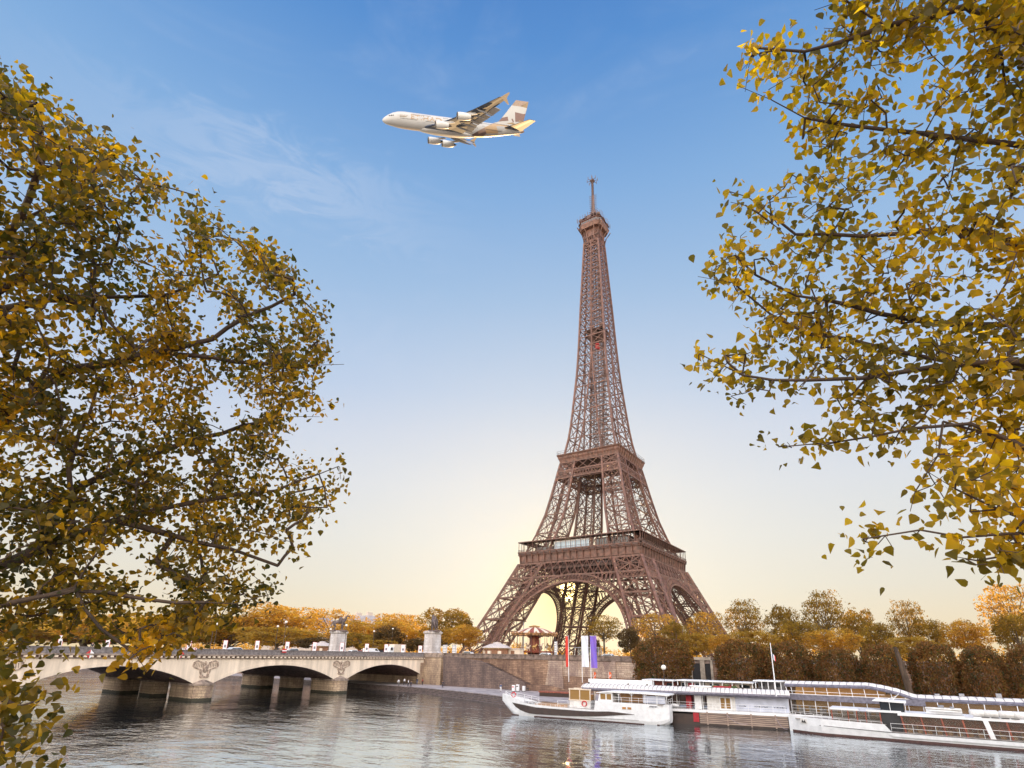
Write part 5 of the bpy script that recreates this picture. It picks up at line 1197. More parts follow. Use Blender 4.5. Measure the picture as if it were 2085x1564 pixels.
# ================================================================ BOATS AND MOORINGS
M['hull'] = mat('white_hull', (.78, .79, .82), .35, .06, 1.5); M['deckm'] = mat('deck_grey', (.4, .36, .34), .7, .15, 2.0)
M['antifoul'] = mat('dark_waterline', (.07, .03, .025), .7, .2, 2.0); M['wood'] = mat('varnished_wood', (.42, .2, .06), .35, .2, 2.0, stretch=(.3, 1, 3)); M['brown_hull'] = mat('brown_hull_paint', (.035, .016, .01), .4, .2, 1.5)
M['thatch'] = mat('ribbed_roof', (.8, .74, .68), .6, .08, 1.0); M['thatch_side'] = mat('ribbed_roof_edge', (.16, .15, .19), .6, .25, 2.5, col2=(.09, .085, .11))
M['planks'] = mat('fender_planks', (.40, .3, .24), .8, .2, 1.5, stretch=(.3, 1, 6), col2=(.16, .11, .1)); M['poster_blue'] = mat('frosted_screen', (.55, .58, .70), .5, .12, .6)
M['purple'] = mat('blue_violet_flag', (.10, .07, .42), .7, .35, .6, col2=(.25, .12, .42)); M['white_flag'] = mat('white_flag', (.72, .74, .82), .7, .08, .6); M['red_flag'] = mat('red_flag', (.65, .05, .03), .7, .1)
M['orange'] = mat('orange_flag', (.75, .14, .04), .6, .1); M['palm'] = mat('palm_leaf', (.10, .13, .03), .6, .4, 4.0); M['amber_wall'] = mat('self_lit_timber', (.72, .4, .1), .5, .15, 1.5, stretch=(.3, 1, 3)); _a = M['amber_wall'].node_tree.nodes['Principled BSDF']; _a.inputs['Emission Color'].default_value = (1, .48, .1, 1); _a.inputs['Emission Strength'].default_value = .15; M['warm_glass'] = glass_mat('warm_window', (.16, .13, .1), .05, .28); M['amber_glass'] = glass_mat('amber_glass', (.35, .2, .06), .08, .7)  # timber emits a faint amber glow in place of the hall's lamplight
M['rope'] = mat('rope', (.35, .3, .35), .9); M['redcloth'] = mat('red_awning', (.38, .02, .03), .7, .15)
class Fr:
    """a boat's own frame: x along its side, y away from the camera, z up"""
    def __init__(s, A, B):
        s.A, s.B = A, B; s.rz = math.atan2(B[1]-A[1], B[0]-A[0]); s.line = (A, B)
    def at(s, px, py, dy=0.0):
        """pixel on the near side plane pushed dy inward -> local (x, z)"""
        n = np.array([-math.sin(s.rz), math.cos(s.rz)]); A2 = np.array(s.A)+n*dy; B2 = np.array(s.B)+n*dy
        q = P(px, py, line=(A2, B2)); e = np.array([math.cos(s.rz), math.sin(s.rz)]); return float((np.array(q[:2])-np.array(s.A))@e), q.z-WZ
def loft(mb, secs, closed=False):
    """secs: list of rings (same count)"""
    n = len(secs[0]); b = len(mb.v); mb.v += [tuple(p) for s in secs for p in s]
    for i in range(len(secs)-1):
        for k in range(n-1): mb.f.append((b+i*n+k, b+i*n+k+1, b+(i+1)*n+k+1, b+(i+1)*n+k)); mb.mi.append(mb.cur)
    for i in (0, len(secs)-1): mb.f.append(tuple(b+i*n+k for k in range(n))); mb.mi.append(mb.cur)
def railing(mb, pts, h, rails=(1.0, .55), r=.025, step=1.2):
    for a, b in zip(pts[:-1], pts[1:]):
        a, b = np.array(a, float), np.array(b, float); n = max(1, int(np.linalg.norm(b-a)/step))
        for k in range(n+1): p = a+(b-a)*k/n; mb.bar(p, p+(0, 0, h), r*2)
        for q in rails: mb.bar(a+(0, 0, h*q), b+(0, 0, h*q), r*2)
# ---------------- white motor barge
F1 = Fr((77.4, -207.3), (99.9, -204.5)); bo = empty('motor_barge', (77.4, -207.3, WZ), F1.rz, 'white motor barge with brown side stripe and pointed bow', 'boat')
BW = 4.6
def halfw(x): return BW/2*min(1, max(0.02, ((x+3.2)/6.0)))**.6*(1 if x < 21.5 else max(.35, 1-((x-21.5)/3.6)**2*.55))
def sheer(x): return float(np.interp(x, [-3.2, -1.5, 2.4, 5.6, 13.8, 13.9, 16, 25], [3.1, 2.75, 1.95, 1.75, 1.6, 2.95, 2.85, 2.8]))
secs = []
XS = [-3.15, -2.6, -1.9, -1.0, 0, 1.2, 2.4, 4, 6, 9, 12, 13.8, 13.95, 16, 19, 21.5, 23, 24.2, 24.9]
for x in XS:
    w = halfw(x); t = sheer(x); rake = max(0, -x-.2)*1.05 if x < 0 else max(0, (x-23.8)*.9)
    ring = []
    for s in (-1, 1):
        pr = [(w, t), (w*.98, t*.6+.15), (w*.93, .45+rake*.5), (w*.85, rake*.75-.05), (w*.5, rake*.8-.5)]
        pr = pr if s < 0 else pr[::-1]
        ring += [(x, BW/2+s*a, z) for a, z in pr]
    secs.append(ring)
mb = MB(); mb.cur = 0; loft(mb, secs); hull = mb.build('hull', M['hull'], bo)
def side_strip(pts, off=.09):      # polygon in (x,z) on near side following the hull width
    m_ = MB()
    for (x0, b0, t0), (x1, b1, t1) in zip(pts[:-1], pts[1:]):
        def yy(x, z): 
            w = halfw(x); tt = sheer(x); f = np.interp(z, [0, .45, tt*.6+.15, tt], [.85, .93, .98, 1]); return BW/2-w*f-off
        m_.add([(x0, yy(x0, b0), b0), (x1, yy(x1, b1), b1), (x1, yy(x1, t1), t1), (x0, yy(x0, t0), t0)], [(0, 1, 2, 3)])
    return m_
st = [(-.67, 1.85, 1.9), (0, 1.3, 1.83), (1, .85, 1.75), (2, .6, 1.68), (2.75, .48, 1.6), (4, .42, 1.45), (6, .42, 1.42), (9, .45, 1.38), (12, .55, 1.34), (14, .68, 1.38), (16, .88, 1.5), (17.5, 1.05, 1.45), (19, 1.2, 1.36), (20, 1.27, 1.3)]
side_strip(st).build('brown_stripe', M['brown_hull'], hull)
side_strip([(-.9, -.08, .12), (0, -.08, .12), (4, -.08, .14), (10, -.08, .17), (16, -.08, .15), (21, -.08, .1), (23.5, -.05, .1)], .05).build('waterline_band', M['antifoul'], hull)
side_strip([(12, .6-.25, .63-.25), (16, .45, .5), (20.6, .5, .53)], .05).build('rubbing_line', M['brown_hull'], hull)
mb = MB(); mb.prism([(-1.2, BW/2-.9), (2.6, .5), (2.6, BW-.5), (-1.2, BW/2+.9)], lambda a, b, t: (a, b, t), 1.9, 2.0); mb.bb(2.6, 13.8, .25, BW-.25, 1.5, 1.62); mb.bb(13.9, 24.2, .35, BW-.35, 2.7, 2.8); mb.build('deck', M['deckm'], bo)
mb = MB(); mb.bb(3.4, 9.0, .9, BW-.9, 1.62, 1.95); mb.build('cargo_hatch', M['wood'], bo)
# wooden deckhouse with windscreen frame
mb = MB(); mb.bb(9.3, 12.8, 1.2, BW-1, 1.6, 2.75); dh = mb.build('deckhouse', M['offwhite'], bo)
mb = MB()
for x in (9.35, 11.05, 12.75): mb.bb(x-.07, x+.07, 1.15, 1.3, 2.75, 4.4)
for x in (9.35, 12.75): mb.bb(x-.07, x+.07, BW-1.1, BW-1, 2.75, 4.4)
mb.bb(9.2, 12.9, 1.12, 1.32, 4.3, 4.48); mb.bb(9.2, 12.9, 1.12, 1.32, 2.7, 2.86); mb.bb(9.2, 12.9, BW-1.15, BW-1, 4.3, 4.48); mb.build('window_frame', M['cream'], dh)
MB().bb(9.4, 12.7, 1.2, 1.23, 2.86, 4.3).build('pane', M['amber_glass'], dh); MB().bb(9.4, 12.7, 2.2, 3.2, 2.8, 3.6).build('helm', M['wood'], dh)
mb = MB(); mb.tube([(11.8+.38*math.cos(a), 1.12, 2.3+.38*math.sin(a)) for a in np.linspace(0, 6.28, 13)], .09, 6); mb.build('lifebuoy', M['red'], bo)
mb = MB(); mb.tube([(-.8+.38*math.cos(a), 1.6+.0*a, 3.05+.38*math.sin(a)) for a in np.linspace(0, 6.28, 13)], .09, 6); mb.build('lifebuoy', M['red'], bo)
# aft wheelhouse and canopy
mb = MB(); mb.prism([(14.3, 2.8), (16.6, 2.8), (16.6, 4.15), (14.55, 4.15)], lambda a, b, t: (a, .4+t*(BW-.8), b), 0, 1); wh = mb.build('wheelhouse', M['white'], bo)
for x0, x1 in ((14.72, 15.5), (15.7, 16.4)): MB().bb(x0, x1, .37, .395, 3.15, 3.95).build('window', M['amber_glass'], wh)
mb = MB(); MBx = mb.prism([(14.1, 4.12), (16, 4.36), (21, 4.36), (25.1, 4.22), (25.1, 4.05), (21, 4.18), (16, 4.18), (14.1, 4.02)], lambda a, b, t: (a, .15+t*(BW-.3), b), 0, 1); mb.build('canopy', M['white'], bo)
mb = MB()
for x in (17.6, 19.6, 21.6, 23.4, 24.8):
    for y in (.3, BW-.3): mb = MB(); mb.bar((x, y, 2.8), (x, y, 4.2), .06); mb.bar((x, y, 3.85), (x-.35, y, 4.18), .04); mb.bar((x, y, 3.85), (x+.35, y, 4.18), .04); mb.build('canopy_post', M['white'], bo)
mb = MB(); railing(mb, [(16.7, .28, 2.8), (24.6, .28, 2.8)], .75, r=.02); railing(mb, [(24.9, .9, 2.8), (24.9, BW-.9, 2.8)], .75, r=.02)
railing(mb, [(-2.6, BW/2-.2, 2.85), (-1.2, BW/2-1.5, 2.5), (2.6, .25, 1.95)], .7, r=.02); railing(mb, [(-2.6, BW/2+.2, 2.85), (-1.2, BW/2+1.5, 2.5), (2.6, BW-.25, 1.95)], .7, r=.02); railing(mb, [(2.6, .28, 1.9), (4.2, .28, 1.7)], .5, r=.02)
railing(mb, [(3.2, .3, 1.62), (13.7, .3, 1.6)], .42, rails=(1.0, .5), r=.018, step=.8); railing(mb, [(7.4, .9, 1.62), (9.2, .9, 1.62)], 1.0, r=.02); railing(mb, [(12.9, .9, 1.62), (14, .9, 1.62)], 1.0, r=.02); mb.build('railing', M['white'], bo)
mb = MB(); mb.bb(17.2, 24, 2.6, 2.75, 2.8, 4.1); mb.build('cabin_bulkhead', M['wood'], bo); mb = MB(); mb.bb(21.2, 24.5, .7, .75, 2.9, 3.95); mb.build('side_screen', M['poster_blue'], bo)
for i, x in enumerate((18.2, 19.0)): mb = MB(); mb.bb(x, x+.55, -.03, .05, 1.95, 2.25); mb.build('hull_window', M['wood'], hull)
mb = MB(); mb.ell((-.3, BW/2, 2.25), (.5, .3, .25)); mb.bb(-.1, .9, BW/2-.35, BW/2+.35, 2.0, 2.5); mb.build('windlass', M['white'], bo)
for x in (10.6, 11.8): MB().ell((x, .3, 1.75), (.35, .2, .14)).build('fender', M['offwhite'], bo)
def text_mesh(name, body, size, m, parent, M4, ext=.01):
    cu = bpy.data.curves.new(name, 'FONT'); cu.body = body; cu.size = size; cu.extrude = ext; cu.align_x = 'LEFT'
    ob = bpy.data.objects.new(name, cu); COL.objects.link(ob); dg = bpy.context.evaluated_depsgraph_get(); dg.update()
    me = bpy.data.meshes.new_from_object(ob.evaluated_get(dg)); bpy.data.objects.remove(ob); me.name = name; me.materials.clear(); me.materials.append(m)
    o = bpy.data.objects.new(name, me); COL.objects.link(o); o.parent = parent; o.matrix_local = M4; return o
RX = Matrix.Rotation(math.pi/2, 4, 'X')
mb = MB()
for k in range(6): mb.bb(22.3+k*.2, 22.42+k*.2, .02, .05, 2.42+.03*(k % 2), 2.6)
mb.build('name_lettering', M['c_dark'], bo)
# ---------------- dark work float behind the barge
q = P(1083, 1430, z=WZ); o = empty('work_float', (q.x+.5, q.y+2.2, WZ), F1.rz, 'low dark brown steel float moored behind the white barge', 'float')
MB().bb(0, 8, 0, 2.6, -.3, 1.9).build('hull', M['brown_hull'], o); MB().bb(-.15, 8.15, -.12, 2.72, 1.9, 2.1).build('rim', M['rust'], o)
# ---------------- pontoon landing stage with ribbed roof
F2 = Fr((101.0, -200.2), (116.4, -197.1)); po = empty('landing_pontoon', (101.0, -200.2, WZ), F2.rz, 'white landing pontoon with long ribbed roof and plank fenders', 'pontoon')
mb = MB(); mb.bb(-.3, 17, .25, 7, -.5, 1.45); mb.build('pontoon_hull', M['brown_hull'], po)
for k in range(6): MB().bb(4.3, 16.2, .08, .22, .28+k*.25, .46+k*.25).build('fender_plank', M['planks'], po)
mb = MB()
for x in (5.4, 8.2, 11.4, 14.6): MB().bb(x-.1, x+.1, -.05, .22, .1, 1.9).build('fender_post', M['planks'], po)
mb = MB(); mb.bb(-.3, 16.5, 0, 7, 1.75, 2.1); mb.build('deck', M['white'], po); MB().bb(-8.5, -.3, 3.2, 7, 1.5, 1.75).build('deck_end', M['deckm'], po)
mb = MB(); railing(mb, [(-.2, .08, 2.1), (16, .08, 2.1)], 1.0, rails=(1, .66, .33), r=.018, step=1.5); mb.build('railing', M['white'], po)
mb = MB(); mb.bb(5.4, 16.6, 1.5, 6.5, 2.1, 4.35); cabin = mb.build('cabin', M['offwhite'], po)
MB().bb(9.4, 16.55, 1.44, 1.497, 2.15, 4.1).build('frosted_screen', M['poster_blue'], cabin)
mb = MB(); mb.bb(7.2, 8.9, 1.4, 1.497, 2.12, 3.95); d_ = mb.build('door', M['white'], cabin)
for x in (7.35, 8.1): MB().bb(x, x+.6, 1.37, 1.398, 2.3, 3.8).build('pane', M['amber_glass'], d_)
rr = random.Random(4)
for x0, n_ in ((9.9, 5), (12.0, 9), (14.6, 9)):
    mb = MB()
    for k in range(n_): mb.bb(x0+k*.2, x0+k*.2+rr.uniform(.06, .14), 1.42, 1.435, 2.72, 2.72+rr.uniform(.1, .17))
    mb.build('lettering', M['c_dark'], cabin)
mb = MB(); mb.bb(2.3, 3.1, 2.0, 5, 2.1, 3.9); mb.build('red_cabin', M['redcloth'], po); mb = MB(); mb.bb(3.6, 4.6, 1.6, 4, 2.1, 4.2); mb.build('white_cabin', M['white'], po)
MB().bb(3.4, 4.2, .1, .24, .4, 1.7).build('red_fender', M['redcloth'], po)
mb = MB(); mb.ell((.7, .4, 2.55), (.75, .45, .25)); mb.build('raft_canister', M['white'], po, smooth=True)
# long ribbed roof (starts left behind the barge)
def ribroof(parent, x0, x1, yc, hw, zf, rise, seg, mt, ms, end_taper=1.0):
    xs = np.arange(x0, x1+.01, seg); top = MB(); side = MB()
    def ring(x, r_): 
        k = 1.0 if x > x0+.8 else .45+.55*((x-x0)/.8)**.5
        return [(x, yc+math.cos(a)*hw*k, zf(x)+math.sin(a)*rise*k*r_) for a in np.linspace(math.pi*1.12, -.12*math.pi, 13)]
    for i, (a, b) in enumerate(zip(xs[:-1], xs[1:])):
        r = .93
        ra, rm, rb = ring(a, 1), ring((a+b)/2, 1.06), ring(b, 1)
        for r0, r1 in ((ra, rm), (rm, rb)):
            for j in range(12): (side if j < 2 or j > 9 else top).add([r0[j], r0[j+1], r1[j+1], r1[j]], [(0, 1, 2, 3)])
    t = top.build('roof', M[mt], parent); sv = side; side = MB(); [side.add([sv.v[i] for i in f], [(0, 1, 2, 3)]) for f in sv.f if sv.v[f[0]][1] < yc]; side.build('roof_edge', M[ms], t); side = MB(); [side.add([sv.v[i] for i in f], [(0, 1, 2, 3)]) for f in sv.f if sv.v[f[0]][1] >= yc]; side.build('roof_edge', M[ms], t); sm_ = MB()
    for a in xs[1:-1]:
        r0 = ring(a, 1.04); sm_.tube(r0[2:10], .035, 4, cap=False)
    sm_.build('roof_seams', M['thatch_side'], t); u = MB(); u.add([ (x0, yc-hw, zf(x0)), (x1, yc-hw, zf(x1)), (x1, yc+hw, zf(x1)), (x0, yc+hw, zf(x0))], [(0, 1, 2, 3)]); u.build('roof_lining', M['wood'], t)
    return t
zf = lambda x: 4.4+.0*x
ribroof(po, -14.2, 16.8, 2.6, 2.6, zf, .75, .62, 'thatch', 'thatch_side')
mb = MB()
for x in (-12.8, -9.5, -6, -2.5, 1, 4.8):
    for y in (1.6, 4.6): MB().bar((x, y, 1.7), (x, y, 4.4), .12).build('roof_post', M['offwhite'], po)
for x in (-13, -6.5, -3.5, 1.2, 10.6): MB().box((x, 2.1, 5.2), (.25, .25, .3)).build('roof_vent', M['brown_hull'], po)
MB().box((4.6, 2.0, 5.35), (3.2, .9, .12)).box((4.6, 2.0, 5.2), (2.8, .6, .2)).build('roof_box', M['white'], po)
MB().bb(-14.0, -.2, 3.6, 7, -.4, 1.5).build('float_hull', M['brown_hull'], po)
a, b = F2.at(1198, 1388, 3.5), F2.at(1328, 1388, 3.5); t0, t1 = F2.at(1198, 1382, 3.5)[1], F2.at(1198, 1393, 3.5)[1]
MB().prism([(a[0], t1), (b[0], t1-.0), (b[0], t0), (a[0], t0)], lambda u, v, t: (u, 3.5+t*.15, v), 0, 1).build('white_fascia', M['white'], po)
for px in range(1206, 1330, 22): q = F2.at(px, 1388, 3.5); MB().bar((q[0], 3.7, 4.9), (q[0], 3.7, t1+.2), .1).build('fascia_bracket', M['grey'], po)
# ---------------- banners and flags
def banner(px, py0, py1, pyb, wpx, m, lab, side, zb):
    t = P(px, py0, y=-196.5); bt = P(px, py1, y=-196.5); w = wpx*((np.array(t)-CAM)@_f)/FPX
    o = empty('hanging_banner', (t.x, -196.5, zb), 0, lab, 'banner', 'tall banners on poles above the landing pontoon')
    MB().tube([(0, 0, 0), (0, 0, t.z-zb+.1)], [.055, .04], 8).build('pole', M['white'], o)
    n = 10; mb = MB(); nx = 6
    for i in range(n):
        for j in range(nx):
            def pt(i, j): return (side*(j/nx)*w, .08*math.sin(j*1.3+i*.5), bt.z-zb+(t.z-bt.z)*i/n)
            mb.add([pt(i, j), pt(i, j+1), pt(i+1, j+1), pt(i+1, j)], [(0, 1, 2, 3)])
    mb.build('cloth', M[m], o); MB().bar((0, 0, t.z-zb), (side*w, 0, t.z-zb), .05).build('top_arm', M['white'], o); return o
zb = 0.9
banner(1157, 1295, 1358, 1385, 6.5, 'red_flag', 'narrow red vertical banner on a white pole, leftmost of the banners', -1, zb)
banner(1184, 1295, 1358, 1390, 15, 'white_flag', 'white vertical banner on a pole between the red and the blue', 1, zb)
banner(1201.5, 1295, 1360, 1390, 14, 'purple', 'blue violet vertical banner on a pole, right of the white one', 1, zb)
for px, lab in ((1209, 'left of two small orange feather flags above the pontoon roof'), (1240, 'right of two small orange feather flags above the pontoon roof')):
    q = P(px, 1384, y=-195); o = empty('feather_flag', (q.x, -195, -.5), 0, lab, 'flag', 'small orange feather flags'); zt = P(px, 1368, y=-195).z+.5; zq = P(px, 1382, y=-195).z+.5
    MB().tube([(0, 0, -1), (0, 0, zt)], .03, 6).build('pole', M['white'], o)
    MB().prism([(0, zq), (.42, zq+.15), (.5, zt-.3), (.35, zt-.02), (0, zt)], lambda u, v, t: (u, t*.02, v), 0, 1).build('cloth', M['orange'], o)
    MB().bar((.1, -.02, zq+.5), (.22, -.02, zq+.35), .06).bar((.22, -.02, zq+.35), (.4, -.02, zq+.7), .06).build('tick_mark', M['white'], o)
x, z = F2.at(1579.8, 1408, 2.0); o = empty('flagpole', tuple(P(1579.8, 1409, line=F2.line)), F2.rz, 'tall white flagpole with small tricolour flag on the pontoon', 'flagpole'); hh = P(1573.6, 1309, line=F2.line).z-o.location.z
MB().tube([(0, 0, -.6), (0, 0, hh)], [.09, .05], 8).build('pole', M['white'], o)
for k, m in enumerate(('c_blue', 'white', 'red')): MB().prism([(.08+k*.13, hh-2.3-k*.1), (.21+k*.13, hh-2.42-k*.1), (.21+k*.13, hh-1.6-k*.15), (.08+k*.13, hh-1.4-k*.15)], lambda u, v, t: (u, t*.02+.05*math.sin(u*9), v), 0, 1).build('flag_stripe', M[m], o)
q = P(1351, 1359, y=-190); o = empty('globe_lamp', (q.x, -190, LQ), 0, 'white round lamp on a dark post in front of the lone clipped tree', 'lamp'); zz = q.z-LQ
MB().tube([(0, 0, 0), (0, 0, zz-.3)], .05, 6).build('post', M['iron_post'], o); MB().ell((0, 0, zz), (.42, .42, .42), 14, 10).build('globe', M['lamp_globe'], o, smooth=True)
# ---------------- glass sightseeing boat (near) and glazed pier hall behind it
F3 = Fr((117.2, -199.2), (141.5, -199.3)); gb = empty('glass_tour_boat', (117.2, -199.2, WZ), F3.rz, 'long white glass sided sightseeing boat moored in front of the curved roof hall', 'boat')
GL, GW = 44.0, 5.2; mb = MB(); secs = []
for x in (-.2, .3, 1, 2.2, 4, 7, 11.2, 11.9, 14, 20, 30, 40, GL):
    w = GW/2*min(1, max(.12, (x+.5)/4.5))**.6; t = float(np.interp(x, [-.2, 11.2, 11.9, GL], [2.05, 1.85, .98, .93])); ring = []
    rk = max(0, 1-x)*.3
    for s in (-1, 1):
        pr = [(w, t), (w*.98, t*.5), (w*.93, .3), (w*.9, -.1), (w*.6, -.5)]; pr = pr if s < 0 else pr[::-1]; ring += [(x, GW/2+s*a, z) for a, z in pr]
    secs.append(ring)
loft(mb, secs); gh = mb.build('hull', M['hull'], gb)
def gside(x0, x1, z0, z1, off, n=14):
    m_ = MB()
    for i in range(n):
        xa, xb = x0+(x1-x0)*i/n, x0+(x1-x0)*(i+1)/n; f = lambda x: GW/2-GW/2*min(1, max(.12, (x+.5)/4.5))**.6*.985-off
        m_.add([(xa, f(xa), z0(xa)), (xb, f(xb), z0(xb)), (xb, f(xb), z1(xb)), (xa, f(xa), z1(xa))], [(0, 1, 2, 3)])
    return m_
gside(.2, GL, lambda x: -.1, lambda x: .24, .05, 20).build('waterline_band', M['antifoul'], gh)
gside(3.8, GL, lambda x: .9 if x > 12 else .9+.2*(12-x)/8, lambda x: .97 if x > 12 else .97+.2*(12-x)/8, .05, 16).build('rubbing_line', M['black'], gh)
mb = MB(); y = GW/2-GW/2*min(1, (1.9+.5)/4.5)**.6-.05; mb.box((1.85, y+.02, 1.5), (.9, .1, .55), -.25); em = mb.build('bow_emblem', M['offwhite'], gh)
mb = MB(); mb.prism([(1.55, 1.3), (2.15, 1.3), (2.05, 1.5), (1.98, 1.7), (1.9, 1.48), (1.78, 1.48), (1.68, 1.72), (1.6, 1.5)], lambda u, v, t: (u, y-.06-(u-1.85)*.25-t*.02, v), 0, 1); mb.build('dark_figure', M['black'], gh)
mb = MB(); mb.bb(.8, 11.4, .9, GW-.9, 1.7, 1.8); mb.bb(11.4, GL, .3, GW-.3, .9, 1.0); mb.build('deck', M['deckm'], gb)
mb = MB(); railing(mb, [(.1, GW/2-.5, 2.0), (2.2, .75, 2.0), (4.2, .3, 1.95)], .5, rails=(1, .5), r=.02, step=.8); railing(mb, [(5, .2, 1.9), (11, .15, 1.85)], .22, rails=(1,), r=.02); railing(mb, [(11.9, .12, 1.0), (GL, .12, .95)], 1.0, rails=(1, .5), r=.018, step=2.2); mb.build('railing', M['white'], gb)
# glazed saloon
mb = MB(); mb.bb(5.2, 13.2, .6, GW-.6, 3.2, 3.42); mb.bb(12.8, GL, .45, GW-.45, 2.95, 3.3); mb.build('saloon_roof', M['white'], gb)
mb = MB()
for x in (5.4, 7.3, 8.3, 9.3, 10.9): mb.bb(x-.06, x+.06, .62, .74, 1.8, 3.2)
for x in np.arange(13.3, GL, 2.05): mb.prism([(x, 1.0), (x+.16, 1.0), (x-.1, 2.95), (x-.26, 2.95)], lambda u, v, t: (u, .5+t*.12, v), 0, 1)
mb.bb(13, GL, .49, .56, 1.95, 2.02); mb.build('mullion', M['rust'], gb)
mb = MB(); mb.bb(5.4, 10.9, .66, .69, 1.8, 3.2); mb.build('bow_glazing', M['warm_glass'], gb); mb = MB(); mb.bb(13.1, GL, .53, .55, 1.0, 2.95); mb.build('saloon_glazing', M['warm_glass'], gb)
mb = MB(); mb.bb(10.9, 13.1, .9, 1.0, 1.0, 3.2); mb.build('dark_bulkhead', M['black'], gb); MB().bb(13.2, GL, 2.2, 2.3, 1.0, 2.9).build('interior_wall', M['rust'], gb)
mb = MB()
for x in np.arange(13.6, GL, 1.0):
    for y in (1.0, 1.6): mb.bb(x, x+.5, y, y+.45, 1.0, 1.45); mb.bb(x, x+.1, y, y+.45, 1.45, 1.95)
mb.build('seat_row', M['wood'], gb)
mb = MB(); mb.prism([(21.6, 1.0), (22.1, 1.0), (21.7, 2.95), (21.2, 2.95)], lambda u, v, t: (u, .3+t*.15, v), 0, 1); mb.build('white_pillar', M['white'], gb)
for i, x in enumerate((21.2, 22.1, 23.0, 23.9)): MB().bb(x, x+.7, .35, .9, 3.31, 3.36).build('roof_hatch', M['black'], gb)
for x in (8.6, 19.6): MB().bb(x, x+.8, .42, .47, 3.2, 3.5).build('number_plate', M['poster_blue'], gb)
# upper bits: wheelhouse top, mast, dinghy, canisters
mb = MB(); mb.prism([(10.2, 4.5), (10.6, 4.75), (13.9, 4.6), (13.9, 4.4)], lambda u, v, t: (u, 1.0+t*2.8, v), 0, 1); mb.build('wheelhouse_roof', M['white'], gb)
mb = MB(); mb.bb(11, 13.6, 1.4, 3.6, 3.3, 4.45); mb.build('wheelhouse', M['glass_dark'], gb)
mb = MB(); mb.bar((12.4, 1.6, 4.6), (13.3, 1.6, 5.5), .06); mb.bar((11.8, 1.6, 4.7), (13.0, 1.6, 5.2), .05); mb.bar((13.75, .9, 3.3), (13.75, .9, 4.5), .06); mb.bar((12.1, .9, 3.3), (12.1, .9, 4.6), .05); mb.build('mast', M['white'], gb)
dg_ = MB(); S_ = []
for x in np.linspace(0, 3.6, 8):
    w = .72*math.sin(min(1, (x+.25)/1.6)*math.pi/2)*(1 if x < 3 else .9); S_.append([(x, s*w*a, z) for s, a, z in ((-1, .9, .62), (-1, 1, .35), (-1, .5, 0), (1, .5, 0), (1, 1, .35), (1, .9, .62))])
loft(dg_, S_); o = empty('dinghy', tuple(P(1886, 1451, line=F3.line)), F3.rz, 'small white dinghy on the roof of the glass tour boat', 'dinghy'); o.location.y += 1.2; o.location.z = WZ+3.3+.06
dg_.build('hull', M['white'], o); MB().tube([(x, -.66*math.sin(min(1, (x+.25)/1.6)*1.57), .62) for x in np.linspace(0, 3.6, 8)], .12, 6).tube([(x, .66*math.sin(min(1, (x+.25)/1.6)*1.57), .62) for x in np.linspace(0, 3.6, 8)], .12, 6).build('tube_rim', M['offwhite'], o); MB().box((1.6, 0, .75), (.6, .9, .5)).box((2.7, 0, .7), (.4, .9, .4)).build('seat', M['grey'], o)
for i, (px, lab) in enumerate(((1990, 'first'), (2018, 'second'), (2050, 'third'), (2079, 'fourth'))):
    q = P(px, 1448, line=F3.line); o = MB(); o.tube([(-.75, 0, 0), (-.6, 0, 0), (.6, 0, 0), (.75, 0, 0)], [.25, .42, .42, .25], 12); o = o.build('raft_canister', M['offwhite'], None, smooth=True); o.location = (q.x, q.y+1.3, WZ+3.3+.4)
    tag(o, 'white life raft canister on the glass boat, '+lab+' counting rightward from the dinghy', 'life raft', 'white life raft canisters on the glass boat')
# pier hall with crested ribbed roof behind the tour boat
F4 = Fr((116.5, -193.0), (141.5, -193.0)); ph = empty('glazed_pier_hall', (116.5, -193.0, WZ), 0, 'long glazed pier hall with white ribbed roof and raised curved crest', 'pier building')
MB().bb(.2, 60, .3, 6, -.5, 1.9).build('float_hull', M['brown_hull'], ph)
def H_(px, py): return F4.at(px, py, 0)
c0, c1, c2, c3 = H_(1596, 1388), H_(1764, 1392), H_(1798, 1398), H_(1863, 1417); e0 = H_(2085, 1424); g0, g1 = H_(1604, 1413), H_(2085, 1440)
crest = [(c0[0], c0[1])]+[(c1[0], c1[1]), (c2[0], c2[1]), ((c2[0]+c3[0])/2, (c2[1]+c3[1])/2+.12), (c3[0], c3[1]), (e0[0]+35, e0[1])]
def czf(x): return float(np.interp(x, [p[0] for p in crest], [p[1] for p in crest]))
top = MB(); side = MB(); xs = np.arange(c0[0], 60, .9)
for a, b in zip(xs[:-1], xs[1:]):
    def ring(x, k): z = czf(x); return [(x, 2.6-math.cos(t)*2.6, z-.55+math.sin(t)*.6*k) for t in np.linspace(-.25, math.pi+.25, 11)]
    for r0, r1 in ((ring(a, 1), ring((a+b)/2, 1.05)), (ring((a+b)/2, 1.05), ring(b, 1))):
        for j in range(10): (side if j < 2 or j > 7 else top).add([r0[j], r0[j+1], r1[j+1], r1[j]], [(0, 1, 2, 3)])
t = top.build('roof', M['thatch'], ph); sv = side; side = MB(); [side.add([sv.v[i] for i in f], [(0, 1, 2, 3)]) for f in sv.f if sv.v[f[0]][1] < 2.6]; side.build('roof_edge', M['thatch_side'], t); side = MB(); [side.add([sv.v[i] for i in f], [(0, 1, 2, 3)]) for f in sv.f if sv.v[f[0]][1] >= 2.6]; side.build('roof_edge', M['thatch_side'], t); sm_ = MB()
for a in xs[1:-1]: z = czf(a); sm_.tube([(a, 2.6-math.cos(t_)*2.6, z-.55+math.sin(t_)*.62+.02) for t_ in np.linspace(.25, math.pi-.25, 8)], .03, 4, cap=False)
sm_.build('roof_seams', M['thatch_side'], t)
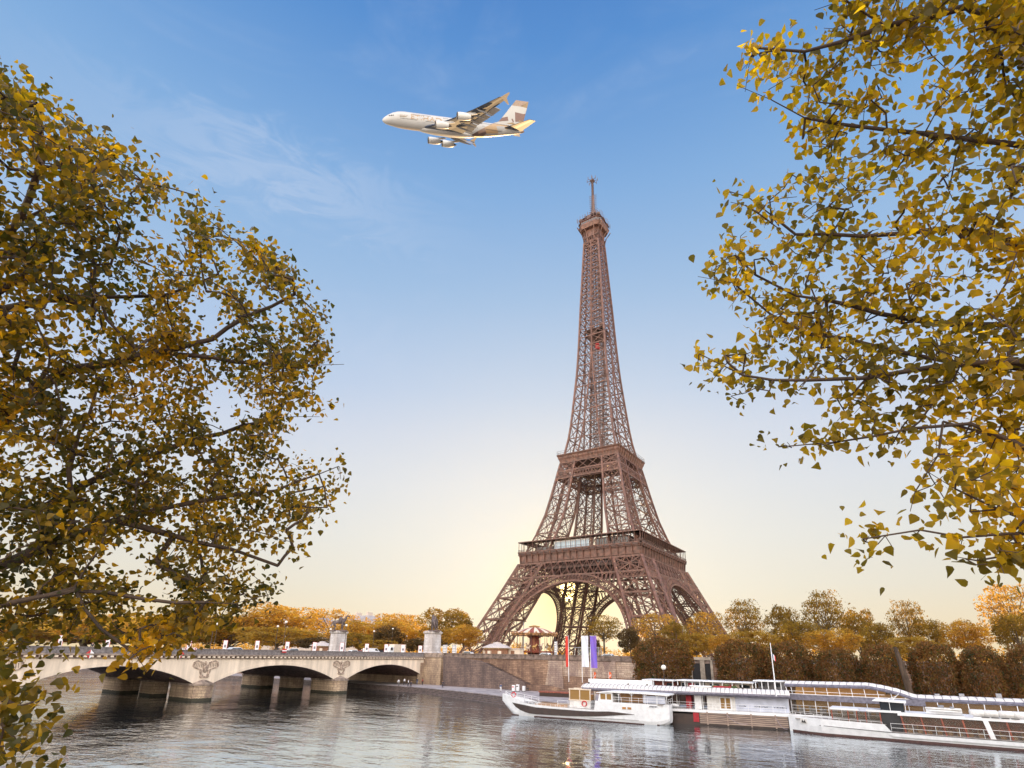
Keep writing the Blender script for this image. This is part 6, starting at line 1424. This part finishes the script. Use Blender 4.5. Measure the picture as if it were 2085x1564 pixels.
mb = MB(); mb.bb(g0[0]-.3, c3[0]+1, -.1, .35, g0[1]-.75, g0[1]); mb.bb(g0[0]-.3, c3[0], .3, 5, g0[1]-.4, g0[1]-.2); mb.build('lower_gutter', M['thatch_side'], ph)
mb = MB(); xx = np.arange(g0[0]+.6, c3[0]-.8, 1.55)
for x in xx: mb.bar((x, .2, g0[1]), (x-.1, .2, max(g0[1]+.1, czf(x)-.6)), .07)
mb.bar((g0[0], .2, g0[1]), (c0[0]+.1, .2, c0[1]-.5), .08); mb.bar((g0[0], .2, g0[1]+.45), (c2[0], .2, g0[1]+.45), .05); mb.bar((g0[0], .2, g0[1]+.06), (c3[0]-.5, .2, g0[1]+.06), .08); mb.build('upper_mullion', M['white'], ph)
mb = MB()
for a, b in zip(xx[:-1], xx[1:]): mb.add([(a, .25, g0[1]), (b, .25, g0[1]), (b, .25, czf(b)-.5), (a, .25, czf(a)-.5)], [(0, 1, 2, 3)])
mb.build('upper_glazing', M['warm_glass'], ph); MB().bb(g0[0]+.5, c2[0], 4.5, 4.6, g0[1]-.3, g0[1]+1.3).build('timber_back_wall', M['amber_wall'], ph)
mb = MB(); lo = 1.9
for x in np.arange(.4, 58, 1.6): mb.bar((x, .15, lo), (x, .15, 4.6), .08)
for z in (2.3, 2.7, 3.1, 4.3): mb.bar((.3, .15, z), (12, .15, z), .04)
mb.build('lower_mullion', M['white'], ph); MB().bb(.3, 58, .22, .26, lo, 4.7).build('lower_glazing', M['warm_glass'], ph)
mb = MB(); mb.bb(.4, 58, 4.8, 4.9, lo, 4.9); mb.bb(.4, 12, .8, 4.8, 4.35, 4.4); mb.build('timber_ceiling', M['amber_wall'], ph)
mb = MB()
for x in np.arange(1, 40, 1.4): mb.bb(x, x+.8, 2.2, 2.9, lo, lo+.75); mb.bb(x+.1, x+.4, 1.4, 1.7, lo, lo+1.1)
mb.build('furniture_row', M['offwhite'], ph)
for px in (1910, 1961, 2038):
    q = H_(px, 1420); mb = MB(); mb.box((q[0], 2, q[1]+.0), (.55, .5, .7)); mb.box((q[0]+.7, 2, q[1]-.25), (1.2, .3, .15)); mb.build('roof_unit', M['grey'], ph)
q = H_(1607, 1383)
# ---------------- moored houseboats behind the pontoon roof
def houseboat(px0, px1, y, ytop, yb, lab, wallm, red=False, n=4):
    a, b = P(px0, ytop, y=y), P(px1, ytop, y=y); w = b.x-a.x; H = a.z-WZ; zb_ = P(px0, yb, y=y).z-WZ
    o = empty('houseboat', (a.x, y, WZ), 0, lab, 'houseboat', 'houseboats behind the pontoon roof'); MB().bb(-.4, w+.4, 0, 4, -.5, zb_).build('hull', M['brown_hull'], o)
    MB().bb(-.2, w+.2, -.2, 4.2, H-.16, H).build('roof', M['white'], o); c = MB().bb(.2, w-.2, 1.4, 3.8, zb_, H-.17).build('cabin', M[wallm], o)
    for k in range(n+1): x = .1+(w-.2)*k/n; MB().bar((x, .1, zb_), (x, .1, H-.16), .12).build('post', M['white'], o)
    if red: MB().bb(w*.38, w*.62, 1.3, 1.39, zb_, H-.5).build('red_panel', M['redcloth'], c)
    MB().bb(w*.1, w*.3, 1.3, 1.39, zb_+.3, H-.5).build('window', M['glass_dark'], c); MB().bb(w*.7, w*.9, 1.3, 1.39, zb_+.3, H-.5).build('window', M['glass_dark'], c); return o
houseboat(1310, 1370, -188.5, 1383, 1400, 'dark red houseboat with flat white roof behind the white fascia', 'rust', n=3)
houseboat(1378, 1425, -188.2, 1384, 1402, 'white houseboat with red panel behind the pontoon roof, left of the potted palms', 'offwhite', True, 3)
houseboat(1430, 1532, -187.6, 1386, 1402, 'long cream houseboat behind the potted palms', 'cream', True, 5)
houseboat(1536, 1590, -188.2, 1385, 1402, 'open framed white houseboat behind the flagpole base', 'c_grey', False, 4)
def palm(px, py, lab, s=.9):
    q = P(px, py, y=-191); o = empty('potted_palm', (q.x, -191, q.z-s*1.1), 0, lab, 'potted palm', 'potted palms behind the pontoon roof'); rng = np.random.default_rng(int(px))
    MB().lathe([(.2, -.5), (.28, 0), (.24, .02)], n=10).build('pot', M['rust'], o); mb = MB()
    for k in range(22):
        a = k*2.4; e = rng.uniform(.5, 1.2); pts = [(0, 0, .1+.02*k), (math.cos(a)*.35*s, math.sin(a)*.35*s, .5*s*e+.3), (math.cos(a)*.8*s, math.sin(a)*.8*s, .35*s*e+.15)]
        mb.tube(pts, [.03, .09, .01], 4)
    mb.build('fronds', M['palm'], o)
palm(1455, 1394, 'yellowish potted palm, leftmost of the three on the deck', .8); palm(1478, 1391, 'tallest potted palm, middle of the three', 1.0); palm(1494, 1395, 'small potted palm, rightmost of the three', .8); palm(1335, 1394, 'leafy potted plant before the dark red houseboat', .8)
q0, q1 = P(1450, 1400, y=-191.5), P(1490, 1400, y=-191.5); MB().bb(0, 1, 0, .6, 0, .01)
mb = MB(); mb.prism([(q0.x, q0.z-.1), (q1.x, q0.z-.3), (q1.x-.3, q0.z+.3), (q0.x+.3, q0.z+.25)], lambda u, v, t: (u, -191.6+t*.5, v), 0, 1); tag(mb.build('red_awning', M['redcloth']), 'red sagging awning cloth below the potted palms', 'awning')
MB()
mb = MB(); q = P(1567, 1458, line=F2.line)
for (p0, p1) in (((1580, 1461), (1605, 1484)), ((1480, 1455), (1525, 1473))):
    a, b = P(*p0, line=F2.line), P(*p1, line=F2.line); pts = [(a.x+(b.x-a.x)*t, a.y-.2, a.z+(b.z-a.z)*t-.5*math.sin(math.pi*t)) for t in np.linspace(0, 1, 9)]; o = MB().tube(pts, .03, 5).build('mooring_rope', M['rope'])
    tag(o, 'mooring rope sagging from the pontoon to the tour boat bow' if p0[0] == 1580 else 'slack mooring rope hanging along the plank fenders', 'rope')
# dark slanted trunk by the clipped row
a, b = P(1848, 1395, y=-181), P(1832, 1345, y=-181); o = MB().tube([(a.x+.3, -181, LQ), tuple(a), tuple(b), (b.x-.3, -181, b.z+2)], [.5, .45, .35, .25], 8).build('leaning_trunk', M['bark']); tag(o, 'dark leaning tree trunk between clipped trees behind the hall roof', 'tree trunk')
# ================================================================ AIRLINER
ASX, ASY, ASZ = 1.057, .982, .957
AM = Matrix(((.66838, -.6653, .33264, -47.335), (.73299, .51306, -.44665, -147.589), (.1265, .54235, .83057, 263.821), (0, 0, 0, 1)))
pl = empty('airliner', (0, 0, 0), 0, 'four engined double deck airliner flying left above the tower', 'airplane'); pl.matrix_world = AM
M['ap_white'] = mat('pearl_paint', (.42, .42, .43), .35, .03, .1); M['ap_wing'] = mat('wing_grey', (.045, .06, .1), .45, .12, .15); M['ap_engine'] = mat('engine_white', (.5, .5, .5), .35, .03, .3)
M['ap_gold'] = mat('gold_livery', (.26, .18, .1), .4, .05); M['ap_brown'] = mat('brown_livery', (.16, .09, .08), .4, .1); M['ap_taupe'] = mat('taupe_livery', (.3, .22, .18), .4, .1); M['ap_grey'] = mat('light_grey_livery', (.25, .25, .27), .4, .05)
M['ap_letter'] = mat('gold_lettering', (.3, .15, .03), .4, .03)
def sp(p): return (p[0]*ASX, -p[1]*ASY, p[2]*ASZ)      # local frame: x aft, -y port, z up
FS = [(0, -1.0, .05, .05), (.5, -.95, .9, .95), (1.5, -.8, 1.7, 1.75), (3, -.5, 2.4, 2.5), (5, -.1, 3.0, 3.25), (7.5, .1, 3.4, 3.9), (10, .15, 3.57, 4.15), (14, .1, 3.57, 4.2), (30, .1, 3.57, 4.2), (44, .15, 3.57, 4.15), (50, .5, 3.45, 3.8), (56, 1.1, 3.0, 3.2), (62, 1.7, 2.2, 2.4), (67, 2.1, 1.4, 1.6), (70, 2.3, .7, .9), (71, 2.35, .3, .4)]
def fus(x): return [float(np.interp(x, [f[0] for f in FS], [f[i] for f in FS])) for i in (1, 2, 3)]
def body_mat():
    m = mat('fuselage_livery', (.36, .36, .37), .33, .03, .1); nt = m.node_tree; L = nt.links.new; p = nt.nodes['Principled BSDF']; base = p.inputs['Base Color'].links[0].from_socket
    tc = N(nt, 'ShaderNodeTexCoord'); sep = N(nt, 'ShaderNodeSeparateXYZ'); L(tc.outputs['Object'], sep.inputs[0])
    vo = N(nt, 'ShaderNodeTexVoronoi', ins={'Scale': .17, 'Randomness': 1.0}); L(tc.outputs['Object'], vo.inputs[0]); sc3 = N(nt, 'ShaderNodeSeparateColor'); L(vo.outputs['Color'], sc3.inputs[0])
    r = ramp(nt, [(0, (.36, .36, .37)), (.2, (.3, .2, .11)), (.34, (.25, .25, .26)), (.5, (.22, .15, .12)), (.68, (.09, .06, .06)), (.84, (.36, .36, .37))], 'CONSTANT'); L(sc3.outputs[0], r.inputs[0])
    # facets grow toward the tail and hang low on the body
    k = mth(nt, 'GREATER_THAN', mth(nt, 'SUBTRACT', sep.outputs[0], mth(nt, 'MULTIPLY', sep.outputs[2], 1.7)), 51.0)
    belly = mth(nt, 'LESS_THAN', sep.outputs[2], -3.3); c = mixc(nt, k, base, r.outputs[0]); c = mixc(nt, mth(nt, 'MULTIPLY', belly, .25), c, (.62, .42, .27)); L(c, p.inputs['Base Color']); return m
mb = MB(); n = 28
def fring(x): zc, ry, rz = fus(x); return [sp((x, ry*math.cos(2*math.pi*k/n), zc+rz*math.sin(2*math.pi*k/n)*(1 if math.sin(2*math.pi*k/n) > 0 else .95))) for k in range(n)]
xs = sorted(set([f[0] for f in FS]+list(np.arange(1, 71, 1.5)))); vs = [p for x in xs for p in fring(x)]
mb.add(vs, [(i*n+k, (i+1)*n+k, (i+1)*n+(k+1) % n, i*n+(k+1) % n) for i in range(len(xs)-1) for k in range(n)]+[tuple(range(n)), tuple((len(xs)-1)*n+k for k in range(n))[::-1]])
fu = mb.build('fuselage', body_mat(), pl, smooth=True)
mb = MB(); mb.ell(sp((31, 0, -3.0)), (15*ASX, 3.5, 1.9), 20, 10); mb.build('belly_fairing', M['ap_white'], fu, smooth=True)
def skinpt(x, z, s=1, off=.03):
    zc, ry, rz = fus(x); t = max(-1, min(1, (z-zc)/rz)); return sp((x, s*(ry*math.sqrt(1-t*t)+off), z))
for s, nm in ((1, 'port'), (-1, 'starboard')):
    mb = MB()
    for zr, ra in ((2.75, [(13.8, 22.5), (29, 31), (48, 53)]), (-.05, [(8.5, 16.5), (20.5, 27), (44, 46), (50.5, 59)])):
        for a, b in ra:
            for x in np.arange(a, b, .62):
                q = [skinpt(x, zr+.02*(x-20)*0, s), skinpt(x+.3, zr, s), skinpt(x+.3, zr+.42, s), skinpt(x, zr+.42, s)]; mb.add(q if s < 0 else q[::-1], [(0, 1, 2, 3)])
    mb.build('cabin_windows', M['black'], fu)
    for x in (7.0, 19, 48.5):
        mb = MB(); c = [skinpt(x, -.6, s, .04), skinpt(x+1.1, -.6, s, .04), skinpt(x+1.1, 1.5, s, .04), skinpt(x, 1.5, s, .04)]
        for a, b in zip(c, c[1:]+c[:1]): mb.bar(a, b, .06)
        mb.build('door', M['ap_grey'], fu)
mb = MB()
for s in (-1, 1):
    for x0, x1, z0, z1 in ((2.9, 3.7, .75, 1.3), (3.8, 4.6, .85, 1.55), (4.7, 5.3, .95, 1.55)): q = [skinpt(x0, z0, s, .05), skinpt(x1, z0, s, .05), skinpt(x1, z1, s, .05), skinpt(x0+.3, z1, s, .05)]; mb.add(q, [(0, 1, 2, 3)])
mb.build('cockpit_windows', M['black'], fu)
# lettering wrapped on the port side
def wrap_text(name, body, x0, z0, size, sx, m):
    o = text_mesh(name, body, size, m, fu, Matrix.Identity(4), .0); me = o.data
    co = np.zeros(len(me.vertices)*3); me.vertices.foreach_get('co', co); co = co.reshape(-1, 3); out = []
    for x, y, z in co: out.append(skinpt(x0+x*sx, z0+y, 1, .06))
    me.vertices.foreach_set('co', np.array(out).ravel()); me.update(); return o
wrap_text('airline_lettering', 'ETIHAD', 13.0, .5, 3.1, 1.42, M['ap_letter'])
mb = MB()
for k, (x, z, x2, z2) in enumerate([(8.4, 1.1, 11.2, 1.1), (8.6, 1.1, 8.6, 2.0), (9.2, 1.1, 9.2, 2.1), (9.8, 1.1, 9.9, 1.7), (10.5, 1.1, 10.5, 2.1), (11.2, 1.1, 11.3, 1.8), (8.2, 1.0, 8.5, .8), (9.9, .8, 10.1, .8), (11.5, 1.9, 11.8, 1.9)]): mb.bar(skinpt(x, z, 1, .05), skinpt(x2, z2, 1, .05), .2)
mb.build('script_lettering', M['ap_gold'], fu)
# lifting surfaces
def surf(name, secs, m, parent=pl):
    """secs: (xLE, chord, y, z, thick)"""
    mb = MB(); pr = [(0, 0), (.05, .5), (.3, 1), (.6, .75), (1, .05), (1, -.05), (.6, -.3), (.3, -.5), (.05, -.3)]; k = len(pr)
    V = [sp((x+c*a, y, z+th*b-(.06*c*a*a))) for x, c, y, z, th in secs for a, b in pr]
    mb.add(V, [(i*k+j, i*k+(j+1) % k, (i+1)*k+(j+1) % k, (i+1)*k+j) for i in range(len(secs)-1) for j in range(k)]+[tuple(range(k)), tuple((len(secs)-1)*k+j for j in range(k))[::-1]]); return mb.build(name, m, parent, smooth=False)
for s in (1, -1):
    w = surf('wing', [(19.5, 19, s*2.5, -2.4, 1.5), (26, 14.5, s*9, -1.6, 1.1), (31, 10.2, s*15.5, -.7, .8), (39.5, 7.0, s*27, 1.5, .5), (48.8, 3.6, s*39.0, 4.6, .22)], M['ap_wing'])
    # flaps, slightly lowered, as separate panels
    for a, b in ((.12, .36), (.38, .62), (.64, .8)):
        mb = MB(); te = lambda t: (np.interp(t, [0, .18, .36, .67, 1], [38.5, 40.5, 41.2, 46.5, 52.4]), s*np.interp(t, [0, 1], [2.5, 39]), np.interp(t, [0, .36, .67, 1], [-3.3, -1.2, 1.2, 4.5]))
        p0, p1 = te(a), te(b); mb.prism([(0, 0), (2.6, -.9), (2.4, -1.1), (-.6, -.25)], lambda u, v, t: sp((p0[0]+(p1[0]-p0[0])*t+u, p0[1]+(p1[1]-p0[1])*t, p0[2]+(p1[2]-p0[2])*t+v)), 0, 1); mb.build('flap', M['ap_grey'], w)
    for t in (.2, .33, .46, .58, .7):
        y = s*(2.5+36.5*t); x = float(np.interp(t, [0, .36, .67, 1], [37, 39.5, 44.5, 50])); z = float(np.interp(t, [0, .36, .67, 1], [-3.6, -1.6, .8, 4]))
        mb = MB(); mb.tube([sp((x-4, y, z+.3)), sp((x-2, y, z-.2)), sp((x+1.5, y, z-.9)), sp((x+4.2, y, z-1.4))], [.1, .45, .4, .05], 8); mb.build('flap_fairing', M['ap_grey'], w)
    mb = MB(); mb.prism([(49.4, 4.6), (53.2, 7.2), (53.6, 6.9), (52.3, 4.5), (53.4, 2.0), (52.9, 1.9)], lambda u, v, t: sp((u, s*(38.9+.15*t), v)), 0, 1); mb.build('wingtip_fence', M['ap_gold'], w)
    for ye, xe, ze in ((14.9, 23.6, -3.9), (25.7, 32.2, -1.9)):
        c = (xe, s*ye, ze); e = MB(); prf = [(1.45, 0), (1.65, .25), (1.85, 1.4), (1.85, 3.4), (1.55, 5.2), (1.15, 6.4)]; nn = 24
        V = [sp((c[0]+dx, c[1]+r*math.cos(2*math.pi*k/nn), c[2]+r*math.sin(2*math.pi*k/nn))) for r, dx in prf for k in range(nn)]
        e.add(V, [(i*nn+k, i*nn+(k+1) % nn, (i+1)*nn+(k+1) % nn, (i+1)*nn+k) for i in range(len(prf)-1) for k in range(nn)]); en = e.build('engine', M['ap_engine'], pl, smooth=True)
        f = MB(); f.tube([sp((c[0]+.5, c[1], c[2])), sp((c[0]+.6, c[1], c[2]))], 1.5, 20); f.build('fan', M['black'], en)
        f = MB(); f.tube([sp((c[0]-.02, c[1], c[2])), sp((c[0]+.3, c[1], c[2]))], [1.5, 1.7], 24, cap=False); f.build('intake_lip', M['iron_post'], en)
        f = MB(); f.tube([sp((c[0]+5.5, c[1], c[2])), sp((c[0]+7.0, c[1], c[2])), sp((c[0]+8.0, c[1], c[2]))], [.95, .6, .1], 14); f.build('exhaust_cone', M['iron_post'], en)
        f = MB(); f.prism([(2.2, 1.6), (8.5, 2.4), (9.5, 1.8), (5.8, .9)], lambda u, v, t: sp((c[0]+u, c[1]-.2+.4*t, c[2]+v)), 0, 1); f.build('pylon', M['ap_white'], en)
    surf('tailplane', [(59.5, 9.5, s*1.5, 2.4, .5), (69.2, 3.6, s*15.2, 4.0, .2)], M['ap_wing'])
# fin and its painted facets
fin = [(54.5, 4.4), (57.5, 5.6), (66.0, 17.2), (72.6, 17.2), (69.5, 4.2)]
mb = MB(); mb.prism(fin, lambda u, v, t: sp((u, (t-.5)*(.8 if v < 8 else .35), v)), 0, 1); fo = mb.build('fin', M['ap_white'], pl)
FC = [([(62.2, 12.1), (66.0, 17.2), (72.6, 17.2), (66.5, 12.6)], 'ap_taupe'), ([(72.6, 17.1), (71.4, 11.6), (65.7, 12.8)], 'ap_gold'), ([(71.6, 12.4), (70.3, 7.2), (66.0, 6.5), (65.6, 13.0)], 'ap_brown'), ([(70.3, 7.2), (69.7, 4.9), (67.6, 7.6)], 'ap_gold'),
      ([(57.3, 5.6), (61.4, 10.6), (62.4, 6.6)], 'ap_brown'), ([(62.2, 10.3), (64.3, 11.4), (66.1, 8.2), (64.9, 5.9)], 'ap_brown'), ([(61.5, 5.2), (64.5, 6.0), (68.5, 4.6)], 'ap_gold')]
for pg, m in FC:
    for s in (-1, 1):
        mb = MB(); mb.prism(pg, lambda u, v, t: sp((u, s*((.4 if v < 8 else .18)+.03+t*.02), v)), 0, 1); mb.build('livery_facet', M[m], fo)
def haze():
    m = bpy.data.materials.new('haze_air'); m.use_nodes = True; nt = m.node_tree; nt.nodes.clear()
    o = N(nt, 'ShaderNodeOutputMaterial'); v = N(nt, 'ShaderNodeVolumePrincipled')
    v.inputs['Color'].default_value = (1.0, .95, .88, 1); v.inputs['Density'].default_value = HAZE; v.inputs['Anisotropy'].default_value = .8
    nt.links.new(v.outputs[0], o.inputs['Volume'])
    b = MB(); b.bb(-655, 655, -436, 426, -8.5, 332); h = b.build('haze', m); tag(h, kind='stuff', label='thin golden morning haze in the air', cat='haze')
HAZE = .000016
haze()
